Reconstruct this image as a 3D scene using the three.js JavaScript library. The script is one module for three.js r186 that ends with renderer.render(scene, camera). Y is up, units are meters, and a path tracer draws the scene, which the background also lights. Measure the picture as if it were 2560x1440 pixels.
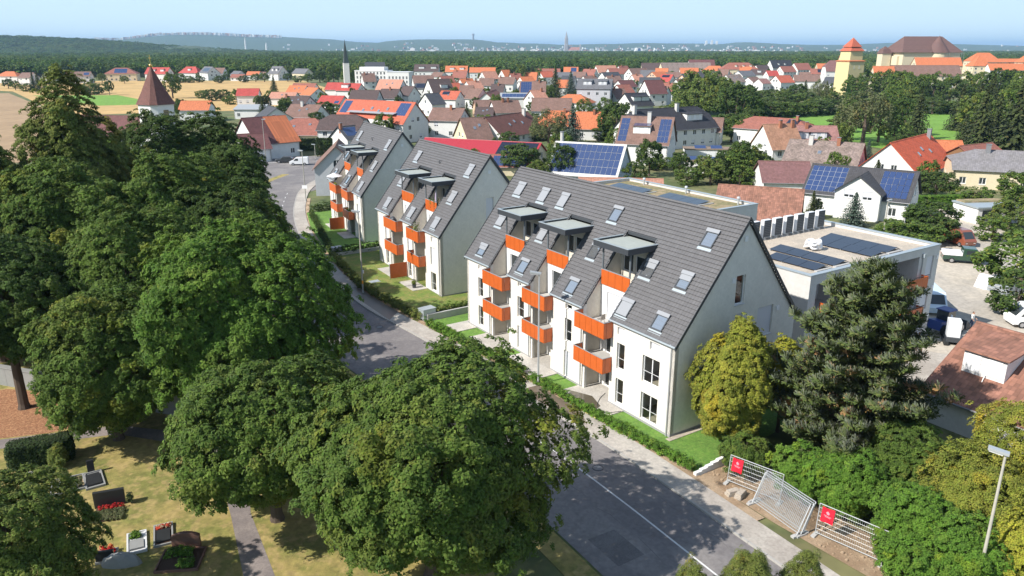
import * as THREE from 'three';
import { mergeGeometries } from 'three/addons/utils/BufferGeometryUtils.js';

// ---------- camera, sky, sun, exposure ----------
const scene = new THREE.Scene();
const camera = new THREE.PerspectiveCamera(41.37, 16 / 9, 0.5, 40000);
camera.position.set(0, 27, 0);
camera.rotation.set(-0.30392, 0, 0);
const renderer = new THREE.WebGLRenderer({ antialias: true });
renderer.toneMapping = THREE.LinearToneMapping;
renderer.toneMappingExposure = 1.5;
renderer.shadowMap.enabled = true;

const SUN = new THREE.Vector3(-0.670, 0.656, 0.349).normalize();
{
  const W = 512, H = 256, d = new Float32Array(W * H * 4);
  const stops = [[0, [0.60, 0.74, 0.80]], [3, [0.50, 0.66, 0.76]], [8, [0.42, 0.57, 0.70]], [20, [0.28, 0.40, 0.55]], [50, [0.15, 0.225, 0.36]], [90, [0.105, 0.165, 0.30]]];
  for (let j = 0; j < H; j++) {
    const el = ((j + 0.5) / H - 0.5) * 180, e = Math.max(0, el);
    let k = 0; while (k < stops.length - 2 && e > stops[k + 1][0]) k++;
    const t = Math.min(1, (e - stops[k][0]) / (stops[k + 1][0] - stops[k][0]));
    for (let i = 0; i < W; i++) {
      const az = ((i + 0.5) / W - 0.5) * 2 * Math.PI, c = Math.cos(el * Math.PI / 180);
      const dot = Math.cos(az) * c * SUN.x + Math.sin(el * Math.PI / 180) * SUN.y + Math.sin(az) * c * SUN.z;
      const glow = 0.35 * Math.pow(Math.max(0, dot), 24) + 0.12 * Math.pow(Math.max(0, dot), 4);
      const o = (j * W + i) * 4;
      for (let q = 0; q < 3; q++) d[o + q] = stops[k][1][q] + (stops[k + 1][1][q] - stops[k][1][q]) * t + glow * [1, 0.96, 0.9][q];
      d[o + 3] = 1;
    }
  }
  const sky = new THREE.DataTexture(d, W, H, THREE.RGBAFormat, THREE.FloatType);
  sky.mapping = THREE.EquirectangularReflectionMapping; sky.magFilter = THREE.LinearFilter; sky.needsUpdate = true;
  scene.background = sky; scene.environment = sky;
}
const sun = new THREE.DirectionalLight(new THREE.Color(1, 0.955, 0.88), 4.7);
sun.position.copy(SUN).multiplyScalar(300); sun.target.position.set(0, 0, -80);
sun.position.add(sun.target.position);
sun.castShadow = true; sun.shadow.mapSize.set(4096, 4096);
Object.assign(sun.shadow.camera, { left: -260, right: 260, top: 260, bottom: -260, near: 1, far: 900 });
scene.add(sun, sun.target);

// ---------- helpers ----------
function rng(s) { return () => { s = (s + 0x6d2b79f5) | 0; let t = Math.imul(s ^ (s >>> 15), 1 | s); t = (t + Math.imul(t ^ (t >>> 7), 61 | t)) ^ t; return ((t ^ (t >>> 14)) >>> 0) / 4294967296; }; }
const R = rng(20240811), rr = (a, b) => a + (b - a) * R();
const V = (x, y, z) => new THREE.Vector3(x, y, z);
const names = new Map();
function numbered(n) { const k = names.get(n) || 0; names.set(n, k + 1); return k ? n + '_' + String(k).padStart(3, '0') : n; }
function tag(o, label, category, group, kind) {
  if (label) o.userData.label = label;
  if (category) o.userData.category = category;
  if (group) o.userData.group = group;
  if (kind) o.userData.kind = kind;
  return o;
}
function thing(name, label, category, x, y, z, turn = 0, group) {
  const o = new THREE.Group(); o.name = numbered(name); o.position.set(x, y, z); o.rotation.y = turn; scene.add(o);
  return tag(o, label, category, group);
}
function part(name, geo, mat, parent) { const m = new THREE.Mesh(geo, mat); m.name = name; parent.add(m); return m; }
function top(name, geo, mat, label, category, group) { const m = new THREE.Mesh(geo, mat); m.name = numbered(name); scene.add(m); return tag(m, label, category, group); }
function struct(name, geo, mat) { const m = new THREE.Mesh(geo, mat); m.name = numbered(name); m.userData.kind = 'structure'; scene.add(m); return m; }
// collects boxes, bars, quads into one geometry; uv in metres
class MB {
  constructor() { this.p = []; this.t = []; }
  tri(a, b, c, ua, ub, uc) { for (const v of [a, b, c]) this.p.push(v[0], v[1], v[2]); for (const u of [ua, ub, uc]) this.t.push(u[0], u[1]); }
  quad(a, b, c, d, u0 = 0, v0 = 0) {
    const w = Math.hypot(b[0] - a[0], b[1] - a[1], b[2] - a[2]), h = Math.hypot(d[0] - a[0], d[1] - a[1], d[2] - a[2]);
    const A = [u0, v0], B = [u0 + w, v0], C = [u0 + w, v0 + h], D = [u0, v0 + h];
    this.tri(a, b, c, A, B, C); this.tri(a, c, d, A, C, D); return this;
  }
  box(x0, y0, z0, x1, y1, z1) {
    const q = this.quad.bind(this);
    q([x0, y0, z1], [x1, y0, z1], [x1, y1, z1], [x0, y1, z1], x0, y0); q([x1, y0, z0], [x0, y0, z0], [x0, y1, z0], [x1, y1, z0], x0, y0);
    q([x1, y0, z1], [x1, y0, z0], [x1, y1, z0], [x1, y1, z1], z0, y0); q([x0, y0, z0], [x0, y0, z1], [x0, y1, z1], [x0, y1, z0], z0, y0);
    q([x0, y1, z1], [x1, y1, z1], [x1, y1, z0], [x0, y1, z0], x0, z0); q([x0, y0, z0], [x1, y0, z0], [x1, y0, z1], [x0, y0, z1], x0, z0);
    return this;
  }
  // bar of n-sided section between two points
  bar(a, b, r, r2 = r, n = 6) {
    const A = V(...a), B = V(...b), d = B.clone().sub(A).normalize(), s = Math.abs(d.y) > 0.9 ? V(1, 0, 0) : V(0, 1, 0), u = s.cross(d).normalize(), w = d.clone().cross(u);
    const ring = (P, q) => Array.from({ length: n }, (_, i) => { const t = i / n * 2 * Math.PI; return [P.x + (u.x * Math.cos(t) + w.x * Math.sin(t)) * q, P.y + (u.y * Math.cos(t) + w.y * Math.sin(t)) * q, P.z + (u.z * Math.cos(t) + w.z * Math.sin(t)) * q]; });
    const p = ring(A, r), q = ring(B, r2);
    for (let i = 0; i < n; i++) { const j = (i + 1) % n; this.quad(p[i], p[j], q[j], q[i]); }
    for (let i = 1; i < n - 1; i++) { this.tri(p[0], p[i + 1], p[i], [0, 0], [0, 0], [0, 0]); this.tri(q[0], q[i], q[i + 1], [0, 0], [0, 0], [0, 0]); }
    return this;
  }
  // slab: polygon (list of 3D points, convex) pushed along vector n
  slab(pts, n) {
    const q = pts.map((p) => [p[0] + n[0], p[1] + n[1], p[2] + n[2]]), uv = (p) => [p[0], p[2] + p[1]];
    for (let i = 1; i < pts.length - 1; i++) { this.tri(pts[0], pts[i], pts[i + 1], uv(pts[0]), uv(pts[i]), uv(pts[i + 1])); this.tri(q[0], q[i + 1], q[i], uv(q[0]), uv(q[i + 1]), uv(q[i])); }
    for (let i = 0; i < pts.length; i++) { const j = (i + 1) % pts.length; this.quad(pts[i], q[i], q[j], pts[j]); }
    return this;
  }
  geo() {
    const g = new THREE.BufferGeometry();
    g.setAttribute('position', new THREE.Float32BufferAttribute(this.p, 3)); g.setAttribute('uv', new THREE.Float32BufferAttribute(this.t, 2));
    g.computeVertexNormals(); return g;
  }
  build(name, mat, parent) { return part(name, this.geo(), mat, parent); }
}
const boxG = (x0, y0, z0, x1, y1, z1) => new MB().box(x0, y0, z0, x1, y1, z1).geo();
const barG = (a, b, r, r2, n) => new MB().bar(a, b, r, r2, n).geo();
// wall of thickness t from an outline and rectangular openings [x0, y0, x1, y1]; lies in x-y, pushed to +z
function wallG(outline, holes, t) {
  const s = new THREE.Shape(outline.map(([x, y]) => new THREE.Vector2(x, y)));
  for (const [a, b, c, d] of holes) s.holes.push(new THREE.Path([[a, b], [a, d], [c, d], [c, b]].map(([x, y]) => new THREE.Vector2(x, y))));
  return new THREE.ExtrudeGeometry(s, { depth: t, bevelEnabled: false });
}
// sheet on the ground through world points [x, z]
function sheetG(pts, y) {
  const s = new THREE.Shape(pts.map(([x, z]) => new THREE.Vector2(x, -z)));
  const g = new THREE.ShapeGeometry(s); g.rotateX(-Math.PI / 2); g.translate(0, y, 0); return g;
}
// ground slab with real thickness (pavement, terrace)
function padG(pts, y0, y1) {
  const s = new THREE.Shape(pts.map(([x, z]) => new THREE.Vector2(x, -z)));
  const g = new THREE.ExtrudeGeometry(s, { depth: y1 - y0, bevelEnabled: false }); g.rotateX(-Math.PI / 2); g.translate(0, y0, 0); return g;
}
// estate frame: a metres along the nearest block away from the camera, c metres across, away from the street
const ES = (a, c) => [11.436 - 0.5471 * a + 0.8371 * c, -49.624 - 0.8371 * a - 0.5471 * c], ETURN = THREE.MathUtils.degToRad(123.178);

// ---------- noise textures and materials ----------
function tileNoise(n, seed) {
  const r = rng(seed), g = Array.from({ length: n * n }, r);
  return (x, y) => { const X = x * n, Y = y * n, i = Math.floor(X), j = Math.floor(Y), f = X - i, h = Y - j, u = f * f * (3 - 2 * f), v = h * h * (3 - 2 * h), at = (a, b) => g[((b % n + n) % n) * n + ((a % n + n) % n)]; return (at(i, j) * (1 - u) + at(i + 1, j) * u) * (1 - v) + (at(i, j + 1) * (1 - u) + at(i + 1, j + 1) * u) * v; };
}
function fbm(seed, base, oct) { const ns = Array.from({ length: oct }, (_, k) => tileNoise(base << k, seed + k)); return (x, y) => { let s = 0, a = 0.5; for (const n of ns) { s += a * n(x, y); a *= 0.55; } return s / (1 - Math.pow(0.55, oct)) * 0.9; }; }
function tex(size, metres, fn, srgb = true) {
  const d = new Uint8Array(size * size * 4);
  for (let j = 0; j < size; j++) for (let i = 0; i < size; i++) { const c = fn(i / size, j / size), o = (j * size + i) * 4; for (let k = 0; k < 3; k++) d[o + k] = Math.max(0, Math.min(255, (c.length ? c[k] : c) * 255)); d[o + 3] = 255; }
  const t = new THREE.DataTexture(d, size, size); t.wrapS = t.wrapT = THREE.RepeatWrapping; t.magFilter = THREE.LinearFilter; t.repeat.set(1 / metres, 1 / metres);
  if (srgb) t.colorSpace = THREE.SRGBColorSpace; t.needsUpdate = true; return t;
}
const gam = (v) => Math.pow(Math.max(0, v), 1 / 2.2);
const mixC = (a, b, t) => [a[0] + (b[0] - a[0]) * t, a[1] + (b[1] - a[1]) * t, a[2] + (b[2] - a[2]) * t];
const M = {};
const mat = (c, rough = 0.85, o = {}) => new THREE.MeshStandardMaterial({ color: new THREE.Color(...c), roughness: rough, ...o });
const fine = fbm(11, 16, 5), coarse = fbm(31, 4, 4), grain = fbm(51, 64, 2), streak = fbm(61, 32, 3);
const plasterT = tex(256, 3, (x, y) => gam(0.88 + 0.14 * fine(x, y) - 0.09 * coarse(x, y) - 0.05 * streak(x, y * 0.12))), plasterB = tex(256, 0.8, (x, y) => grain(x, y), false);
const plaster = (c, r = 0.92) => mat(c, r, { map: plasterT, bumpMap: plasterB, bumpScale: 0.004 });
M.cream = plaster([0.80, 0.765, 0.70]); M.white = plaster([0.80, 0.79, 0.77]); M.creamyel = plaster([0.74, 0.64, 0.45]); M.peach = plaster([0.72, 0.48, 0.33]); M.ltgrey = plaster([0.56, 0.57, 0.60]); M.bluewhite = plaster([0.62, 0.66, 0.72]); M.yellow = plaster([0.72, 0.60, 0.32]); M.reveal = plaster([0.72, 0.66, 0.56]);
M.wood = mat([0.20, 0.11, 0.05], 0.8); M.plinth = mat([0.30, 0.30, 0.31], 0.9);
M.frame = mat([0.74, 0.74, 0.75], 0.45); M.pane = new THREE.MeshPhysicalMaterial({ color: new THREE.Color(0.035, 0.042, 0.045), roughness: 0.06, specularIntensity: 1, clearcoat: 0.6, clearcoatRoughness: 0.03 });
M.coatedGlass = new THREE.MeshPhysicalMaterial({ color: new THREE.Color(0.62, 0.64, 0.66), metalness: 0.85, roughness: 0.04 });
M.glass = new THREE.MeshPhysicalMaterial({ color: new THREE.Color(0.86, 0.90, 0.88), transmission: 1, thickness: 0, roughness: 0.02, ior: 1.5 });
M.shutter = mat([0.60, 0.61, 0.66], 0.6); M.shutterGrey = mat([0.27, 0.28, 0.30], 0.5); M.anth = mat([0.045, 0.05, 0.058], 0.5); M.anthLight = mat([0.13, 0.145, 0.16], 0.5); M.zincM = mat([0.42, 0.47, 0.50], 0.42, { metalness: 0.35 });
M.orange = mat([0.60, 0.125, 0.022], 0.42, { map: plasterT }); M.orangeJoint = mat([0.10, 0.03, 0.015], 0.7);
M.deck = mat([0.40, 0.43, 0.40], 0.8, { map: plasterT }); M.slab = mat([0.50, 0.48, 0.45], 0.9, { map: plasterT }); M.metal = mat([0.45, 0.46, 0.47], 0.4, { metalness: 0.6 }); M.galv = mat([0.55, 0.57, 0.58], 0.45, { metalness: 0.5 });
M.pvBlue = new THREE.MeshPhysicalMaterial({ color: new THREE.Color(0.035, 0.06, 0.15), roughness: 0.25, clearcoat: 0.8, clearcoatRoughness: 0.05 });
M.pvBlack = new THREE.MeshPhysicalMaterial({ color: new THREE.Color(0.012, 0.014, 0.028), roughness: 0.3, clearcoat: 0.8, clearcoatRoughness: 0.08 });
// tiled roofs: columns and courses as fine relief, tone varying from tile to tile
function roofMat(c, vary = 0.22, tw = 0.3, th = 0.36, moss = 0.12) {
  const nx = 16, ny = 12, r = rng(Math.round(c[0] * 9999 + c[1] * 777)), tone = Array.from({ length: nx * ny }, () => 1 + (r() - 0.5) * vary);
  const st = fbm(Math.round(c[1] * 999) + 5, 4, 4), W = 512;
  const cell = (x, y) => tone[(Math.floor(y * ny) % ny) * nx + Math.floor(x * nx) % nx];
  const d = new Uint8Array(W * W * 4), b = new Uint8Array(W * W * 4);
  for (let j = 0; j < W; j++) for (let i = 0; i < W; i++) {
    const x = i / W, y = j / W, fx = (x * nx) % 1, fy = (y * ny) % 1, s = st(x, y), k = cell(x, y) * (1 - moss + 2 * moss * s), o = (j * W + i) * 4;
    for (let q = 0; q < 3; q++) d[o + q] = Math.min(255, gam(c[q] * k * (q === 2 ? 1 + 0.1 * s : 1)) * 255);
    const g = Math.min(1, Math.abs(fx - 0.5) < 0.44 ? 0.62 + 0.3 * Math.cos((fx - 0.5) * 4) : 0.1) * (0.35 + 0.65 * (1 - fy));
    b[o] = b[o + 1] = b[o + 2] = g * 255; d[o + 3] = b[o + 3] = 255;
  }
  const mk = (a, srgb) => { const t = new THREE.DataTexture(a, W, W); t.wrapS = t.wrapT = THREE.RepeatWrapping; t.magFilter = THREE.LinearFilter; t.repeat.set(1 / (nx * tw), 1 / (ny * th)); if (srgb) t.colorSpace = THREE.SRGBColorSpace; t.needsUpdate = true; return t; };
  return new THREE.MeshStandardMaterial({ map: mk(d, true), bumpMap: mk(b, false), bumpScale: 0.06, roughness: 0.8 });
}
// ---------- the setting: terrain, fields, street, yard ----------
const sm = (a, b, x) => { const t = Math.max(0, Math.min(1, (x - a) / (b - a))); return t * t * (3 - 2 * t); };
const nz1 = fbm(71, 8, 6), nz2 = fbm(91, 32, 4), nz3 = fbm(111, 4, 5), nz4 = fbm(131, 64, 2);
const grassTex = (a, b, c, m) => tex(512, m, (x, y) => { const p = nz1(x, y), q = nz2(x, y), g = nz4(x, y); let k = mixC(a, b, sm(0.3, 0.7, p)); k = mixC(k, c, sm(0.45, 0.75, q) * 0.7); return k.map((v) => gam(v * (0.7 + 0.6 * g))); });
const bladeB = tex(256, 1.2, (x, y) => 0.5 * nz4(x, y) + 0.5 * grain(x, y), false);
M.ground = mat([1, 1, 1], 1, { map: grassTex([0.09, 0.125, 0.035], [0.16, 0.15, 0.06], [0.06, 0.09, 0.025], 60) });
M.lawnDry = mat([1, 1, 1], 1, { map: grassTex([0.34, 0.27, 0.085], [0.20, 0.20, 0.045], [0.44, 0.32, 0.13], 14), bumpMap: bladeB, bumpScale: 0.05 });
M.lawnNew = mat([1, 1, 1], 1, { map: grassTex([0.125, 0.25, 0.032], [0.10, 0.205, 0.028], [0.165, 0.27, 0.045], 6), bumpMap: bladeB, bumpScale: 0.03 });
M.lawnWorn = mat([1, 1, 1], 1, { map: grassTex([0.15, 0.21, 0.03], [0.24, 0.22, 0.06], [0.11, 0.18, 0.03], 7), bumpMap: bladeB, bumpScale: 0.03 });
M.meadow = mat([1, 1, 1], 1, { map: grassTex([0.15, 0.30, 0.03], [0.13, 0.26, 0.025], [0.18, 0.32, 0.04], 40) });
const stubble = (a, b) => tex(512, 90, (x, y) => { const row = 0.5 + 0.5 * Math.sin((x * 14 + 0.15 * nz3(x, y)) * 2 * Math.PI); return mixC(a, b, sm(0.3, 0.75, nz1(x, y)) * 0.7 + 0.3 * row).map((v) => gam(v * (0.88 + 0.25 * nz4(x, y)))); });
M.stubble = mat([1, 1, 1], 1, { map: stubble([0.55, 0.36, 0.14], [0.42, 0.28, 0.11]) });
M.plough = mat([1, 1, 1], 1, { map: stubble([0.37, 0.25, 0.14], [0.30, 0.20, 0.11]) });
const asph = (a, b, m) => tex(512, m, (x, y) => { const k = mixC(a, b, sm(0.3, 0.7, nz3(x, y))); return k.map((v) => gam(v * (0.72 + 0.36 * nz4(x, y) + 0.2 * nz2(x, y)))); });
const gritB = tex(256, 0.7, (x, y) => nz4(x, y), false);
M.asphalt = mat([1, 1, 1], 0.9, { map: asph([0.17, 0.155, 0.155], [0.23, 0.21, 0.20], 11), bumpMap: gritB, bumpScale: 0.008 });
M.walk = mat([1, 1, 1], 0.92, { map: asph([0.36, 0.32, 0.28], [0.45, 0.41, 0.36], 8), bumpMap: gritB, bumpScale: 0.006 });
M.path = mat([1, 1, 1], 0.92, { map: asph([0.19, 0.16, 0.15], [0.26, 0.22, 0.20], 5), bumpMap: gritB, bumpScale: 0.008 });
M.yard = mat([1, 1, 1], 0.92, { map: asph([0.50, 0.44, 0.36], [0.40, 0.36, 0.31], 16), bumpMap: gritB, bumpScale: 0.006 });
M.dirt = mat([1, 1, 1], 1, { map: asph([0.40, 0.27, 0.165], [0.52, 0.38, 0.25], 4), bumpMap: gritB, bumpScale: 0.05 });
M.litter = mat([1, 1, 1], 1, { map: tex(512, 5, (x, y) => mixC([0.30, 0.13, 0.06], [0.46, 0.24, 0.12], sm(0.35, 0.65, nz4(x, y))).map((v) => gam(v * (0.7 + 0.5 * nz2(x, y))))), bumpMap: bladeB, bumpScale: 0.05 });
M.terrace = mat([1, 1, 1], 0.75, { map: asph([0.42, 0.39, 0.35], [0.50, 0.47, 0.43], 5) });
M.wet = mat([0.10, 0.085, 0.06], 0.12);
M.kerb = mat([0.42, 0.40, 0.37], 0.9, { map: plasterT }); M.paint = mat([0.72, 0.71, 0.69], 0.8, { map: plasterT });
M.concrete = mat([0.50, 0.49, 0.47], 0.92, { map: plasterT });

{
  const g = new THREE.PlaneGeometry(50000, 50000, 1, 1); g.rotateX(-Math.PI / 2); const uv = g.attributes.uv;
  for (let i = 0; i < uv.count; i++) uv.setXY(i, uv.getX(i) * 50000, uv.getY(i) * 50000);
  struct('ground', g, M.ground);
}
// fields and meadow
struct('stubble_field', sheetG([[-420, -690], [-185, -700], [-95, -470], [-118, -360], [-190, -330], [-330, -520], [-470, -600]], 0.06), M.stubble);
struct('ploughed_field', sheetG([[-420, -480], [-320, -500], [-190, -330], [-140, -270], [-120, -190], [-330, -190], [-420, -300]], 0.05), M.plough);
struct('grass_strip', sheetG([[-290, -475], [-240, -478], [-178, -400], [-205, -388]], 0.09), M.meadow);
struct('meadow', sheetG([[60, -330], [95, -245], [115, -190], [190, -205], [250, -330], [175, -345]], 0.05), M.meadow);
// street: ribbon offset from the kerb line (given in estate metres)
const kerbLine = new THREE.CatmullRomCurve3([[-60, -7], [-30, -6], [-11.4, -5.1], [-4.5, -4.75], [3.6, -4.65], [30, -6.3], [39.5, -7.1], [60, -5.4], [81.6, -0.9], [93.4, 2.4], [101.4, 5.2], [112.4, 9.6], [121, 14.5], [130, 22]].map(([a, c]) => V(a, 0, c)));
const kerbPts = kerbLine.getSpacedPoints(150);
function ribbon(off0, off1, y, i0 = 0, i1 = kerbPts.length - 1) {
  const L = [], Q = [];
  for (let i = i0; i <= i1; i++) {
    const p = kerbPts[i], q = kerbPts[Math.min(i + 1, kerbPts.length - 1)], o = kerbPts[Math.max(i - 1, 0)], t = q.clone().sub(o).normalize(), n = [-t.z, t.x];
    L.push(ES(p.x + n[0] * off0, p.z + n[1] * off0)); Q.push(ES(p.x + n[0] * off1, p.z + n[1] * off1));
  }
  return [L, Q, y];
}
function ribbonSheet([L, Q, y]) {
  const m = new MB(); let s = 0;
  for (let i = 0; i < L.length - 1; i++) {
    const a = [L[i][0], y, L[i][1]], b = [L[i + 1][0], y, L[i + 1][1]], c = [Q[i + 1][0], y, Q[i + 1][1]], d = [Q[i][0], y, Q[i][1]], w = Math.hypot(d[0] - a[0], d[2] - a[2]), l = Math.hypot(b[0] - a[0], b[2] - a[2]);
    m.tri(a, b, c, [0, s], [0, s + l], [w, s + l]); m.tri(a, c, d, [0, s], [w, s + l], [w, s]); s += l;
  }
  return m.geo();
}
const ribbonPad = ([L, Q], y0, y1) => padG([...L, ...Q.slice().reverse()], y0, y1);
struct('road', ribbonSheet(ribbon(-8.8, 0, 0.02)), M.asphalt);
struct('road', sheetG([[-78, -176], [-60, -200], [-20, -213], [-12, -203], [-38, -186], [-33, -166], [-40, -150], [-48, -150], [-52, -165]], 0.028), M.asphalt);
struct('pavement', ribbonPad(ribbon(0.14, 2.05, 0), 0.01, 0.14), M.walk);
struct('dirt_strip', ribbonSheet(ribbon(2.06, 2.75, 0.075, 38, 128)), M.dirt);
struct('verge', ribbonSheet(ribbon(-10.6, -8.95, 0.03)), M.lawnDry);
{ // kerb stones, one by one where they show
  const run = struct('kerb', ribbonPad(ribbon(0.0, 0.13, 0, 105, 150), 0.012, 0.16), M.kerb);
  for (let i = 33; i < 105; i++) {
    const [L, Q] = ribbon(0.0, 0.13, 0, i, i + 1), f = 0.008;
    const lerp = (A, B, t) => [A[0] + (B[0] - A[0]) * t, A[1] + (B[1] - A[1]) * t];
    part('kerb_stone', padG([lerp(L[0], L[1], f), lerp(L[0], L[1], 1 - f), lerp(Q[0], Q[1], 1 - f), lerp(Q[0], Q[1], f)], 0.012, 0.158 + rr(-0.006, 0.006)), M.kerb, run);
  }
}
struct('road_line', ribbonSheet(ribbon(-3.56, -3.44, 0.026, 20, 50)), M.paint);
for (let i = 78; i < 140; i += 3) struct('lane_dash', ribbonSheet(ribbon(-2.06, -1.94, 0.026, i, i + 1)), M.paint);
for (let i = 0; i < 6; i++) struct('lane_dash', sheetG([[-66 + i * 5.5, -187 - i * 2.2], [-64 + i * 5.5, -187.8 - i * 2.2], [-63.9 + i * 5.5, -188.3 - i * 2.2], [-65.9 + i * 5.5, -187.5 - i * 2.2]], 0.036), M.paint);
// wet stretch of pavement and gutter below the second block
struct('wet_patch', sheetG([ES(6, -4.4), ES(12.5, -4.7), ES(12.5, -2.9), ES(7.2, -2.85), ES(5.4, -3.5)].map((p) => p), 0.146), mat([0.16, 0.125, 0.095], 0.35));
struct('wet_patch', sheetG([ES(34, -6.6), ES(47, -6.6), ES(47, -5.1), ES(36, -4.7)], 0.146), mat([0.15, 0.12, 0.10], 0.35));
// lawns of the estate
struct('lawn', sheetG([ES(-4.6, -2.15), ES(-4.0, 4), ES(-3, 13), ES(31.7, 13), ES(31.7, -3.3), ES(12, -2.1)], 0.05), M.lawnNew);
struct('lawn', sheetG([ES(32.3, -3.9), ES(32.3, 12), ES(61.5, 12), ES(61.5, -2.5), ES(45, -4.6)], 0.14), M.lawnWorn);
struct('lawn', sheetG([ES(61.8, -2.6), ES(61.8, 12), ES(92, 12), ES(92, 4.3), ES(80, 0.9)], 0.12), M.lawnNew);
struct('bare_soil', sheetG([ES(-11, -2.2), ES(-4.9, -2.0), ES(-4.2, 1.6), ES(-8, 3), ES(-12, 1.5), ES(-22, 1.5), ES(-22, -1.8)], 0.04), M.dirt);
// yard and lanes behind
struct('yard', sheetG([[38.5, -66.5], [44, -63.5], [62, -62], [78, -84], [76, -112], [79, -135], [73, -136], [70, -114], [58, -104], [44, -86], [36, -78]], 0.02), M.yard);
struct('drive', sheetG([ES(-1, 14), ES(-6, 24), ES(-6, 40), ES(2, 52), ES(14, 40), ES(14, 14)], 0.012), M.walk);
// cemetery ground
struct('cemetery_lawn', sheetG([[-60, -70], [-22, -66], [-3, -50], [1, -20], [-60, -20]], 0.01), M.lawnDry);
struct('cemetery_path', sheetG([[-11.2, -31], [-12.9, -31], [-14.4, -34.4], [-17.0, -39.9], [-19.5, -44.8], [-23, -48.5], [-29, -50.2], [-37, -47.8], [-44, -45.4], [-44.5, -46.9], [-37, -49.4], [-29.5, -51.6], [-22, -50], [-18, -45.6], [-15.9, -40.2], [-12.7, -34.4]], 0.016), M.path);
struct('leaf_litter', sheetG([[-34, -50.4], [-31, -52.6], [-33, -56.5], [-42, -58], [-52, -52], [-48, -47.5], [-40, -48.8]], 0.018), M.litter);
// ---------- the three grey-roofed apartment blocks ----------
M.tile = (() => { // smooth flat concrete tile: narrow columns, tone shifting from tile to tile
  const nx = 24, ny = 8, W = 512, r = rng(77), tone = Array.from({ length: nx * ny }, () => 1 + (r() - 0.5) * 0.16), d = new Uint8Array(W * W * 4), b = new Uint8Array(W * W * 4);
  for (let j = 0; j < W; j++) for (let i = 0; i < W; i++) {
    const x = i / W, y = j / W, fx = (x * nx) % 1, k = tone[Math.floor(y * ny) * nx + Math.floor(x * nx)] * (0.93 + 0.14 * fine(x, y)), o = (j * W + i) * 4, joint = fx < 0.06 ? 0.72 : 1;
    [0.118, 0.114, 0.118].forEach((v, q) => { d[o + q] = gam(v * k * joint) * 255; });
    b[o] = b[o + 1] = b[o + 2] = (fx < 0.08 ? 0.15 : 0.6 + 0.25 * Math.cos((fx - 0.54) * 3.4)) * 255; d[o + 3] = b[o + 3] = 255;
  }
  const mk = (a, s) => { const t = new THREE.DataTexture(a, W, W); t.wrapS = t.wrapT = THREE.RepeatWrapping; t.magFilter = THREE.LinearFilter; t.repeat.set(1 / (nx * 0.3), 1 / (ny * 0.4)); if (s) t.colorSpace = THREE.SRGBColorSpace; t.needsUpdate = true; return t; };
  return new THREE.MeshStandardMaterial({ map: mk(d, true), bumpMap: mk(b, false), bumpScale: 0.03, roughness: 0.62 });
})();
M.parquet = mat([0.42, 0.36, 0.28], 0.5, { map: plasterT });
const swapZX = (g, t) => { g.rotateY(-Math.PI / 2); g.translate(t, 0, 0); return g; };
// a window set into an opening of a wall in the x-y plane: frame, pane or closed shutter
function windowUnit(parent, x0, y0, x1, y1, z, o = {}) {
  const m = new MB(), f = 0.06, d = 0.06, n = o.leaves || 1;
  m.box(x0, y0, z, x0 + f, y1, z + d).box(x1 - f, y0, z, x1, y1, z + d).box(x0 + f, y0, z, x1 - f, y0 + f, z + d).box(x0 + f, y1 - f, z, x1 - f, y1, z + d);
  for (let k = 1; k < n; k++) { const xm = x0 + (x1 - x0) * k / n; m.box(xm - f * 0.7, y0 + f, z, xm + f * 0.7, y1 - f, z + d); }
  if (o.rail) m.box(x0 + f, y0 + 0.9, z - 0.1, x1 - f, y0 + 0.93, z - 0.08);
  const w = m.build('window', o.frame || M.frame, parent);
  for (let k = 0; k < n; k++) {
    const a = x0 + f + (x1 - x0 - 2 * f) * k / n, b = x0 + f + (x1 - x0 - 2 * f) * (k + 1) / n;
    if (o.shut) part('roller_shutter', boxG(a, y0 + f, z - 0.03, b, y1 - f, z + 0.01), M.shutter, w); else if (o.clear) part('pane', new MB().quad([a, y0 + f, z + 0.03], [b, y0 + f, z + 0.03], [b, y1 - f, z + 0.03], [a, y1 - f, z + 0.03]).geo(), M.glass, w); else part('pane', boxG(a, y0 + f, z + 0.02, b, y1 - f, z + 0.04), M.pane, w);
  }
  if (o.sill) part('sill', boxG(x0 - 0.05, y0 - 0.05, -0.06, x1 + 0.05, y0 - 0.005, z), M.shutter, w);
  return w;
}
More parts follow.
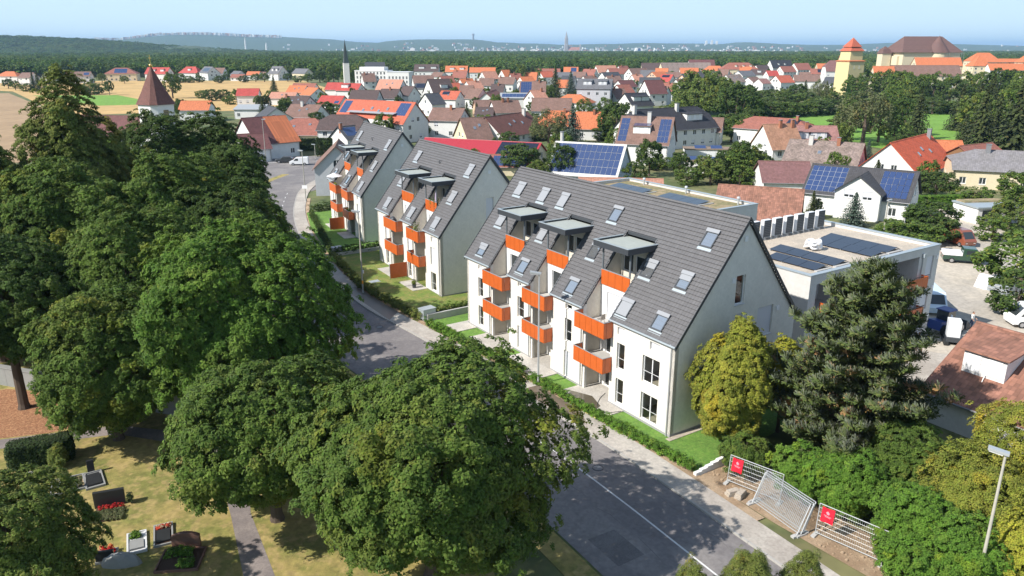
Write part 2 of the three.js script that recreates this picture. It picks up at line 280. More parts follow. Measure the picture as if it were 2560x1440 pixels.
function skylight(parent, P, u0, u1, c0, c1, state) {
  // P(u, c, up) puts a point on the roof slope, lifted by up at right angles
  const slabP = (a, b, c, d, lo, hi) => new MB().slab([P(a, c, hi), P(b, c, hi), P(b, d, hi), P(a, d, hi)], P(0, 0, lo).map((v, i) => v - P(0, 0, hi)[i]));
  const f = new MB(), add = (a, b, c, d, lo, hi) => { const s = slabP(a, b, c, d, lo, hi); f.p.push(...s.p); f.t.push(...s.t); };
  const e = 0.09, ce = 0.07;
  add(u0, u0 + e, c0, c1, 0, 0.13); add(u1 - e, u1, c0, c1, 0, 0.13); add(u0 + e, u1 - e, c0, c0 + ce, 0, 0.13); add(u0 + e, u1 - e, c1 - ce, c1, 0, 0.15);
  const s = f.build('skylight', M.anth, parent);
  slabP(u0 - 0.06, u1 + 0.06, c0 - 0.16, c0 - 0.005, 0.02, 0.06).build('flashing', M.zincM, s);
  slabP(u0 - 0.02, u1 + 0.02, c1 - ce * 0.9, c1 + 0.12, 0.15, 0.21).build('hood', M.shutterGrey, s);
  const cm = state === 'half' ? c0 + (c1 - c0) * 0.58 : c1 - ce;
  if (state === 'shut') slabP(u0 + 0.05, u1 - 0.05, c0 + 0.03, c1 - ce, 0.131, 0.165).build('roller_shutter', M.shutterGrey, s);
  else {
    slabP(u0 + e, u1 - e, c0 + ce, cm, 0.05, 0.08).build('pane', M.coatedGlass, s);
    if (state === 'half') slabP(u0 + 0.05, u1 - 0.05, cm, c1 - ce, 0.131, 0.165).build('roller_shutter', M.shutterGrey, s);
  }
  return s;
}
function balcony(parent, a, b, y0, y1, zf, zb, n) {
  const g = new MB().box(a + 0.05, y0 + 0.12, zf + 0.05, b - 0.05, y0 + 0.34, zb).build('balcony', M.slab, parent);
  const w = (b - a) / n, j = 0.012;
  for (let k = 0; k < n; k++) part('front_panel', boxG(a + k * w + j, y0, zf, a + (k + 1) * w - j, y1 - 0.05, zf + 0.03), M.orange, g);
  for (const x of [a, b - 0.03]) { part('side_panel', boxG(x, y0, zf + 0.035, x + 0.03, y1 - 0.05, zf + 0.26), M.orange, g); part('side_panel', boxG(x, y0, zf + 0.285, x + 0.03, y1 - 0.05, -0.02), M.orange, g); }
  new MB().box(a + 0.03, y0 + 0.02, zf + 0.031, b - 0.03, y1 - 0.06, zf + 0.05).build('backing', M.orangeJoint, g);
  new MB().box(a - 0.01, y1 - 0.045, zf - 0.01, b + 0.01, y1, zf + 0.06).box(a - 0.01, y1 - 0.045, zf + 0.06, a + 0.05, y1, -0.02).box(b - 0.05, y1 - 0.045, zf + 0.06, b + 0.01, y1, -0.02).build('hand_rail', M.shutterGrey, g);
  return g;
}
function block(label, x, z, deg, L, W, he, hr, slots, wins, lights, doors) {
  const t = thing('apartment_block', label, 'building', x, 0, z, THREE.MathUtils.degToRad(-deg), 'grey roofed blocks along the street');
  const k = (hr - he) / (W / 2), nl = Math.hypot(1, k), zTop = 4.35, P = (u, c, up) => [u, he + k * c + up / nl, c - up * k / nl], PB = (u, c, up) => [u, he + k * c + up / nl, W - c + up * k / nl];
  const secs = []; let u = 0; for (const [a, b] of slots) { secs.push([u, a]); u = b; } secs.push([u, L]);
  // front walls with real openings
  const inSec = (w, s) => w[0] > s[0] && w[2] < s[1];
  for (const s of secs) {
    const hs = wins.filter((w) => inSec(w, s));
    part('front_wall', wallG([[s[0], 0], [s[1], 0], [s[1], he], [s[0], he]], hs.map((w) => w.slice(0, 4)), 0.34), M.cream, t);
    for (const w of hs) windowUnit(t, w[0], w[1], w[2], w[3], 0.17, { clear: 1, ...(w[4] || {}) });
    part('plinth', boxG(s[0] - 0.012, 0, -0.02, s[1] + 0.012, 0.22, -0.003), M.plinth, t);
  }
  // gable ends
  const gab = (x0, holes) => { const g = wallG([[0, 0], [W, 0], [W, he], [W / 2, hr - 0.12], [0, he]], holes, 0.34); return swapZX(g, x0); };
  const gh = doors.gable || [];
  part('gable_wall', gab(0.34, gh.map((w) => w.slice(0, 4))), M.cream, t);
  part('gable_wall', gab(L, []), M.cream, t);
  for (const w of gh) {
    const holder = windowUnit(t, w[0], w[1], w[2], w[3], 0.14, { clear: 1, ...(w[4] || {}), sill: 1 });
    holder.rotation.y = -Math.PI / 2; holder.scale.z = -1; // outside faces the near end
  }
  for (const [c, y] of doors.vents || []) part('vent_cover', boxG(-0.07, y, c, -0.003, y + 0.36, c + 0.32), M.frame, t);
  part('rear_wall', boxG(0.35, 0, W - 0.34, L - 0.35, he, W), M.cream, t);
  part('plinth', boxG(-0.02, 0, -0.022, -0.003, 0.24, W), M.plinth, t);
  // storeys inside, seen through the glass
  for (const y of [0.06, 2.95, 5.85, 8.7]) { for (const s of secs) if (y < 7) part('floor_slab', boxG(s[0] + 0.36, y - 0.05, 0.36, s[1] - 0.36, y + 0.12, W - 0.36), M.parquet, t); for (const [a, c] of slots) part('floor_slab', boxG(a - 0.355, y - 0.05, y < 8 ? 2.12 : 4.1, c + 0.355, y + 0.12, W - (y < 8 ? 0.36 : 3)), M.parquet, t); }
  part('inner_wall', boxG(0.36, 0, 4.4, L - 0.36, 8.6, 4.55), M.white, t); for (const s of secs) part('inner_wall', boxG((s[0] + s[1]) / 2 + 0.9, 0.2, 0.36, (s[0] + s[1]) / 2 + 1.05, 7.2, 4.39), M.white, t);
  // loggia slots
  for (const [a, b] of slots) {
    const y3 = 8.85, z3 = 1.8, zB = 3.75;
    for (const [x0, x1] of [[a - 0.3, a - 0.003], [b + 0.003, b + 0.3]]) {
      const g = wallG([[0.345, 0], [z3, 0], [z3, he + k * z3 - 0.16], [0.345, he + k * 0.345 - 0.16]], [], x1 - x0); part('loggia_side', swapZX(g, x1), M.reveal, t);
      const h = wallG([[z3 + 0.003, y3], [zTop, y3], [zTop, he + k * zTop - 0.2], [z3 + 0.003, he + k * z3 - 0.16]], [], x1 - x0); part('loggia_side', swapZX(h, x1), M.reveal, t);
    }
    const dw = [a + 0.55, b - 0.75];
    const back = wallG([[a, 0], [b, 0], [b, y3], [a, y3]], [[dw[0], 0.12, dw[1], 2.35], [dw[0], 3.1, dw[1], 5.35], [dw[0], 6.05, dw[1], 8.3]], 0.3); back.translate(0, 0, z3); part('loggia_wall', back, M.white, t);
    for (const [q, y] of [0.12, 3.1, 6.05].entries()) { const w = windowUnit(t, dw[0], y, dw[1], y + 2.25 - (q ? 0 : 0.02), z3 + 0.1, { leaves: 1, shut: (doors.shut || []).includes(`${a}:${q}`) }); w.name = 'balcony_door'; }
    const b3 = wallG([[a, y3], [b, y3], [b, 12.2], [a, 12.2]], [[a + 0.5, y3 + 0.12, a + 1.7, y3 + 2.4], [a + 1.95, y3 + 0.9, b - 0.3, y3 + 2.4]], 0.3); b3.translate(0, 0, zB); part('loggia_wall', b3, M.reveal, t);
    windowUnit(t, a + 0.5, y3 + 0.12, a + 1.7, y3 + 2.4, zB + 0.1).name = 'balcony_door'; windowUnit(t, a + 1.95, y3 + 0.9, b - 0.3, y3 + 2.4, zB + 0.1);
    part('terrace_floor', boxG(a, y3 - 0.14, z3 + 0.31, b, y3 + 0.03, zB), M.slab, t);
    const tb = new MB().box(a + 0.03, y3 + 0.02, z3 - 0.055, b - 0.03, 10.02, z3 - 0.035).build('parapet', M.orangeJoint, t), n = 4, w4 = (b - a - 0.06) / n;
    for (let q = 0; q < n; q++) part('front_panel', boxG(a + 0.03 + q * w4 + 0.012, y3 - 0.02, z3 - 0.09, a + 0.03 + (q + 1) * w4 - 0.012, 10.05, z3 - 0.06), M.orange, tb);
    part('hand_rail', boxG(a, 10.06, z3 - 0.1, b, 10.11, z3), M.shutterGrey, tb);
    balcony(t, a - 0.22, b + 0.02, 5.68, 7.02, -0.92, z3, 5); balcony(t, a - 0.22, b + 0.02, 2.78, 4.08, -0.92, z3, 5);
    part('column', boxG(b - 0.34, 0, 0.02, b - 0.1, 5.68, 0.26), M.cream, t);
    // canopy: deep dark fascia, pale coping, lower deck
    const A = a - 0.42, B = b + 0.25, z0 = 1.0, z1 = 4.4, yb = 12.08, yt = 12.55;
    const c = new MB().box(A, yb, z0, B, yt, z0 + 0.12).box(A, yb, z0 + 0.12, A + 0.12, yt, z1).box(B - 0.12, yb, z0 + 0.12, B, yt, z1).box(A + 0.12, yb, z0 + 0.12, B - 0.12, yb + 0.05, z1).build('canopy', M.anth, t);
    part('deck', boxG(A + 0.13, yt - 0.2, z0 + 0.13, B - 0.13, yt - 0.14, z1 + 0.1), M.deck, c);
    new MB().box(A - 0.03, yt, z0 - 0.03, B + 0.03, yt + 0.035, z0 + 0.17).box(A - 0.03, yt, z0 + 0.17, A + 0.17, yt + 0.035, z1 + 0.05).box(B - 0.17, yt, z0 + 0.17, B + 0.03, yt + 0.035, z1 + 0.05).build('coping', M.zincM, c);
    part('post', barG([a + 0.12, 10.1, z3 - 0.02], [a + 0.12, yb, z3 - 0.02], 0.08, 0.08, 8), M.anthLight, c); part('post', barG([b - 0.12, 10.1, z3 - 0.02], [b - 0.12, yb, z3 - 0.02], 0.08, 0.08, 8), M.anthLight, c);
    part('water_spout', barG([A, yt - 0.25, z1 - 0.35], [A - 0.45, yt - 0.27, z1 - 0.35], 0.035), M.zincM, c);
    part('downpipe', barG([b + 0.16, 0, -0.07], [b + 0.16, he - 0.35, -0.07], 0.05), M.galv, t);
  }
  part('downpipe', barG([0.32, 0, -0.08], [0.32, he - 0.35, -0.08], 0.055), M.galv, t);
  part('downpipe', barG([0.32, he - 0.35, -0.08], [0.32, he - 0.1, -0.2], 0.05), M.galv, t);
  // roof: deck below, then course over course of tiles
  const ov = 0.16, cTop = W / 2, rf = new MB(), dn = [0, -0.22, 0];
  for (const s of secs) rf.slab([P(s[0], 0.02, -0.02), P(s[1], 0.02, -0.02), P(s[1], zTop, -0.02), P(s[0], zTop, -0.02)], dn);
  rf.slab([P(0, zTop + 0.002, -0.02), P(L, zTop + 0.002, -0.02), P(L, cTop, -0.02), P(0, cTop, -0.02)], dn); rf.slab([PB(0, 0, -0.02), PB(L, 0, -0.02), PB(L, cTop - 0.003, -0.02), PB(0, cTop - 0.003, -0.02)], dn);
  const roof = rf.build('roof', M.anth, t);
  const nC = 32, cs = (cTop + 0.12) / nC;
  const course = (Q, a, b, i) => {
    const c0 = -0.12 + i * cs, c1 = c0 + cs * 1.06, m = new MB(), v = (i % 8) * 0.4;
    const A = Q(a, c0, 0.082), B = Q(b, c0, 0.082), C = Q(b, Math.min(c1, cTop), 0.0), D = Q(a, Math.min(c1, cTop), 0.0), E = Q(a, c0, 0.06), F = Q(b, c0, 0.06);
    m.tri(A, B, C, [a, v], [b, v], [b, v + 0.4]); m.tri(A, C, D, [a, v], [b, v + 0.4], [a, v + 0.4]);
    m.tri(E, F, B, [a, v], [b, v], [b, v + 0.03]); m.tri(E, B, A, [a, v], [b, v + 0.03], [a, v + 0.03]);
    m.tri(E, A, D, [a, v], [a, v], [a, v + 0.4]); m.tri(F, C, B, [b, v], [b, v + 0.4], [b, v]);
    m.build('tile_course', M.tile, roof);
  };
  for (let i = 0; i < nC; i++) {
    const c0 = -0.12 + i * cs;
    if (c0 + cs * 0.5 < zTop) secs.forEach((s, q) => course(P, s[0] - (q ? 0.05 : ov), s[1] + (q < secs.length - 1 ? 0.05 : ov), i)); else course(P, -ov, L + ov, i);
  }
  for (let i = 0; i < nC; i += 1) course(PB, -ov, L + ov, i);
  for (let i = 0; i < L * 2.6; i++) part('ridge_tile', barG([-ov + i / 2.6, hr + 0.02, W / 2], [-ov + (i + 0.94) / 2.6, hr + 0.045, W / 2], 0.12, 0.135, 6), M.tile, roof);
  for (const Q of [P, PB]) for (const x0 of [-ov - 0.05, L + ov + 0.01]) new MB().slab([Q(x0, -0.14, 0.1), Q(x0 + 0.04, -0.14, 0.1), Q(x0 + 0.04, cTop, 0.1), Q(x0, cTop, 0.1)], [0, -0.36, 0]).build('verge_board', M.anth, roof);
  for (const [a, b] of slots) for (const x0 of [a - 0.1, b + 0.06]) new MB().slab([P(x0, -0.14, 0.1), P(x0 + 0.04, -0.14, 0.1), P(x0 + 0.04, zTop, 0.1), P(x0, zTop, 0.1)], [0, -0.4, 0]).build('verge_board', M.anthLight, roof);
  for (const [i, s] of secs.entries()) new MB().bar([s[0] - (i ? 0.05 : ov), he - 0.2, -0.2], [s[1] + (i < secs.length - 1 ? 0.05 : ov), he - 0.2, -0.2], 0.085, 0.085, 8).build('gutter', M.zincM, t);
  for (const [u0, u1, c0, c1, st] of lights) skylight(t, P, u0, u1, c0, c1, st);
  return t;
}
const big = { leaves: 2, rail: 1 }, nar = { rail: 1 }, shut = { shut: 1 };
block('largest and nearest grey-roofed apartment block, with three canopied balcony bays', 11.436, -49.624, -123.178, 29.15, 12.9, 7.3, 15.5, [[6.88, 10.35], [14.73, 17.92], [21.4, 24.67]],
  [[1.43, 0.28, 3.2, 2.48, big], [1.43, 3.32, 3.22, 5.45, big], [1.52, 6.05, 2.55, 6.73, shut], [5.22, 0.4, 6.1, 2.52, nar], [5.22, 3.3, 6.1, 5.46, nar], [5.32, 6.12, 6.14, 6.74, shut],
    [11.82, 0.22, 12.82, 2.6, shut], [11.85, 3.45, 12.78, 5.49, nar], [11.86, 6.32, 12.76, 6.76, {}], [18.72, 0.4, 20.0, 2.6, shut], [18.92, 3.45, 19.98, 5.45, nar], [19.4, 6.4, 19.95, 6.78, {}], [26.1, 0.5, 27.0, 2.58, nar], [26.1, 3.5, 26.98, 5.5, nar], [26.2, 6.35, 27.0, 6.74, shut]],
  [[26.42, 27.65, 4.6, 5.4, 'shut'], [22.42, 23.6, 4.6, 5.4, 'shut'], [19.34, 20.5, 4.6, 5.4, 'shut'], [12.0, 13.18, 4.6, 5.4, 'pane'], [1.58, 2.78, 4.6, 5.42, 'pane'], [26.4, 27.58, 2.38, 3.06, 'shut'], [19.42, 20.5, 2.38, 3.06, 'shut'], [12.0, 13.1, 2.38, 3.12, 'pane'], [5.34, 6.55, 2.38, 3.2, 'half'], [1.62, 2.8, 2.38, 3.16, 'half'],
    [26.5, 27.75, 0.24, 0.95, 'half'], [19.36, 20.62, 0.22, 1.0, 'pane'], [12.08, 13.3, 0.22, 1.0, 'pane'], [5.4, 6.66, 0.22, 1.0, 'shut'], [1.66, 2.86, 0.22, 1.0, 'pane']],
  { gable: [[5.74, 9.12, 6.72, 11.33, {}], [8.42, 6.1, 10.2, 8.4, shut], [5.84, 6.05, 6.78, 8.38, shut], [8.4, 3.2, 10.2, 5.36, { leaves: 2 }], [5.84, 3.2, 6.78, 5.36, {}]], vents: [[6.18, 13.84], [5.24, 10.86], [10.54, 7.82], [10.54, 4.9]], shut: ['6.88:2', '21.4:1'] });
const two = [[4.14, 7.25], [10.54, 14.2]], l2 = (far) => [[1.4, 2.65, 4.6, 5.4, 'shut'], [15.4, 16.6, 4.6, 5.4, 'shut'], [1.5, 2.75, 2.38, 3.16, 'shut'], [15.6, 16.8, 2.38, 3.1, far ? 'pane' : 'shut'], [1.6, 2.85, 0.22, 1.0, 'shut'], [8.3, 9.5, 0.22, 1.0, far ? 'pane' : 'shut'], [15.6, 16.85, 0.22, 1.0, far ? 'pane' : 'shut']];
const w2 = [[1.3, 0.28, 2.6, 2.5, nar], [1.3, 3.3, 2.6, 5.45, shut], [1.4, 6.05, 2.4, 6.7, shut], [8.2, 0.3, 9.1, 2.5, nar], [8.2, 3.4, 9.1, 5.45, shut], [15.2, 0.3, 16.1, 2.5, nar], [15.2, 3.4, 16.1, 5.45, shut]];
block('middle grey-roofed apartment block with two canopied balcony bays', -7.99, -82.33, -121.3, 18.5, 12.9, 7.28, 15.58, two, w2, l2(0), { gable: [[5.9, 8.0, 6.9, 10.9, shut], [8.9, 8.0, 9.9, 10.4, shut], [5.9, 5.0, 6.9, 7.3, shut]], vents: [[6.2, 13.6]], shut: ['4.14:2', '10.54:2', '4.14:1'] });
block('farthest grey-roofed apartment block, beside the pale grey gable house', -21.4, -107.5, -117.4, 18.2, 12.9, 7.1, 15.56, [[4.4, 7.6], [10.9, 14.5]], w2.map((w) => [w[0] + 0.2, w[1], w[2] + 0.2, w[3], w[4]]), l2(1), { gable: [[5.9, 8.0, 6.9, 10.9, shut]], vents: [[6.2, 13.6]], shut: ['4.4:2'] });
// ---------- houses ----------
const RC = { orange: [0.52, 0.16, 0.06], red: [0.42, 0.06, 0.045], vermil: [0.46, 0.11, 0.055], rust: [0.29, 0.105, 0.07], rustbrown: [0.17, 0.065, 0.045], brown: [0.20, 0.115, 0.085], dkbrown: [0.085, 0.055, 0.048], salmon: [0.48, 0.23, 0.15], grey: [0.135, 0.135, 0.14], slate: [0.06, 0.063, 0.07], black: [0.028, 0.028, 0.034], zinc: [0.38, 0.40, 0.42], white: [0.62, 0.61, 0.59], maroon: [0.14, 0.05, 0.045], maroon2: [0.20, 0.095, 0.085], crimson: [0.42, 0.03, 0.045], tan: [0.36, 0.19, 0.11], pink: [0.30, 0.15, 0.125], greybrown: [0.225, 0.17, 0.14], brightorange: [0.56, 0.10, 0.035], greyhip: [0.22, 0.205, 0.20], anth: [0.055, 0.053, 0.055], tilebrown: [0.27, 0.125, 0.08], salmonold: [0.40, 0.20, 0.13] };
for (const k in RC) {
  if (k === 'zinc' || k === 'white') { M['r_' + k] = mat(RC[k], 0.5, { map: plasterT }); continue; }
  if (k === 'crimson') { // trapezoidal sheet: ribs running down the slope
    const b = tex(256, 2.4, (x) => Math.abs(((x * 8) % 1) - 0.5) < 0.3 ? 0.8 : 0.1, false), c = tex(256, 2.4, (x, y) => RC.crimson.map((v) => gam(v * (0.9 + 0.2 * fine(x, y)) * (Math.abs(((x * 8) % 1) - 0.5) < 0.3 ? 1.05 : 0.8))));
    M.r_crimson = mat([1, 1, 1], 0.5, { map: c, bumpMap: b, bumpScale: 0.06 }); continue;
  }
  M['r_' + k] = roofMat(RC[k], k === 'tilebrown' || k === 'greybrown' ? 0.5 : 0.3, 0.32, 0.4, k === 'tilebrown' || k === 'greybrown' || k === 'tan' ? 0.3 : 0.14);
}
const WM = { white: M.white, cream: M.creamyel, peach: M.peach, ltgrey: M.ltgrey, bluewhite: M.bluewhite, wood: M.wood, yellow: M.yellow };
const chimCap = mat([0.25, 0.25, 0.26], 0.6, { metalness: 0.3 }), brick = mat([0.36, 0.15, 0.085], 0.9, { map: plasterT }), chimStone = mat([0.62, 0.60, 0.57], 0.9, { map: plasterT });
const PVM = { n: M.pvBlue, k: M.pvBlack, g: M.pvBlue, w: M.pvBlack }, pvFrame = mat([0.55, 0.57, 0.60], 0.4, { metalness: 0.4 });
// unit window: frame ring and pane, scaled to size (outer face at z = 0, glass behind)
const winFrameG = new Map(), winPaneG = new Map();
function houseWindow(parent, w, h, x, y, at, turn, shutr) {
  const key = w + 'x' + h;
  if (!winFrameG.has(key)) {
    const f = 0.09; winFrameG.set(key, new MB().box(-w / 2, 0, -0.16, -w / 2 + f, h, -0.08).box(w / 2 - f, 0, -0.16, w / 2, h, -0.08).box(-w / 2 + f, 0, -0.16, w / 2 - f, f, -0.08).box(-w / 2 + f, h - f, -0.16, w / 2 - f, h, -0.08).box(-0.05, f, -0.16, 0.05, h - f, -0.08).box(-w / 2 - 0.05, -0.07, -0.07, w / 2 + 0.05, -0.005, 0.08).geo());
    winPaneG.set(key, boxG(-w / 2 + f, f, -0.14, w / 2 - f, h - f, -0.12));
    winPaneG.set(key + 's', boxG(-w / 2 + 0.01, h * 0.35, -0.075, w / 2 - 0.01, h - 0.01, -0.05));
  }
  const m = part('window', winFrameG.get(key), M.frame, parent); m.position.set(at[0], y, at[1]); m.rotation.y = turn;
  part('pane', winPaneG.get(key), M.pane, m); if (shutr) part('roller_shutter', winPaneG.get(key + 's'), M.shutter, m);
}
function slopeArray(parent, Q, L, cmax, [, u0, u1, c0, c1, nu, nc, kind]) {
  const du = (u1 - u0) * L / nu, dc = (c1 - c0) * cmax / nc, gap = 0.035;
  const cn = (u, c, up) => Q(-L / 2 + u0 * L + u, c0 * cmax + c, up);
  new MB().slab([cn(0, 0, 0.12), cn(nu * du, 0, 0.12), cn(nu * du, nc * dc, 0.12), cn(0, nc * dc, 0.12)], [0, -0.04, 0]).build('panel_frame', kind === 'k' ? M.anth : pvFrame, parent);
  for (let i = 0; i < nu; i++) for (let j = 0; j < nc; j++) new MB().slab([cn(i * du + gap, j * dc + gap, 0.15), cn((i + 1) * du - gap, j * dc + gap, 0.15), cn((i + 1) * du - gap, (j + 1) * dc - gap, 0.15), cn(i * du + gap, (j + 1) * dc - gap, 0.15)], [0, -0.025, 0]).build('solar_panel', PVM[kind], parent);
}
function house(o, group = 'houses of the town') {
  const t = thing(o.hall ? 'hall' : /barn|shed|outbuilding/.test(o.label) ? 'barn' : 'house', o.label, /barn|shed|outbuilding/.test(o.label) ? 'barn' : 'house', o.x, 0, o.z, -THREE.MathUtils.degToRad(o.r), group);
  const { L, W, he, hr } = o, wm = WM[o.wall], rm = M['r_' + o.roof], hip = (o.hip || 0) * W / 2, k = (hr - he) / (W / 2), nl = Math.hypot(1, k), ov = 0.45, a = THREE.MathUtils.degToRad(o.r), ry = rng(Math.round(Math.abs(o.x * 13 + o.z * 7)));
  const far = Math.hypot(o.x, o.z), toCam = Math.atan2(-o.z, -o.x); // direction to the camera in x-z
  const seen = (nx, nz) => { const wx = nx * Math.cos(a) - nz * Math.sin(a), wz = nx * Math.sin(a) + nz * Math.cos(a); return wx * Math.cos(toCam) + wz * Math.sin(toCam) > -0.12; };
  // walls: openings cut through, windows set in
  const ww = far > 450 ? 1.5 : 1.25, wh = far > 450 ? 1.5 : 1.35, rowsAt = []; for (let y = 0.95; y + wh < he - 0.15; y += 2.75) rowsAt.push(y);
  const placeRow = (len) => { const n = Math.max(1, Math.floor(len / 3.4)), xs = []; for (let i = 0; i < n; i++) if (ry() > 0.14) xs.push(-len / 2 + (i + 0.5) * len / n + (ry() - 0.5) * 0.5); return xs; };
  const loggia = o.loggia;
  const side = (sgn) => {
    const holes = []; if (seen(0, sgn) && !(loggia && sgn > 0)) for (const y of rowsAt) for (const x of placeRow(L)) holes.push([x - ww / 2, y, x + ww / 2, y + wh]);
    const g = wallG([[-L / 2, 0], [L / 2, 0], [L / 2, he], [-L / 2, he]], holes, 0.28); g.translate(0, 0, sgn > 0 ? W / 2 - 0.28 : -W / 2); part('wall', g, wm, t);
    for (const q of holes) houseWindow(t, ww, wh, 0, q[1], [(q[0] + q[2]) / 2, sgn * W / 2], sgn > 0 ? 0 : Math.PI, ry() < 0.35);
  };
  side(1); side(-1);
  const end = (sgn) => {
    const hg = hip ? hip / (W / 2) : 0, yCut = hr - hg * (hr - he), zc = (W / 2) * hg, holes = [], show = seen(sgn, 0);
    if (show) { for (const y of rowsAt) for (const x of placeRow(W - 2)) holes.push([x - ww / 2, y, x + ww / 2, y + wh]); if (!hip && hr - he > 3.2) { const y = he + 0.15; const xs = W > 10 ? [-1.3, 1.3] : [0]; for (const x of xs) if ((hr - y - wh) / k > Math.abs(x) + ww / 2 + 0.25) holes.push([x - ww / 2, y, x + ww / 2, y + wh]); } }
    const out = hip >= W / 2 - 0.01 ? [[-W / 2, 0], [W / 2, 0], [W / 2, he], [-W / 2, he]] : zc > 0.05 ? [[-W / 2, 0], [W / 2, 0], [W / 2, he], [zc, yCut], [-zc, yCut], [-W / 2, he]] : [[-W / 2, 0], [W / 2, 0], [W / 2, he], [0, hr - 0.1], [-W / 2, he]];
    const g = wallG(out, holes, 0.28); g.rotateY(-Math.PI / 2); g.translate(sgn > 0 ? L / 2 + 0.002 : -L / 2 + 0.278, 0, 0); part(hip >= W / 2 - 0.01 ? 'wall' : 'gable_wall', g, wm, t);
    for (const q of holes) houseWindow(t, ww, wh, 0, q[1], [sgn * L / 2, (q[0] + q[2]) / 2], sgn > 0 ? Math.PI / 2 : -Math.PI / 2, ry() < 0.3);
  };
  end(1); end(-1);
  // roof: two slopes (and hipped ends), tiles' relief in the material, ridge and verge as pieces
  const Q = (s) => (u, c, up) => [u, he + k * c + up / nl, s * (W / 2 - c) + s * up * k / nl];
  const F = Q(1), B = Q(-1), cm = W / 2, e = ov, LL = L / 2 + (hip ? e : 0.4), hi = hip, c0 = -e * 0.8, hipC = cm - (hip ? hip : 0);
  const slopeQ = (S) => { const m = new MB(), th = 0.16, up = 0.12;
    const pts = hip ? (hip >= cm - 0.01 ? [S(-LL, c0, up), S(LL, c0, up), S(L / 2 - cm, cm, up), S(-L / 2 + cm, cm, up)] : [S(-LL + 0.05, c0, up), S(LL - 0.05, c0, up), S(LL - 0.05, hipC, up), S(L / 2 - hip + 0.1, cm, up), S(-L / 2 + hip - 0.1, cm, up), S(-LL + 0.05, hipC, up)]) : [S(-LL, c0, up), S(LL, c0, up), S(LL, cm, up), S(-LL, cm, up)];
    const uv = (p) => [p[0], Math.hypot(p[1] - pts[0][1], p[2] - pts[0][2])];
    for (let i = 1; i < pts.length - 1; i++) m.tri(pts[0], pts[i], pts[i + 1], uv(pts[0]), uv(pts[i]), uv(pts[i + 1]));
    for (let i = 0; i < pts.length; i++) { const p = pts[i], q = pts[(i + 1) % pts.length]; m.quad(p, [p[0], p[1] - th, p[2]], [q[0], q[1] - th, q[2]], q); }
    return m; };
  const roof = slopeQ(F).build('roof', rm, t); slopeQ(B).build('roof', rm, t);
  if (hip) for (const s of [1, -1]) {
    const yb = hip >= cm - 0.01 ? he - k * e * 0.8 : he + k * hipC - 0.05, zb = hip >= cm - 0.01 ? W / 2 + e * 0.8 : cm - hipC + 0.25, m = new MB(), p = [[s * (L / 2 + 0.36 + (hip >= cm ? 0.1 : 0)), yb, -zb], [s * (L / 2 + 0.36 + (hip >= cm ? 0.1 : 0)), yb, zb], [s * (L / 2 - hip + 0.05), hr + 0.1, 0]];
    m.tri(p[0], p[1], p[2], [-zb, 0], [zb, 0], [0, W * 0.6]); m.build('hip_roof', rm, t);
  }
  part('ridge_cap', barG([-L / 2 + hi - (hip ? 0 : 0.4), hr + 0.12, 0], [L / 2 - hi + (hip ? 0 : 0.4), hr + 0.12, 0], 0.13, 0.13, 6), rm, roof);
  part('gutter', barG([-LL, he - k * e * 0.8 + 0.02, W / 2 + e * 0.95], [LL, he - k * e * 0.8 + 0.02, W / 2 + e * 0.95], 0.08, 0.08, 6), chimCap, t);
  if (o.two) { const m = new MB(), S = F; m.slab([S(-0.4, c0 - 0.05, 0.2), S(LL, c0 - 0.05, 0.2), S(LL, cm, 0.2), S(-0.4, cm, 0.2)], [0, -0.07, 0]); const pr = m.build('new_tiles', M.r_orange, t); pr.userData.label = 'newer orange-red half of the roof'; }
  // dormers, chimneys, skylights, solar panels
  for (const [s, u, w] of o.dorm || []) {
    const S = F, x = -L / 2 + u * L, cB = cm * 0.34, hD = Math.min(1.9, hr - he - k * cB - 0.25), y0 = he + k * cB, zf = W / 2 - cB, dp = hD / k + 0.25, d = boxG(x - w / 2, y0 - 0.15, zf - dp, x + w / 2, y0 + hD, zf).toNonIndexed ? part('dormer', boxG(x - w / 2, y0 - 0.15, zf - dp, x + w / 2, y0 + hD, zf), WM[o.wall === 'wood' ? 'white' : o.wall], t) : 0;
    part('dormer_roof', new MB().slab([[x - w / 2 - 0.25, y0 + hD + 0.1, zf + 0.3], [x + w / 2 + 0.25, y0 + hD + 0.1, zf + 0.3], [x + w / 2 + 0.25, y0 + hD + 0.55, zf - dp - 0.4], [x - w / 2 - 0.25, y0 + hD + 0.55, zf - dp - 0.4]], [0, -0.12, 0]).geo(), rm, d);
    const nw = Math.max(1, Math.round(w / 1.8)); for (let i = 0; i < nw; i++) { const xw = x - w / 2 + (i + 0.5) * w / nw; const m = part('dormer_window', boxG(xw - 0.5, y0 + 0.35, zf + 0.004, xw + 0.5, y0 + hD - 0.2, zf + 0.05), M.frame, d); }
    if (o.dpv) for (let i = 0; i < 4; i++) for (let j = 0; j < 2; j++) new MB().slab([[x - w / 2 + i * 1.05 + 0.03, y0 + hD + 0.2 + j * 0.22, zf + 0.2 - j * 1.3], [x - w / 2 + i * 1.05 + 1, y0 + hD + 0.2 + j * 0.22, zf + 0.2 - j * 1.3], [x - w / 2 + i * 1.05 + 1, y0 + hD + 0.4 + j * 0.22, zf - 1.05 - j * 1.3], [x - w / 2 + i * 1.05 + 0.03, y0 + hD + 0.4 + j * 0.22, zf - 1.05 - j * 1.3]], [0, -0.04, 0]).build('solar_panel', M.pvBlue, d);
  }
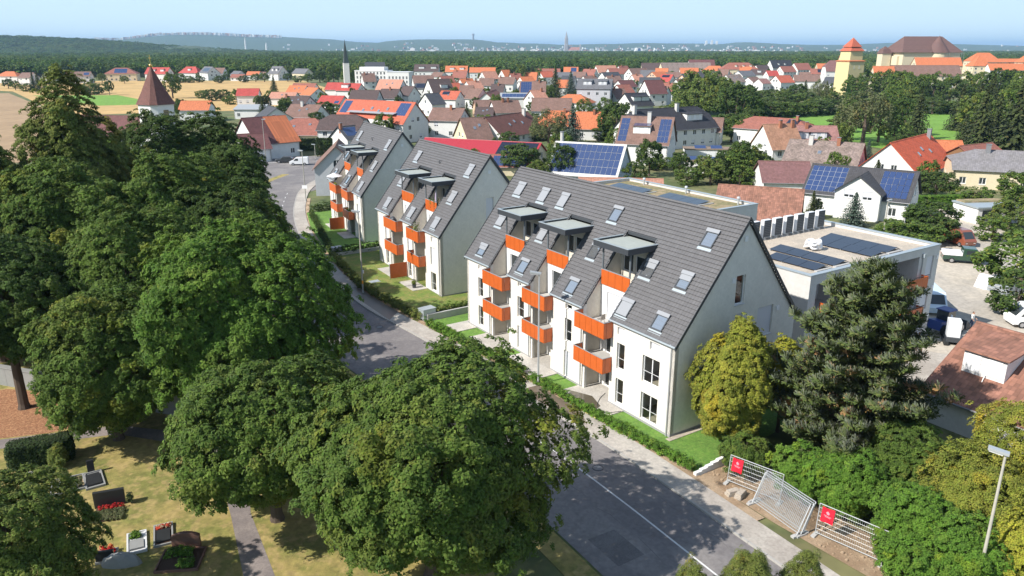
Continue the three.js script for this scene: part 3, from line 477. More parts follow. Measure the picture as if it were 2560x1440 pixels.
  const chimney = (u, m, w, hgt, off) => { const x = -L / 2 + u * L, c = part('chimney', boxG(x - w / 2, hr - k * Math.abs(off) - 1.1, off - w / 2, x + w / 2, hr + hgt, off + w / 2), m, t); part('chimney_cap', boxG(x - w / 2 - 0.07, hr + hgt + 0.003, off - w / 2 - 0.07, x + w / 2 + 0.07, hr + hgt + 0.12, off + w / 2 + 0.07), chimCap, c); };
  for (const u of o.chim || []) chimney(u, brick, 0.7, 1.1, 0.75); for (const u of o.chimw || []) chimney(u, chimStone, 0.9, 1.3, 0.9); for (const u of o.chimm || []) chimney(u, chimCap, 0.8, 1.3, 0.8);
  for (let i = 0; i < (o.sky || 0); i++) { const u = -L / 2 + L * (0.3 + 0.45 * (i + 0.3) / (o.sky)), c = cm * (0.45 + 0.12 * (i % 2)), s = new MB().slab([F(u, c, 0.24), F(u + 0.8, c, 0.24), F(u + 0.8, c + 0.75, 0.24), F(u, c + 0.75, 0.24)], [0, -0.12, 0]).build('skylight', chimCap, t); new MB().slab([F(u + 0.08, c + 0.07, 0.26), F(u + 0.72, c + 0.07, 0.26), F(u + 0.72, c + 0.68, 0.26), F(u + 0.08, c + 0.68, 0.26)], [0, -0.015, 0]).build('pane', M.coatedGlass, s); }
  for (const pv of [o.pv, o.pv2]) if (pv) slopeArray(roof, F, L, cm, pv);
  if (o.cross) { // cross gable towards the camera
    const x = -L / 2 + o.cross[0] * L, w = o.cross[1], zf = W / 2 + 1.6, hg = hr - 0.35, hc = hg - w / 2 * 0.72;
    const g = wallG([[x - w / 2, 0], [x + w / 2, 0], [x + w / 2, hc], [x, hg - 0.1], [x - w / 2, hc]], [[x - 2.1, 3.6, x - 0.5, 5.0], [x + 0.8, 3.4, x + 2.3, 4.8]], 0.28); g.translate(0, 0, zf - 0.28); part('gable_wall', g, wm, t);
    houseWindow(t, 1.6, 1.4, 0, 3.6, [x - 1.3, zf], 0, true); houseWindow(t, 1.5, 1.4, 0, 3.4, [x + 1.55, zf], 0, true);
    part('wall', boxG(x - w / 2, 0, W / 2 - 0.25, x - w / 2 + 0.28, hc, zf - 0.285), wm, t); part('wall', boxG(x + w / 2 - 0.28, 0, W / 2 - 0.25, x + w / 2, hc, zf - 0.285), wm, t);
    for (const s of [1, -1]) { const p = [x, hg + 0.1, zf + 0.4], q = [x + s * (w / 2 + 0.45), hc - 0.32, zf + 0.4], zb = (h) => W / 2 - (h - he) / k - 0.2; new MB().slab([p, q, [q[0], q[1], zb(q[1])], [p[0], p[1], zb(p[1])]], [0, -0.15, 0]).build('gable_roof', rm, t); }
  }
  if (o.loggia) { // long recessed roof terrace in the front slope
    const a0 = -L * 0.33, a1 = L * 0.34, y = he + 0.1;
    part('terrace_wall', boxG(a0, he - 0.3, W / 2 - 2.6, a1, he + 2.4, W / 2 - 2.3), M.white, t); part('parapet', boxG(a0, he - 0.4, W / 2 + 0.25, a1, he + 0.8, W / 2 + 0.5), M.white, t);
    part('terrace_roof', new MB().slab([[a0 - 0.2, he + 2.55, W / 2 - 0.9], [a1 + 0.2, he + 2.55, W / 2 - 0.9], [a1 + 0.2, he + 2.9, W / 2 - 3.2], [a0 - 0.2, he + 2.9, W / 2 - 3.2]], [0, -0.14, 0]).geo(), M.zincM, t);
    part('terrace_floor', boxG(a0, he + 0.62, W / 2 - 2.3, a1, he + 0.74, W / 2 + 0.25), M.slab, t);
    for (let i = 0; i < 5; i++) part('terrace_door', boxG(a0 + 1 + i * 3.6, he + 0.76, W / 2 - 2.296, a0 + 3 + i * 3.6, he + 2.3, W / 2 - 2.25), M.pane, t);
    for (let r = 0; r < 2; r++) for (let i = 0; i < 7; i++) houseWindow(t, 1.25, 1.35, 0, 0.9 + r * 2.7, [-L / 2 + (i + 0.5) * L / 7, W / 2 + 0.16], 0, true);
  }
  return t;
}
const HOUSES = [
  { x: -415.4, z: -655.7, L: 18.6, W: 11, he: 5.5, hr: 9, r: 4, roof: 'orange', wall: 'white', label: 'white house with hipped orange roof at the far left edge, beyond the field', hip: 1 },
  { x: -380.4, z: -622.6, L: 10.0, W: 11, he: 5.5, hr: 9, r: 10, roof: 'brown', wall: 'white', label: 'white house with brown-red gable roof behind dark garden conifers, far left' },
  { x: -378.4, z: -650.9, L: 10.4, W: 10, he: 5.5, hr: 8.5, r: 25, roof: 'grey', wall: 'white', label: 'small white gabled house between dark conifers and the long white house' },
  { x: -355.3, z: -650.0, L: 18.0, W: 11, he: 5.6, hr: 9, r: -12, roof: 'brown', wall: 'white', label: 'long white house with brown roof and solar panels beyond the stubble field', pv: [1, 0.74, 0.96, 0.25, 0.8, 1, 1, "n"] },
  { x: -341.1, z: -693.1, L: 25.6, W: 15, he: 6.5, hr: 11, r: -14, roof: 'rust', wall: 'cream', label: 'broad cream house with hipped roof and solar panels, left of the church spire', hip: 1, pv: [1, 0.3, 0.7, 0.1, 0.85, 2, 2, "n"] },
  { x: -305.2, z: -685.8, L: 20.1, W: 12, he: 6.5, hr: 11.5, r: 8, roof: 'red', wall: 'white', label: 'white house with red dormer roof right behind the church spire', dorm: [[1, 0.35, 3], [1, 0.75, 3]] },
  { x: -308.2, z: -762.7, L: 21.7, W: 11, he: 5, hr: 10.5, r: 15, roof: 'red', wall: 'white', label: 'white house with steep red many-gabled roof at the forest edge', hip: 1, dorm: [[1, 0.5, 3]] },
  { x: -273.5, z: -716.5, L: 21.5, W: 11, he: 6.5, hr: 11.5, r: 50, roof: 'grey', wall: 'white', label: 'tall white gabled house with pale solar roof at the forest edge', pv: [1, 0.2, 0.9, 0.2, 0.8, 1, 1, "w"] },
  { x: -271.5, z: -736.4, L: 10.9, W: 10, he: 5.5, hr: 10, r: 10, roof: 'brown', wall: 'white', label: 'white house with dark brown roof beside the tall solar-roofed house' },
  { x: -240.8, z: -696.8, L: 11.7, W: 8, he: 3, hr: 5.5, r: 5, roof: 'rust', wall: 'white', label: 'low white bungalow with rusty roof by the stubble field' },
  { x: -243.8, z: -704.6, L: 9.7, W: 9, he: 5, hr: 8, r: 30, roof: 'grey', wall: 'white', label: 'small white gable house behind the low rusty-roofed bungalow' },
  { x: -237.2, z: -728.6, L: 11.7, W: 9, he: 4, hr: 7, r: 8, roof: 'orange', wall: 'white', label: 'low white house with orange roof left of the dark mansard house' },
  { x: -209.2, z: -709.3, L: 12.4, W: 13, he: 6, hr: 12, r: 30, roof: 'grey', wall: 'white', label: 'white house with dark mansard roof and row of dormers at field edge', dorm: [[1, 0.3, 2], [1, 0.7, 2]] },
  { x: -197.7, z: -748.3, L: 20.2, W: 10, he: 5, hr: 9, r: 40, roof: 'grey', wall: 'cream', label: 'grey-roofed house with glass front left of the dark green spire' },
  { x: -238.1, z: -751.7, L: 10.2, W: 9, he: 3.5, hr: 6, r: 10, roof: 'brown', wall: 'white', label: 'low brown-roofed house beside the dark mansard house' },
  { x: -134.0, z: -400.2, L: 10.2, W: 11, he: 4.5, hr: 7.6, r: -8, roof: 'red', wall: 'white', label: 'white farmhouse with bright red roof standing alone in the stubble field' },
  { x: -123.1, z: -305.6, L: 10.9, W: 10, he: 4.5, hr: 7.5, r: -5, roof: 'orange', wall: 'white', label: 'white house with orange roof and large gable glazing behind cemetery trees' },
  { x: -118.0, z: -435.4, L: 9.6, W: 11, he: 4.2, hr: 7.5, r: 12, roof: 'orange', wall: 'white', label: 'orange-roofed house below the red barn ridge, left of the twin red roofs', sky: 2 },
  { x: -121.6, z: -463.3, L: 13.7, W: 10, he: 4.2, hr: 7.5, r: 10, roof: 'rust', wall: 'white', label: 'rust-roofed house at the stubble field behind the orange roofs' },
  { x: -103.7, z: -410.6, L: 7.7, W: 11, he: 4.2, hr: 7.5, r: 35, roof: 'orange', wall: 'white', label: 'orange gable house with dark timber gable, front of the orange pair' },
  { x: -100.8, z: -450.0, L: 8.6, W: 11, he: 5, hr: 8.5, r: 8, roof: 'red', wall: 'white', label: 'left half of the twin bright red roofs near the field' },
  { x: -90.0, z: -439.5, L: 12.6, W: 11, he: 5, hr: 8.5, r: 14, roof: 'red', wall: 'white', label: 'right half of the twin red roofs, with white dormer box', dorm: [[1, 0.35, 4]] },
  { x: -114.9, z: -396.9, L: 12.8, W: 10, he: 3.4, hr: 6, r: 4, roof: 'salmon', wall: 'white', label: 'low salmon-roofed house with skylight left of dark brown chalet', sky: 1 },
  { x: -93.9, z: -344.2, L: 11.4, W: 12, he: 3.6, hr: 7, r: 14, roof: 'dkbrown', wall: 'white', label: 'dark brown chalet with timber gable and brick chimney', chim: [0.05], sky: 2 },
  { x: -79.4, z: -348.7, L: 10.7, W: 11, he: 3.8, hr: 7, r: 16, roof: 'red', wall: 'white', label: 'white house with red roof and small solar panel beside the long red-roofed block', pv: [1, 0.75, 0.95, 0.1, 0.4, 1, 1, "n"] },
  { x: -70.1, z: -376.6, L: 13.3, W: 12, he: 3.8, hr: 8, r: 6, roof: 'dkbrown', wall: 'white', label: 'dark brown roofed house with white left gable behind the long red block' },
  { x: -59.8, z: -388.0, L: 9.0, W: 12, he: 4, hr: 8, r: 12, roof: 'dkbrown', wall: 'white', label: 'dark brown house with chimney joined right of a dark brown gable', chim: [0.5] },
  { x: -69.3, z: -454.1, L: 14.5, W: 12, he: 4.8, hr: 10, r: 18, roof: 'salmon', wall: 'white', label: 'tall salmon-roofed house with white right gable in front of white flats', sky: 2 },
  { x: -55.8, z: -495.1, L: 12.5, W: 11, he: 6.5, hr: 11, r: -14, roof: 'brown', wall: 'white', label: 'white gabled house with brown roof right of the big white flats' },
  { x: -39.3, z: -422.3, L: 12.2, W: 14, he: 4.5, hr: 11.5, r: -30, roof: 'dkbrown', wall: 'white', label: 'broad dark brown chalet with balcony gable, right of salmon roof', dorm: [[1, 0.6, 4]] },
  { x: -52.6, z: -463.3, L: 7.8, W: 9, he: 5, hr: 7.5, r: 10, roof: 'slate', wall: 'white', label: 'white house with slate solar roof in front of the brown chalet', pv: [1, 0.1, 0.9, 0.1, 0.9, 2, 1, "k"] },
  { x: -77.0, z: -292.9, L: 11.9, W: 13, he: 3, hr: 7, r: 14, roof: 'brown', wall: 'white', label: 'wide brown-roofed house with big white chimney stack', chimw: [0.4], sky: 2 },
  { x: -85.9, z: -280.6, L: 11.9, W: 10, he: 3.6, hr: 7, r: 60, roof: 'slate', wall: 'white', label: 'white gable house with thin dark roof beside grey metal-roofed annex' },
  { x: -105.6, z: -319.3, L: 11.6, W: 12, he: 3.8, hr: 5.2, r: 2, roof: 'zinc', wall: 'white', label: 'white building with low grey metal roof and pale shutters' },
  { x: -64.7, z: -202.9, L: 11.8, W: 13, he: 4.1, hr: 10, r: -46.0, roof: 'maroon', wall: 'white', label: 'corner house with half dark maroon, half bright orange-red roof at junction', two: 'orange' },
  { x: -65.6, z: -195.1, L: 6.5, W: 10, he: 3.3, hr: 6.5, r: -30, roof: 'maroon', wall: 'white', label: 'maroon-roofed house half hidden by trees at the street corner' },
  { x: -61.6, z: -231.9, L: 20.5, W: 14, he: 3.1, hr: 7.1, r: 5, roof: 'rust', wall: 'cream', label: 'rust hipped-roof house with skylights behind the street corner', hip: 1, chim: [0.05], sky: 2 },
  { x: -47.8, z: -221.4, L: 11.9, W: 12, he: 5.4, hr: 9, r: 6, roof: 'dkbrown', wall: 'white', label: 'white house with half-hipped dark brown tiled roof left of the grey blocks', hip: 0.35 },
  { x: -45.5, z: -214.9, L: 6.5, W: 8, he: 3.6, hr: 6.5, r: -48, roof: 'slate', wall: 'white', label: 'small white gable house with blue solar panel beside the nearest grey block', pv: [1, 0.1, 0.8, 0.2, 0.9, 1, 1, "n"], chim: [0.05] },
  { x: -41.0, z: -242.9, L: 28.1, W: 12, he: 5.8, hr: 11.5, r: 32.5, roof: 'vermil', wall: 'white', label: 'long white block with vermilion roof, skylights and solar panels', sky: 4, pv: [1, 0.82, 0.97, 0.35, 0.95, 2, 1, "n"], pv2: [1, 0.01, 0.12, 0.35, 0.95, 1, 1, "n"], loggia: 1 },
  { x: -33.8, z: -330.9, L: 6.7, W: 10, he: 5, hr: 9, r: -40, roof: 'slate', wall: 'white', label: 'white gabled house with slate cross roof beside orange solar roof' },
  { x: -29.4, z: -379.1, L: 9.5, W: 11, he: 4, hr: 7.5, r: 20, roof: 'vermil', wall: 'white', label: 'vermilion-roofed house with dark solar panel and skylight', pv: [1, 0.1, 0.5, 0.55, 0.95, 1, 1, "k"], sky: 1 },
  { x: -20.1, z: -248.7, L: 10.1, W: 11, he: 5.6, hr: 8.9, r: 15, roof: 'brown', wall: 'white', label: 'brown-roofed white house with parasol terrace and brick chimney', chim: [0.6] },
  { x: -11.3, z: -224.0, L: 7.4, W: 12, he: 2.6, hr: 8, r: -24, roof: 'brown', wall: 'cream', label: 'cream gable barn with deep brown roof behind the red sheet-metal shed', sky: 2 },
  { x: -1.5, z: -235.2, L: 24.0, W: 12, he: 2.8, hr: 8, r: -58.5, roof: 'rustbrown', wall: 'white', label: 'large rust-brown tiled barn with white chimney', chimw: [0.85], sky: 3 },
  { x: 15.4, z: -255.7, L: 19.2, W: 12, he: 3.2, hr: 7.5, r: 8, roof: 'orange', wall: 'white', label: 'orange hipped house behind the pale birch', hip: 1, chim: [0.6] },
  { x: 24.2, z: -244.3, L: 7.8, W: 11, he: 3.5, hr: 8, r: 10, roof: 'orange', wall: 'white', label: 'orange-roofed house with bluish white gable and brown annex', chim: [0.7] },
  { x: 24.6, z: -251.9, L: 6.5, W: 9, he: 2.8, hr: 5, r: 14, roof: 'rust', wall: 'white', label: 'low rust-roofed annex with two skylights before the orange house', sky: 2 },
  { x: 16.1, z: -314.9, L: 15.4, W: 13, he: 3.6, hr: 8, r: 6, roof: 'brown', wall: 'white', label: 'long brown hall roof with white right gable in midtown' },
  { x: -2.8, z: -303.3, L: 10.4, W: 11, he: 3.8, hr: 7.8, r: -18, roof: 'brown', wall: 'white', label: 'white gabled house with brown roof and two chimneys', chim: [0.4, 0.6] },
  { x: -12.0, z: -318.4, L: 6.5, W: 10, he: 3.8, hr: 7, r: -12, roof: 'brown', wall: 'peach', label: 'peach gable house joined left of the twin-chimney brown roof' },
  { x: -10.3, z: -299.6, L: 6.5, W: 10, he: 3, hr: 5.5, r: 5, roof: 'dkbrown', wall: 'white', label: 'low dark brown roof between the brown-roofed white houses', sky: 2 },
  { x: 10.8, z: -403.6, L: 12.7, W: 13, he: 5.5, hr: 11, r: 4, roof: 'brown', wall: 'white', label: 'brown-roofed house with big blue solar field on its left half', pv: [1, 0.02, 0.45, 0.05, 0.95, 5, 4, "n"], chim: [0.75] },
  { x: 3.5, z: -380.3, L: 17.8, W: 9, he: 4.5, hr: 6.5, r: 3, roof: 'zinc', wall: 'white', label: 'long low white building with a full row of blue solar panels', pv: [1, 0.04, 0.92, 0.15, 0.85, 9, 1, "n"] },
  { x: 28.2, z: -357.9, L: 17.6, W: 11, he: 3.8, hr: 7, r: 20, roof: 'orange', wall: 'white', label: 'small orange hipped house in front of the grey flats', hip: 1 },
  { x: 39.1, z: -370.5, L: 15.6, W: 14, he: 9.5, hr: 13.4, r: 12, roof: 'grey', wall: 'ltgrey', label: 'large grey apartment house with stepped balcony fronts', dorm: [[1, 0.3, 4], [1, 0.75, 4]] },
  { x: 53.8, z: -343.2, L: 11.2, W: 12, he: 3.6, hr: 8.5, r: -28, roof: 'black', wall: 'white', label: 'white gable house with black roof and boxy white dormers', dorm: [[1, 0.35, 4], [1, 0.75, 4]] },
  { x: 70.2, z: -392.9, L: 9.5, W: 12, he: 6, hr: 12, r: -20, roof: 'maroon', wall: 'white', label: 'tall white gable house with deep red roof behind black-roofed house' },
  { x: 33.3, z: -190.9, L: 12.4, W: 10.5, he: 5.2, hr: 11, r: 21.8, roof: 'brown', wall: 'white', label: 'white house with four blue solar arrays and red-framed dormer', chimw: [0.55], pv: [1, 0.0, 0.17, 0.05, 0.93, 2, 4, "n"], pv2: [1, 0.77, 0.99, 0.05, 0.93, 3, 4, "n"], dorm: [[1, 0.45, 4.2]], dpv: 1 },
  { x: 44.2, z: -222.6, L: 28.3, W: 12, he: 5.5, hr: 10.8, r: -31.4, roof: 'black', wall: 'white', label: 'large white house with black hipped roof and flat dormer behind the solar house', hip: 0.4, chimw: [0.05, 0.6], dorm: [[1, 0.75, 6]] },
  { x: 58.9, z: -229.9, L: 6.5, W: 9, he: 4, hr: 7.5, r: 20, roof: 'brown', wall: 'white', label: 'small white gable house with brown roof beside the conifers', chim: [0.3] },
  { x: 17.0, z: -166.7, L: 15.5, W: 11, he: 1.5, hr: 7.4, r: 25.0, roof: 'white', wall: 'bluewhite', label: 'barn with its whole roof slope covered in grey solar panels', pv: [1, 0.01, 0.99, 0.03, 0.97, 13, 4, "g"] },
  { x: -7.2, z: -182.9, L: 29.5, W: 13, he: 2.6, hr: 6.2, r: 22.1, roof: 'crimson', wall: 'cream', label: 'long shed with crimson sheet-metal roof ending in dark solar panels', pv: [1, 0.68, 0.995, 0.02, 0.98, 12, 6, "k"] },
  { x: -0.2, z: -173.9, L: 9.6, W: 9, he: 2, hr: 4, r: 7, roof: 'rust', wall: 'cream', label: 'low shed with solar panels behind the middle grey block', pv: [1, 0.1, 0.9, 0.05, 0.9, 9, 3, "g"] },
  { x: 77.6, z: -229.3, L: 19.9, W: 12, he: 4.6, hr: 7.5, r: 43.0, roof: 'rust', wall: 'white', label: 'white house with rust hipped roof by the green meadow', hip: 0.5, chim: [0.85], pv: [1, 0.72, 0.9, 0.55, 0.95, 1, 1, "k"] },
  { x: 68.8, z: -200.3, L: 8.7, W: 10.5, he: 2.9, hr: 8.4, r: -14.4, roof: 'tan', wall: 'white', label: 'white house with tan tiled roof and chimneys, in front of the rust hip roof', chim: [0.5, 0.9] },
  { x: 80.6, z: -206.0, L: 10.1, W: 12, he: 2.8, hr: 7.4, r: 6, roof: 'pink', wall: 'bluewhite', label: 'house with dull pink roof, shed dormers and brick chimney by the meadow', chim: [0.25], dorm: [[1, 0.1, 3], [1, 0.5, 4]] },
  { x: 70.9, z: -173.9, L: 15.4, W: 12, he: 2.5, hr: 7, r: 33.5, roof: 'greybrown', wall: 'bluewhite', label: 'long house with weathered grey-brown roof and two chimneys', chimw: [0.3], chim: [0.68], sky: 1 },
  { x: 54.1, z: -152.4, L: 9.2, W: 12, he: 2.4, hr: 5.5, r: 7, roof: 'maroon2', wall: 'white', label: 'low house with mauve-brown roof and white terrace canopy' },
  { x: 87.7, z: -169.9, L: 25.7, W: 12.5, he: 2.3, hr: 8.2, r: -46.6, roof: 'brightorange', wall: 'white', label: 'white gable house with bright orange-red tiled roof', chimm: [0.9], sky: 3 },
  { x: 106.3, z: -189.0, L: 6.5, W: 8, he: 3, hr: 5.5, r: 10, roof: 'orange', wall: 'wood', label: 'small timber shed with orange roof behind the bright orange house' },
  { x: 106.4, z: -176.7, L: 12.7, W: 10, he: 3, hr: 6, r: -30, roof: 'rust', wall: 'wood', label: 'timber barn with rust roof and open gable framing' },
  { x: 100.4, z: -157.3, L: 18.2, W: 13, he: 3.8, hr: 7, r: 21.5, roof: 'greyhip', wall: 'cream', label: 'cream barn with grey hipped roof and row of small windows', hip: 0.6, chimm: [0.35] },
  { x: 59.9, z: -129.8, L: 16.3, W: 10.5, he: 3.6, hr: 7.6, r: 35.7, roof: 'anth', wall: 'white', label: 'white house with anthracite roof, solar arrays and cross gable', pv: [1, 0.0, 0.36, 0.05, 0.95, 6, 5, "n"], pv2: [1, 0.7, 0.98, 0.05, 0.95, 5, 4, "n"], cross: [0.55, 7] },
  { x: 39.8, z: -121.3, L: 12.5, W: 9.5, he: 1.6, hr: 5.8, r: 22.6, roof: 'tilebrown', wall: 'cream', label: 'long low outbuilding with mossy brown tile roof behind the flat-roofed block' },
  { x: 19.6, z: -137.3, L: 14.5, W: 9, he: 2.2, hr: 4.6, r: 7, roof: 'salmonold', wall: 'cream', label: 'low shed with faded salmon tiles behind the nearest grey block' },
  { x: -80.1, z: -747.4, L: 22.7, W: 12, he: 7, hr: 13, r: 3, roof: 'dkbrown', wall: 'white', label: 'long dark brown roof with two white gables beside the white flats', dorm: [[1, 0.3, 5], [1, 0.8, 5]] },
  { x: -50.5, z: -725.9, L: 19.8, W: 12, he: 7, hr: 12, r: 2, roof: 'orange', wall: 'white', label: 'orange roof with twin white gables in the far town', dorm: [[1, 0.3, 4], [1, 0.75, 4]] },
  { x: -26.2, z: -707.9, L: 22.5, W: 12, he: 7, hr: 11, r: 2, roof: 'orange', wall: 'white', label: 'long orange roof beside the twin-gable orange roof, far town' },
  { x: -5.4, z: -627.2, L: 6.9, W: 10, he: 6, hr: 11, r: -35, roof: 'orange', wall: 'white', label: 'small white gable with orange roof left of tall spruces, far town' },
  { x: 30.5, z: -665.2, L: 19.4, W: 11, he: 6, hr: 11, r: 2, roof: 'rust', wall: 'white', label: 'rust roof row behind the tall spruces in the far town' },
  { x: 53.8, z: -723.4, L: 12.7, W: 11, he: 6, hr: 11, r: 5, roof: 'orange', wall: 'white', label: 'orange house with blue solar corner, far town centre', pv: [1, 0.5, 0.9, 0.2, 0.9, 2, 1, "n"] },
  { x: 26.3, z: -619.3, L: 10.4, W: 10, he: 6, hr: 10, r: -30, roof: 'vermil', wall: 'white', label: 'small white gable house with vermilion roof by the tallest spruce' },
  { x: 40.7, z: -615.7, L: 13.0, W: 11, he: 6, hr: 9.5, r: 5, roof: 'grey', wall: 'white', label: 'grey roofed house right of the tall spruce pair' },
  { x: 53.3, z: -626.4, L: 10.8, W: 10, he: 5.5, hr: 9.5, r: 20, roof: 'brown', wall: 'ltgrey', label: 'grey gable house with brown roof right of the spruce pair' },
  { x: 87.6, z: -743.3, L: 20.0, W: 12, he: 6, hr: 12, r: -20, roof: 'salmon', wall: 'white', label: 'white double gable with salmon roof in the far town' },
  { x: 93.2, z: -700.0, L: 18.9, W: 11, he: 6, hr: 10.5, r: -20, roof: 'rust', wall: 'white', label: 'white gable with rust roof in front of the salmon double gable' },
  { x: 143.5, z: -952.4, L: 28.9, W: 10.5, he: 5.2, hr: 11, r: 50.9, roof: 'greybrown', wall: 'cream', label: 'big grey-brown barn roof at the far town edge' },
  { x: 133.2, z: -762.9, L: 17.5, W: 16, he: 8, hr: 14, r: 4, roof: 'dkbrown', wall: 'cream', label: 'big dark brown hall roof at far town edge' },
  { x: 154.8, z: -744.0, L: 32.3, W: 18, he: 6, hr: 14.5, r: -8, roof: 'greybrown', wall: 'cream', label: 'long dark grey-brown hall with cream left gable at town edge' },
  { x: 202.2, z: -845.5, L: 16.3, W: 16, he: 7, hr: 13, r: 6, roof: 'greybrown', wall: 'cream', label: 'pale brown hall roof right of the long dark hall' },
  { x: 216.6, z: -910.1, L: 28.5, W: 16, he: 8, hr: 15, r: 3, roof: 'maroon', wall: 'white', label: 'long deep maroon roof against the far forest' },
  { x: 74.0, z: -598.1, L: 15.0, W: 11, he: 5.5, hr: 10, r: -30, roof: 'slate', wall: 'white', label: 'white gable house with slate roof and solar panel, far town', pv: [1, 0.5, 0.9, 0.1, 0.6, 1, 1, "k"] },
  { x: 107.3, z: -678.8, L: 18.7, W: 12, he: 6, hr: 11, r: -30, roof: 'brown', wall: 'white', label: 'white gable house with grey-brown roof and thuja column' },
  { x: 115.4, z: -626.4, L: 13.3, W: 11, he: 6, hr: 9.5, r: -35, roof: 'orange', wall: 'peach', label: 'peach gable house with orange roof, far town' },
  { x: 127.1, z: -633.3, L: 14.1, W: 12, he: 5.5, hr: 9, r: 8, roof: 'brown', wall: 'white', label: 'brown roofed house behind the red solar roof' },
  { x: 109.6, z: -558.4, L: 8.2, W: 12, he: 5, hr: 9.5, r: 35, roof: 'red', wall: 'white', label: 'white gable house with red roof, dormers and solar strip', pv: [1, 0.1, 0.8, 0.6, 0.95, 2, 1, "w"] },
  { x: 92.9, z: -532.3, L: 13.3, W: 11, he: 5.5, hr: 8.5, r: 10, roof: 'slate', wall: 'white', label: 'dark slate roof row behind the deep red gable house' },
  { x: 67.5, z: -471.5, L: 10.5, W: 10, he: 5.5, hr: 9, r: -30, roof: 'maroon', wall: 'white', label: 'narrow white house with maroon roof left of the deep red gable' },
  { x: 159.4, z: -714.7, L: 16.0, W: 11, he: 6, hr: 10.5, r: 3, roof: 'orange', wall: 'white', label: 'row of bright orange roofs right of the young green tree' },
  { x: 203.5, z: -798.4, L: 23.0, W: 12, he: 6, hr: 10.5, r: 20, roof: 'orange', wall: 'white', label: 'orange pyramid roof at the end of the orange row', hip: 1 },
  { x: 130.2, z: -590.3, L: 9.1, W: 10, he: 5, hr: 8.5, r: -30, roof: 'slate', wall: 'peach', label: 'peach gable with slate roof beside dark trees' },
  { x: 151.8, z: -626.4, L: 9.6, W: 11, he: 5, hr: 9.5, r: 30, roof: 'black', wall: 'white', label: 'white gable with black solar roof beside bright green tree' },
  { x: 220.7, z: -773.8, L: 35.3, W: 16, he: 8, hr: 14, r: 2, roof: 'rust', wall: 'cream', label: 'long rust mansard block with white dormers, right far town', hip: 1, dorm: [[1, 0.4, 2], [1, 0.6, 2], [1, 0.8, 2]] },
  { x: 295.9, z: -878.1, L: 25.9, W: 14, he: 7, hr: 15, r: -16, roof: 'black', wall: 'white', label: 'white gable house with black dormered roof below the forest', dorm: [[1, 0.35, 2], [1, 0.65, 2]] },
  { x: 305.0, z: -839.0, L: 18.1, W: 14, he: 6, hr: 12.5, r: -20, roof: 'rust', wall: 'white', label: 'white gable house with rust roof left of the yellow tower' },
  { x: 355.1, z: -900.6, L: 19.0, W: 11, he: 6, hr: 11, r: 4, roof: 'orange', wall: 'cream', label: 'orange roof between the trees left of yellow tower' },
  { x: 273.5, z: -706.7, L: 15.2, W: 12, he: 5.5, hr: 10, r: 10, roof: 'rust', wall: 'white', label: 'white gable house with rust solar roof below the yellow tower', pv: [1, 0.4, 0.7, 0.3, 0.9, 1, 1, "k"] },
  { x: 151.4, z: -542.4, L: 12.7, W: 12, he: 5.5, hr: 10, r: -28, roof: 'greybrown', wall: 'white', label: 'white gable house with grey-brown roof and skylights behind dark conifers', sky: 2 },
  { x: 168.6, z: -554.5, L: 9.5, W: 9, he: 5.2, hr: 8, r: -35, roof: 'brown', wall: 'white', label: 'small white gable house, left one of a pair' },
  { x: 170.6, z: -538.4, L: 8.5, W: 8, he: 4.6, hr: 7.5, r: -35, roof: 'pink', wall: 'white', label: 'small white gable house, right one of a pair' },
  { x: 199.5, z: -679.8, L: 15.7, W: 12, he: 5, hr: 9, r: -30, roof: 'grey', wall: 'white', label: 'grey-roofed house behind the pair of small white gables' },
  { x: 223.8, z: -719.3, L: 13.5, W: 11, he: 5, hr: 9, r: 5, roof: 'dkbrown', wall: 'white', label: 'dark brown roof with dormer behind the pair of white gables', dorm: [[1, 0.5, 3]] },
  { x: 222.6, z: -679.8, L: 9.6, W: 10, he: 5, hr: 9, r: -10, roof: 'red', wall: 'white', label: 'small white house with red roof below the black dormered roof' },
  { x: 185.1, z: -541.5, L: 12.4, W: 11, he: 5.2, hr: 9.5, r: -26, roof: 'vermil', wall: 'white', label: 'white gable house with vermilion roof facing the meadow trees' },
  { x: 210.5, z: -565.5, L: 17.1, W: 13, he: 5, hr: 9, r: 12, roof: 'brown', wall: 'white', label: 'long white house with brown roof and right gable left of yellow tower' },
  { x: 217.8, z: -539.9, L: 6.7, W: 10, he: 4.5, hr: 8.5, r: 40, roof: 'slate', wall: 'white', label: 'white timbered gable with dark roof below the ivy tower' },
  { x: 343.5, z: -641.1, L: 21.9, W: 10, he: 4, hr: 8, r: -8, roof: 'crimson', wall: 'white', label: 'small white house with crimson roof in front of the brown monastery barn' },
  { x: -23.1, z: -404.1, L: 6.5, W: 10.0, he: 4.8, hr: 9.0, r: 8.0, roof: 'brown', wall: 'white', label: 'brown roofed white house right of the broad dark brown chalet with balcony gable' },
  { x: -32.2, z: -432.7, L: 6.5, W: 10.0, he: 4.8, hr: 9.0, r: -32.0, roof: 'vermil', wall: 'white', label: 'vermilion roofed white house right of the broad dark brown chalet with balcony gable' },
  { x: -2.9, z: -525.3, L: 10.4, W: 12.0, he: 4.8, hr: 9.0, r: 14.0, roof: 'brown', wall: 'white', label: 'brown roofed white house right of the white gabled house with brown roof', chim: [0.04] },
  { x: -28.9, z: -497.0, L: 8.6, W: 10.0, he: 4.8, hr: 9.0, r: -32.0, roof: 'orange', wall: 'white', label: 'orange roofed white house right of the white gabled house with brown roof', chim: [0.46] },
  { x: -22.8, z: -459.7, L: 8.5, W: 12.0, he: 4.8, hr: 9.0, r: -32.0, roof: 'salmon', wall: 'white', label: 'salmon roofed white house right of the white house with slate solar roof', chim: [0.68] },
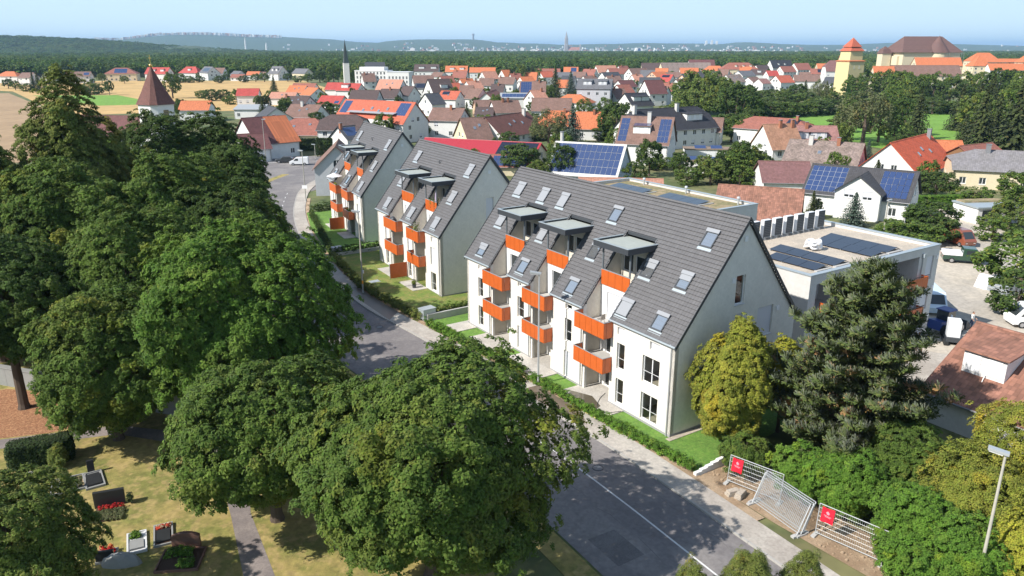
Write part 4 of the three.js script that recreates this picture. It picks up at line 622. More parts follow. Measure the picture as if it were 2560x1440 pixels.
  { x: -15.9, z: -503.8, L: 9.1, W: 10.0, he: 4.8, hr: 9.0, r: 8.0, roof: 'brown', wall: 'white', label: 'another brown roofed white house right of the white gabled house with brown roof' },
  { x: -7.4, z: -417.9, L: 6.5, W: 11.0, he: 4.8, hr: 9.0, r: 8.0, roof: 'dkbrown', wall: 'white', label: 'dark brown roofed white house left of the brown-roofed house with big blue solar field', chim: [0.55] },
  { x: 30.5, z: -477.6, L: 6.8, W: 10.0, he: 4.8, hr: 9.0, r: 8.0, roof: 'orange', wall: 'white', label: 'orange roofed white house left of the narrow white house with maroon roof' },
  { x: 9.4, z: -532.9, L: 9.6, W: 11.0, he: 4.8, hr: 9.0, r: -32.0, roof: 'orange', wall: 'white', label: 'another orange roofed white house right of the white gabled house with brown roof' },
  { x: 53.5, z: -548.7, L: 10.4, W: 11.0, he: 4.8, hr: 9.0, r: -32.0, roof: 'brown', wall: 'white', label: 'brown roofed white house left of the dark slate roof', chim: [0.89] },
  { x: 48.7, z: -443.1, L: 7.3, W: 10.0, he: 4.8, hr: 9.0, r: 30.0, roof: 'maroon', wall: 'white', label: 'maroon roofed white house left of the narrow white house with maroon roof', chim: [0.33] },
  { x: 69.9, z: -548.7, L: 10.1, W: 12.0, he: 4.8, hr: 9.0, r: -22.0, roof: 'brown', wall: 'white', label: 'another brown roofed white house left of the dark slate roof', chim: [0.42] },
  { x: 58.1, z: -413.2, L: 8.1, W: 11.0, he: 4.8, hr: 9.0, r: -32.0, roof: 'rust', wall: 'white', label: 'rust roofed white house left of the tall white gable house with deep red roof' },
  { x: 90.6, z: -574.3, L: 8.0, W: 11.0, he: 4.8, hr: 9.0, r: -22.0, roof: 'salmon', wall: 'white', label: 'salmon roofed white house left of the white gable house with red roof dormers', chim: [0.41] },
  { x: 108.6, z: -634.7, L: 10.7, W: 10.0, he: 5.4, hr: 10.5, r: 8.0, roof: 'grey', wall: 'white', label: 'grey roofed white house left of the peach gable house with orange roof far town' },
  { x: 132.3, z: -700.0, L: 10.4, W: 10.0, he: 5.4, hr: 10.5, r: 14.0, roof: 'orange', wall: 'white', label: 'orange roofed white house left of the row of bright orange roofs' },
  { x: 104.5, z: -490.4, L: 7.4, W: 10.0, he: 4.8, hr: 9.0, r: -32.0, roof: 'brown', wall: 'white', label: 'brown roofed white house right of the narrow white house with maroon roof' },
  { x: -40.4, z: -623.1, L: 10.9, W: 10.0, he: 5.4, hr: 10.5, r: 14.0, roof: 'rust', wall: 'white', label: 'rust roofed white house left of the small white gable with orange roof', chim: [0.21] },
  { x: -17.7, z: -601.1, L: 11.6, W: 11.0, he: 5.4, hr: 10.5, r: -32.0, roof: 'salmon', wall: 'white', label: 'salmon roofed white house left of the small white gable with orange roof' },
  { x: 2.2, z: -552.2, L: 7.2, W: 10.0, he: 5.4, hr: 10.5, r: -22.0, roof: 'rust', wall: 'white', label: 'rust roofed white house left of the small white gable house with vermilion roof', chim: [0.36] },
  { x: 13.8, z: -580.5, L: 8.9, W: 10.0, he: 5.4, hr: 10.5, r: 8.0, roof: 'orange', wall: 'white', label: 'orange roofed white house left of the small white gable house with vermilion roof' },
  { x: 39.4, z: -548.7, L: 9.0, W: 12.0, he: 4.8, hr: 9.0, r: 14.0, roof: 'slate', wall: 'white', label: 'slate roofed white house left of the dark slate roof' },
  { x: 66.1, z: -672.4, L: 11.1, W: 11.0, he: 5.4, hr: 10.5, r: 30.0, roof: 'rust', wall: 'white', label: 'rust roofed white house right of the rust roof row behind the tall spruces', chim: [0.54] },
  { x: 111.4, z: -798.4, L: 11.4, W: 10.0, he: 5.4, hr: 10.5, r: -32.0, roof: 'rust', wall: 'white', label: 'rust roofed white house left of the big dark brown hall roof at far town', chim: [0.3] },
  { x: 175.8, z: -659.4, L: 9.0, W: 10.0, he: 5.4, hr: 10.5, r: 30.0, roof: 'brown', wall: 'white', label: 'brown roofed white house left of the grey-roofed house behind the pair', chim: [0.02] },
  { x: 197.7, z: -733.3, L: 27.9, W: 9.5, he: 1.6, hr: 5.8, r: 83.9, roof: 'rust', wall: 'white', label: 'rust roofed white house left of the small white gable house left one', chim: [0.51] },
  { x: 224.4, z: -762.7, L: 10.3, W: 10.0, he: 5.4, hr: 10.5, r: 14.0, roof: 'orange', wall: 'white', label: 'orange roofed white house right of the long rust mansard block with white dormers', chim: [0.07] },
  { x: 263.2, z: -837.7, L: 14.6, W: 11.0, he: 5.4, hr: 10.5, r: -22.0, roof: 'dkbrown', wall: 'white', label: 'dark brown roofed white house left of the white gable house with rust roof' },
  { x: 269.6, z: -780.2, L: 15.7, W: 12.0, he: 5.4, hr: 10.5, r: -22.0, roof: 'rust', wall: 'white', label: 'rust roofed white house right of the long rust mansard block with white dormers' },
  { x: 214.8, z: -580.5, L: 7.2, W: 10.0, he: 5.4, hr: 10.5, r: 14.0, roof: 'brown', wall: 'white', label: 'brown roofed white house left of the long white house with brown roof' },
  { x: -58.7, z: -636.8, L: 9.8, W: 11.0, he: 5.6, hr: 8.9, r: 30.0, roof: 'brown', wall: 'white', label: 'brown roofed white house left of the small white gable with orange roof' },
  { x: -45.8, z: -548.7, L: 9.3, W: 10.0, he: 4.8, hr: 9.0, r: -32.0, roof: 'rust', wall: 'white', label: 'rust roofed white house right of the white gabled house with brown roof' },
  { x: 11.1, z: -356.8, L: 6.5, W: 11.0, he: 4.8, hr: 9.0, r: -32.0, roof: 'salmon', wall: 'white', label: 'salmon roofed white house left of the small orange hipped', chim: [0.84] },
  { x: 36.2, z: -371.3, L: 6.5, W: 12.0, he: 4.8, hr: 9.0, r: -32.0, roof: 'dkbrown', wall: 'white', label: 'dark brown roofed white house left of the large grey apartment house with stepped balcony fronts' },
  { x: -16.6, z: -371.3, L: 6.5, W: 11.0, he: 4.8, hr: 9.0, r: 30.0, roof: 'brown', wall: 'white', label: 'brown roofed white house right of the vermilion-roofed house with dark solar panel and skylight' },
  { x: -9.9, z: -369.4, L: 32.1, W: 12, he: 2.8, hr: 8, r: -83.1, roof: 'rust', wall: 'white', label: 'rust roofed white house right of the white gabled house with slate cross roof' },
  { x: 49.6, z: -371.3, L: 6.5, W: 12.0, he: 4.8, hr: 9.0, r: -22.0, roof: 'brown', wall: 'white', label: 'brown roofed white house right of the large grey apartment house with stepped balcony fronts', chim: [0.2] },
  { x: 86.6, z: -432.7, L: 6.8, W: 10.0, he: 4.8, hr: 9.0, r: 30.0, roof: 'rust', wall: 'white', label: 'rust roofed white house right of the tall white gable house with deep red roof', chim: [0.47] },
  { x: 75.1, z: -395.4, L: 6.5, W: 12.0, he: 4.8, hr: 9.0, r: 30.0, roof: 'brown', wall: 'white', label: 'brown roofed white house right of the tall white gable house with deep red roof', chim: [0.3] },
  { x: -100.4, z: -552.2, L: 8.4, W: 10.0, he: 5.4, hr: 10.5, r: -22.0, roof: 'brown', wall: 'white', label: 'brown roofed white house left of the white gabled house with brown roof', chim: [0.22] },
  { x: -51.7, z: -395.4, L: 6.5, W: 10.0, he: 4.8, hr: 9.0, r: 30.0, roof: 'dkbrown', wall: 'white', label: 'dark brown roofed white house right of the dark brown house with chimney joined' },
];
for (const o of HOUSES) house(o);
house({ x: -34.4, z: -151.7, L: 12, W: 8.4, he: 5.3, hr: 9.3, r: 80.6, roof: 'brown', wall: 'ltgrey', label: 'pale grey gable house with brown roof touching the farthest grey block' });
// ---------- flat-roofed blocks behind ----------
M.gravel = mat([1, 1, 1], 1, { map: asph([0.55, 0.47, 0.38], [0.46, 0.40, 0.33], 6), bumpMap: gritB, bumpScale: 0.02 });
M.greenroof = mat([1, 1, 1], 1, { map: tex(512, 9, (x, y) => mixC([0.36, 0.27, 0.16], [0.22, 0.20, 0.09], sm(0.4, 0.65, nz1(x, y))).map((v) => gam(v * (0.75 + 0.5 * nz4(x, y))))), bumpMap: bladeB, bumpScale: 0.04 });
M.greyWall = plaster([0.66, 0.645, 0.62]);
function flatBlock(label, a0, a1, c0, c1, h, roofMat_, holes) {
  const [x, z] = ES(a0, c0), t = thing('flat_roofed_block', label, 'building', x, 0, z, ETURN), L = a1 - a0, W = c1 - c0;
  const near = wallG([[0, 0], [W, 0], [W, h], [0, h]], holes.map((q) => q.slice(0, 4)), 0.35); part('near_wall', swapZX(near, 0.35), M.greyWall, t);
  part('side_wall', boxG(0.352, 0, 0, L, h, 0.35), M.greyWall, t); part('side_wall', boxG(0.352, 0, W - 0.35, L, h, W), M.greyWall, t); part('rear_wall', boxG(L - 0.35, 0, 0.352, L, h, W - 0.352), M.greyWall, t);
  part('roof_deck', boxG(0.352, h - 0.5, 0.352, L - 0.352, h - 0.3, W - 0.352), roofMat_, t);
  for (const b of [[-0.06, -0.06, L + 0.06, 0.42], [-0.06, W - 0.42, L + 0.06, W + 0.06], [-0.06, 0.422, 0.42, W - 0.422], [L - 0.42, 0.422, L + 0.06, W - 0.422]]) part('coping', boxG(b[0], h + 0.003, b[1], b[2], h + 0.09, b[3]), M.zincM, t);
  for (const q of holes) { const o = q[4] || {}; if (o.open) continue; const w = windowUnit(t, q[0], q[1], q[2], q[3], 0.15, o); w.rotation.y = -Math.PI / 2; w.scale.z = -1; }
  return t;
}
// low tilted solar rows on a flat roof: one thing per row, each module a part
function solarRow(label, x, y, z, turn, n, len, tiltW, back) {
  const t = thing('solar_row', label, 'solar panels', x, y, z, turn, 'solar rows on flat roofs');
  for (let i = 0; i < n; i++) new MB().slab([[i * len + 0.02, 0.12, 0], [(i + 1) * len - 0.02, 0.12, 0], [(i + 1) * len - 0.02, 0.12 + 0.24, tiltW], [i * len + 0.02, 0.36, tiltW]], [0, -0.03, 0]).build('solar_panel', M.pvBlack, t);
  for (let i = 0; i <= n; i += 2) new MB().box(i * len - 0.04, 0, 0, i * len + 0.04, 0.09, tiltW + (back ? 0.7 : 0)).build('rail', M.metal, t);
  if (back) new MB().slab([[0, 0.35, tiltW + 0.01], [n * len, 0.35, tiltW + 0.01], [n * len, 0.1, tiltW + 0.6], [0, 0.1, tiltW + 0.6]], [0, -0.015, 0]).build('wind_deflector', M.metal, t);
  for (const i of [0, n]) part('ballast', boxG(i * len - 0.25, 0, -0.1, i * len + 0.05, 0.1, tiltW + 0.5), M.concrete, t);
}
{
  const bA = flatBlock('flat-roofed pale grey block with heat pumps and solar rows behind the nearest block', 1.0, 13.7, 15.9, 35.2, 9.4, M.gravel,
    [[0.9, 6.1, 4.6, 8.6, { open: 1 }], [12.2, 6.1, 16.0, 8.7, { open: 1 }], [17.3, 6.2, 18.5, 8.5, { shut: 1 }], [17.3, 3.2, 18.5, 5.5, { shut: 1 }], [17.3, 0.3, 18.5, 2.6, { shut: 1 }], [12.2, 3.1, 16.0, 5.7, { open: 1 }], [6, 6.2, 7.4, 8.4], [8.6, 6.2, 10, 8.4], [6, 3.2, 7.4, 5.4], [8.6, 3.2, 10, 5.4], [2, 0.2, 4, 2.5], [12.6, 0.2, 15.4, 2.5]]);
  // recessed loggias: floors, back walls and orange balconies on the near side
  for (const [z0, z1, y] of [[0.9, 4.6, 6.1], [12.2, 16.0, 6.1], [12.2, 16.0, 3.1]]) {
    part('loggia_floor', boxG(0.36, y - 0.2, z0 - 0.1, 2.3, y, z1 + 0.1), M.slab, bA); part('loggia_ceiling', boxG(0.36, y + 2.66, z0 - 0.1, 2.3, y + 2.8, z1 + 0.1), M.white, bA); part('loggia_wall', boxG(2.3, y, z0 - 0.1, 2.45, y + 2.66, z1 + 0.1), M.greyWall, bA);
    part('loggia_wall', boxG(0.36, y, z0 - 0.15, 2.3, y + 2.66, z0 - 0.003), M.greyWall, bA); part('loggia_wall', boxG(0.36, y, z1 + 0.003, 2.3, y + 2.66, z1 + 0.15), M.greyWall, bA);
    part('balcony_door', boxG(2.24, y + 0.05, z0 + 0.6, 2.296, y + 2.3, z1 - 0.9), M.pane, bA);
    const b = part('balcony', boxG(-0.75, y - 0.22, z0 + 0.6, -0.003, y - 0.04, z1 + 0.6), M.slab, bA), n = 4, w = (z1 - z0) / n;
    for (let i = 0; i < n; i++) part('front_panel', boxG(-0.8, y - 0.3, z0 + 0.6 + i * w + 0.012, -0.77, y + 0.85, z0 + 0.6 + (i + 1) * w - 0.012), M.orange, b);
    for (const q of [z0 + 0.6, z1 + 0.57]) part('side_panel', boxG(-0.765, y - 0.3, q, -0.03, y + 0.85, q + 0.03), M.orange, b);
    part('hand_rail', boxG(-0.82, y + 0.97, z0 + 0.55, -0.74, y + 1.02, z1 + 0.65), M.anth, b);
  }
  for (const z of [5.2, 16.5]) { part('downpipe', barG([-0.08, 0, z], [-0.08, 8.6, z], 0.06), M.galv, bA); part('rain_head', boxG(-0.25, 8.6, z - 0.15, -0.02, 8.95, z + 0.15), M.zincM, bA); }
  for (const [y, z] of [[7.9, 11.2], [8.1, 18.85], [5.1, 18.85], [2.2, 18.85]]) part('vent_cover', boxG(-0.07, y, z, -0.003, y + 0.36, z + 0.32), M.frame, bA);
  const bl = flatBlock('green-roofed flat block whose parapet shows above the nearest grey ridge', 24.9, 48.2, 19.5, 38.3, 9.0, M.greenroof, [[3, 6, 4.5, 8.2, { shut: 1 }]]);
  // heat pumps in a row on the far edge of the gravel roof
  for (let i = 0; i < 7; i++) {
    const [x, z] = ES(12.4, 22.5 + i * 1.69), p = thing('heat_pump', ['white heat pump at the left end of the rooftop row, half hidden by gable', 'second white heat pump from the left on gravel roof', 'third white heat pump from the left on gravel roof', 'middle white heat pump of the rooftop row of seven', 'third white heat pump from the right on gravel roof', 'second white heat pump from the right on gravel roof', 'white heat pump at the right end of the rooftop row'][i], 'heat pump', x, 9.1, z, ETURN + Math.PI, 'rooftop heat pumps');
    part('casing', boxG(-0.2, 0.18, -0.55, 0.22, 1.95, 0.55), M.frame, p); const g = part('fan_grille', boxG(0.225, 0.24, -0.5, 0.26, 1.9, 0.5), M.anth, p);
    for (let q = 0; q < 9; q++) part('louvre', boxG(0.262, 0.3 + q * 0.175, -0.48, 0.285, 0.36 + q * 0.175, 0.48), M.anthLight, g);
    for (const q of [-0.42, 0.42]) part('foot_block', boxG(-0.4, 0, q - 0.12, 0.45, 0.17, q + 0.12), M.concrete, p);
  }
  const rowAt = (a, c, n, lab, len, w, h, back = 1) => { const [x, z] = ES(a, c); solarRow(lab, x, h, z, ETURN, n, len, w, back); };
  // rows run along the roof, tilted towards the street
  rowAt(2.4, 18.4, 3, 'dark solar row nearest the street on the gravel roof', 1.72, 1.45, 9.1); rowAt(2.4, 21.0, 4, 'second dark solar row on the gravel roof, left of the white hose', 1.72, 1.6, 9.1);
  rowAt(2.4, 26.5, 4, 'third dark solar row on the gravel roof, right of the white hose', 1.6, 1.6, 9.1); rowAt(2.5, 29.0, 4, 'dark solar row farthest from the street on the gravel roof', 1.75, 1.6, 9.1);
  rowAt(29.3, 32.5, 4, 'weedy dark solar row at the near end of the green roof', 1.75, 2.2, 8.7, 0); rowAt(39.0, 32.3, 4, 'weedy dark solar row at the far end of the green roof', 1.7, 2.0, 8.7, 0);
  { // heap of coiled white hose and sheeting
    const [x, z] = ES(7.2, 24.6), t = thing('hose_heap', 'heap of coiled white hose and sheeting on the gravel roof', 'hose', x, 9.1, z), pts = []; const q = rng(5);
    for (let i = 0; i < 90; i++) { const a = i * 0.55, r = 0.5 + 0.25 * q(); pts.push(V(Math.cos(a) * r, 0.12 + 0.5 * Math.abs(Math.sin(i * 0.21)) + 0.3 * q(), Math.sin(a) * r)); }
    part('hose', new THREE.TubeGeometry(new THREE.CatmullRomCurve3(pts), 260, 0.1, 6), M.frame, t);
    const s = new THREE.IcosahedronGeometry(0.55, 3), p = s.attributes.position; for (let i = 0; i < p.count; i++) { const k = 0.75 + 0.4 * fine(p.getX(i) * 0.4 + 0.5, p.getZ(i) * 0.4 + p.getY(i) * 0.3); p.setXYZ(i, p.getX(i) * k + 0.35, Math.max(0, p.getY(i) * k * 0.8 + 0.3), p.getZ(i) * k); } s.computeVertexNormals(); part('sheeting', s, M.frame, t);
  }
  for (const [a, c, l] of [[27, 37.2, 'small zinc roof vent at the near corner of the green roof'], [36, 37.4, 'small zinc roof vent midway on the green roof parapet'], [44, 37.3, 'small zinc roof vent at the far end of the green roof']]) { const [x, z] = ES(a, c), t = thing('roof_vent', l, 'vent', x, 8.7, z); part('pipe', barG([0, 0, 0], [0, 0.8, 0], 0.12, 0.12, 10), M.galv, t); part('cap', barG([0, 0.8, 0], [0, 1.0, 0], 0.24, 0.16, 10), M.galv, t); }
}
// ---------- landmarks ----------
function lathePoly(sides, prof, rot = Math.PI / 4, ch = 0) { // polygonal tower from [radius, height] pairs, corners cut by ch
  const ring = (r) => { const o = []; for (let i = 0; i < 4; i++) { const a = i * Math.PI / 2, c = Math.cos(a), s = Math.sin(a), q = r * (1 - ch), P = (x, z) => [x * c - z * s, x * s + z * c]; o.push(P(r, -q)); if (ch) o.push(P(r, q)); } return o; };
  const m = new MB();
  for (let k = 0; k < prof.length - 1; k++) { const A = ring(prof[k][0]), B = ring(prof[k + 1][0]); for (let i = 0; i < A.length; i++) { const j = (i + 1) % A.length; m.quad([A[i][0], prof[k][1], A[i][1]], [A[j][0], prof[k][1], A[j][1]], [B[j][0], prof[k + 1][1], B[j][1]], [B[i][0], prof[k + 1][1], B[i][1]], 0, prof[k][1]); } }
  return m.geo();
}
M.gold = mat([0.75, 0.5, 0.16], 0.3, { metalness: 0.9 }); M.copper = mat([0.03, 0.045, 0.045], 0.5); M.ivy = mat([0.05, 0.14, 0.02], 1);
{
  const t = thing('church_tower', 'white church tower with brown flared spire and golden ball, rising from the cemetery trees', 'church tower', -91, 0, -200, THREE.MathUtils.degToRad(-28));
  part('shaft', lathePoly(8, [[3.5, 0], [3.5, 13.8]], 0, 0.34), M.white, t); const s = part('spire', lathePoly(8, [[3.9, 13.5], [3.8, 13.75], [2.5, 16.6], [1.45, 19.3], [0.12, 22.7]], 0, 0.34), roofMat([0.15, 0.06, 0.045], 0.3, 0.3, 0.3), t);
  part('finial_ball', new THREE.SphereGeometry(0.42, 16, 12).translate(0, 23.0, 0), M.gold, s); part('finial_rod', barG([0, 23.2, 0], [0, 25.6, 0], 0.06), M.gold, s); part('cross_bar', boxG(-0.45, 24.7, -0.05, 0.45, 24.85, 0.05), M.gold, s);
  for (const [x, z, r] of [[0, 3.52, 0], [3.52, 0, Math.PI / 2], [-3.52, 0, -Math.PI / 2]]) { const w = part('sound_window', new MB().box(-0.75, 10.2, 0.0, 0.75, 12.2, 0.06).build('x', M.frame, new THREE.Group()).geometry, mat([0.35, 0.27, 0.12], 0.8), t); w.position.set(x, 0, z); w.rotation.y = r; for (let i = 0; i < 5; i++) part('louvre', boxG(-0.65, 10.35 + i * 0.38, 0.065, 0.65, 10.5 + i * 0.38, 0.14), M.anth, w); }
  house({ x: -104, z: -204, L: 20, W: 9, he: 5.2, hr: 10.2, r: 12, roof: 'maroon', wall: 'white', label: 'church nave with maroon roof half hidden by cemetery trees' });
}
{
  const t = thing('church_tower', 'white church tower with tall dark green needle spire at the forest edge', 'church tower', -117, 0, -560, 0.3);
  part('shaft', lathePoly(8, [[2.0, 0], [2.0, 17.5]], 0, 0), M.white, t); part('spire', lathePoly(8, [[2.1, 17.4], [1.6, 20], [0.9, 26], [0.06, 33.2]], 0, 0.3), M.copper, t);
}
{ // modern white apartment block
  const t = thing('white_flats', 'large white modern flats with rows of windows left of centre', 'building', -90, 0, -560, THREE.MathUtils.degToRad(-10));
  const mk = (x0, x1, z0, z1, h, rows) => {
    const holes = []; for (let r = 0; r < rows; r++) for (let x = x0 + 1.2; x < x1 - 1.4; x += 2.5) holes.push([x, 1 + r * 2.9, x + 1.25, 2.9 + r * 2.9]);
    const g = wallG([[x0, 0], [x1, 0], [x1, h], [x0, h]], holes, 0.3); g.translate(0, 0, z1 - 0.3); part('front_wall', g, M.white, t); part('body', boxG(x0, 0, z0, x1, h - 0.003, z1 - 0.5), M.white, t);
    for (const q of holes) houseWindow(t, 1.25, 1.9, 0, q[1], [(q[0] + q[2]) / 2, z1], 0, false); part('roof_edge', boxG(x0 - 0.2, h, z0 - 0.2, x1 + 0.2, h + 0.35, z1 + 0.2), M.frame, t);
  };
  mk(-20, 4, -6, 6, 12.2, 4); mk(4.1, 20, -4, 7.5, 11.4, 3); part('attic_storey', boxG(-17, 12.56, -5, 1, 14.8, 4), M.white, t);
}
house({ x: -101, z: -585, L: 14, W: 12, he: 12, hr: 17.5, r: -12, roof: 'slate', wall: 'white', label: 'white house with slate roof right behind the white modern flats' });
house({ x: -42, z: -470, L: 26, W: 10, he: 6.2, hr: 7.2, r: 3, roof: 'slate', wall: 'white', label: 'long low white building with flat slate roof in the far town' });
{ // yellow tower with ivy
  const t = thing('yellow_tower', 'yellow square tower with stepped orange pyramid roof and ivy', 'tower', 191.5, 0, -450, THREE.MathUtils.degToRad(18));
  part('shaft', lathePoly(4, [[5.3, 0], [5.2, 20.2]], 0, 0), M.yellow, t); part('ledge', lathePoly(4, [[5.6, 20.2], [5.6, 20.5], [4.5, 20.9]], 0, 0), M.r_orange, t); part('upper_shaft', lathePoly(4, [[4.3, 20.4], [4.0, 26]], 0, 0), M.yellow, t);
  part('skirt_roof', lathePoly(4, [[4.7, 25.8], [3.3, 27.6]], 0, 0), M.r_vermil, t); part('lantern', lathePoly(4, [[3.1, 27.3], [3.1, 28.2]], 0, 0), M.wood, t); part('pyramid_roof', lathePoly(4, [[3.7, 28.0], [1.6, 30.8], [0.05, 33]], 0, 0), M.r_vermil, t);
  for (const [x, z, r] of [[-1.6, 5.28, 0], [1.8, 5.28, 0], [5.28, -1, Math.PI / 2]]) houseWindow(t, 0.9, 1.6, 0, 16.5, [x, z + (r ? 0 : 0.02)], r, false);
  const q = rng(9), mats = []; const m = new MB(); for (let i = 0; i < 900; i++) { const y = q() * q() * 14, x = -5.2 + q() * (5.5 - y * 0.2), s = 0.35; const dz = 5.35 + q() * 0.35; m.quad([x - s, y, dz], [x, y - s, dz + 0.1], [x + s, y, dz], [x, y + s, dz - 0.1]); } const iv = m.build('ivy', M.ivy, t); iv.userData.kind = 'stuff';
}
{ // monastery church with huge roof
  const t = thing('basilica', 'huge cream abbey church with towering brown roof on the right skyline', 'church', 359, 0, -700, THREE.MathUtils.degToRad(6)), rb = roofMat([0.14, 0.075, 0.06], 0.2, 0.6, 0.6), k = 24;
  part('nave', boxG(-26, 0, -15, 26, k + 0.5, 15), M.creamyel, t); part('end_bay', boxG(-28, 0, -10, -26.003, k - 3, 10), M.creamyel, t);
  const hipR = (x0, x1, z0, z1, y0, y1, r0, r1) => { const m = new MB(), zc = (z0 + z1) / 2; m.quad([x0, y0, z1], [x1, y0, z1], [r1, y1, zc], [r0, y1, zc]); m.quad([x1, y0, z0], [x0, y0, z0], [r0, y1, zc], [r1, y1, zc]); m.tri([x0, y0, z0], [x0, y0, z1], [r0, y1, zc], [0, 0], [z1 - z0, 0], [(z1 - z0) / 2, 10]); m.tri([x1, y0, z1], [x1, y0, z0], [r1, y1, zc], [0, 0], [z1 - z0, 0], [(z1 - z0) / 2, 10]); return m.geo(); };
  part('main_roof', hipR(-28, 28, -16.5, 16.5, k, 37.3, -18, 17), rb, t); part('transept_roof', new THREE.ConeGeometry(10, 14, 20, 1, true).translate(8, 30.8, 10), rb, t); part('apse', new THREE.CylinderGeometry(9, 9, 24, 20).translate(8, 12, 10), M.creamyel, t);
  for (let i = 0; i < 7; i++) houseWindow(t, 2.2, 6, 0, 8, [-22 + i * 6, 15], 0, false); for (let i = 0; i < 2; i++) houseWindow(t, 2.2, 6, 0, 8, [-28.01, -5 + i * 9], -Math.PI / 2, false);
  part('stair_tower', boxG(-37, 0, -6, -29, 23, 2), M.creamyel, t); part('stair_tower_roof', lathePoly(4, [[4.6, 0], [3, 3.5], [0.3, 6]], 0, 0).translate(-33, 23, -2), rb, t);
  const scaf = new MB(); for (let i = 0; i < 9; i++) scaf.bar([9 + i * 2.2, 0, 19], [9 + i * 2.2, 24, 19], 0.09); for (let j = 0; j < 8; j++) scaf.bar([9, 2 + j * 3, 19], [27, 2 + j * 3, 19], 0.09); scaf.build('scaffold', M.metal, t);
}
const W2 = (o) => house({ wall: 'cream', roof: 'orange', r: 4, ...o });
W2({ x: 331, z: -620, L: 34, W: 12, he: 14.5, hr: 20.4, label: 'long orange monastery wing in front of the abbey church' }); W2({ x: 378, z: -640, L: 22, W: 14, he: 17, hr: 23.8, hip: 0.9, label: 'orange hipped monastery pavilion right of the abbey church' });
W2({ x: 352, z: -600, L: 12, W: 12, he: 15, hr: 22.3, hip: 1, label: 'small orange pyramid roof at the end of the monastery wing' }); W2({ x: 414, z: -640, L: 12, W: 12, he: 17, hr: 23.6, hip: 1, label: 'rightmost orange monastery pavilion near the picture edge' });
W2({ x: 372, z: -590, L: 36, W: 10, he: 12, hr: 16.4, wall: 'white', label: 'lower orange monastery wing right of the brown barn roof' }); W2({ x: 291, z: -560, L: 46, W: 14, he: 9, hr: 15.8, roof: 'brown', label: 'very long brown barn roof before the monastery' });
W2({ x: 264, z: -640, L: 24, W: 13, he: 10, hr: 18, roof: 'maroon2', hip: 0.6, wall: 'white', label: 'maroon hipped gatehouse right of the yellow tower' }); W2({ x: 292, z: -690, L: 16, W: 12, he: 14, hr: 21, label: 'orange roof between yellow tower and the abbey church' });
W2({ x: 262, z: -560, L: 14, W: 9, he: 9.5, hr: 15.2, label: 'short orange roof left of the long brown barn' }); W2({ x: 418, z: -660, L: 40, W: 9, he: 16.5, hr: 19, r: 2, label: 'far right orange wing behind the monastery pavilions' });
// ---------- trees ----------
M.leaf = new THREE.MeshPhysicalMaterial({ color: 0xffffff, vertexColors: true, roughness: 0.92, specularIntensity: 0.35, transmission: 0.32, thickness: 0, side: THREE.DoubleSide });
M.bark = mat([0.13, 0.095, 0.07], 0.95, { map: plasterT, bumpMap: gritB, bumpScale: 0.03 }); M.birchBark = mat([0.5, 0.48, 0.44], 0.9, { map: plasterT });
const GREEN = { maple: [[0.090, 0.150, 0.024], [0.130, 0.195, 0.032], [0.065, 0.115, 0.020], [0.20, 0.22, 0.04]], dark: [[0.060, 0.105, 0.020], [0.085, 0.135, 0.024], [0.045, 0.082, 0.017], [0.12, 0.14, 0.03]], light: [[0.150, 0.190, 0.038], [0.185, 0.220, 0.050], [0.105, 0.145, 0.030], [0.25, 0.24, 0.06]], yellow: [[0.29, 0.31, 0.035], [0.39, 0.38, 0.045], [0.19, 0.22, 0.03], [0.48, 0.40, 0.05]], fresh: [[0.105, 0.215, 0.024], [0.140, 0.260, 0.032], [0.075, 0.155, 0.020], [0.18, 0.27, 0.04]], willow: [[0.135, 0.15, 0.06], [0.16, 0.175, 0.075], [0.095, 0.115, 0.045], [0.19, 0.19, 0.085]], blue: [[0.07, 0.105, 0.075], [0.10, 0.135, 0.105], [0.05, 0.075, 0.055], [0.12, 0.15, 0.115]], spruce: [[0.052, 0.070, 0.020], [0.072, 0.092, 0.026], [0.036, 0.05, 0.016], [0.10, 0.10, 0.034]], yew: [[0.034, 0.06, 0.017], [0.05, 0.082, 0.022], [0.025, 0.044, 0.013], [0.066, 0.09, 0.032]] };
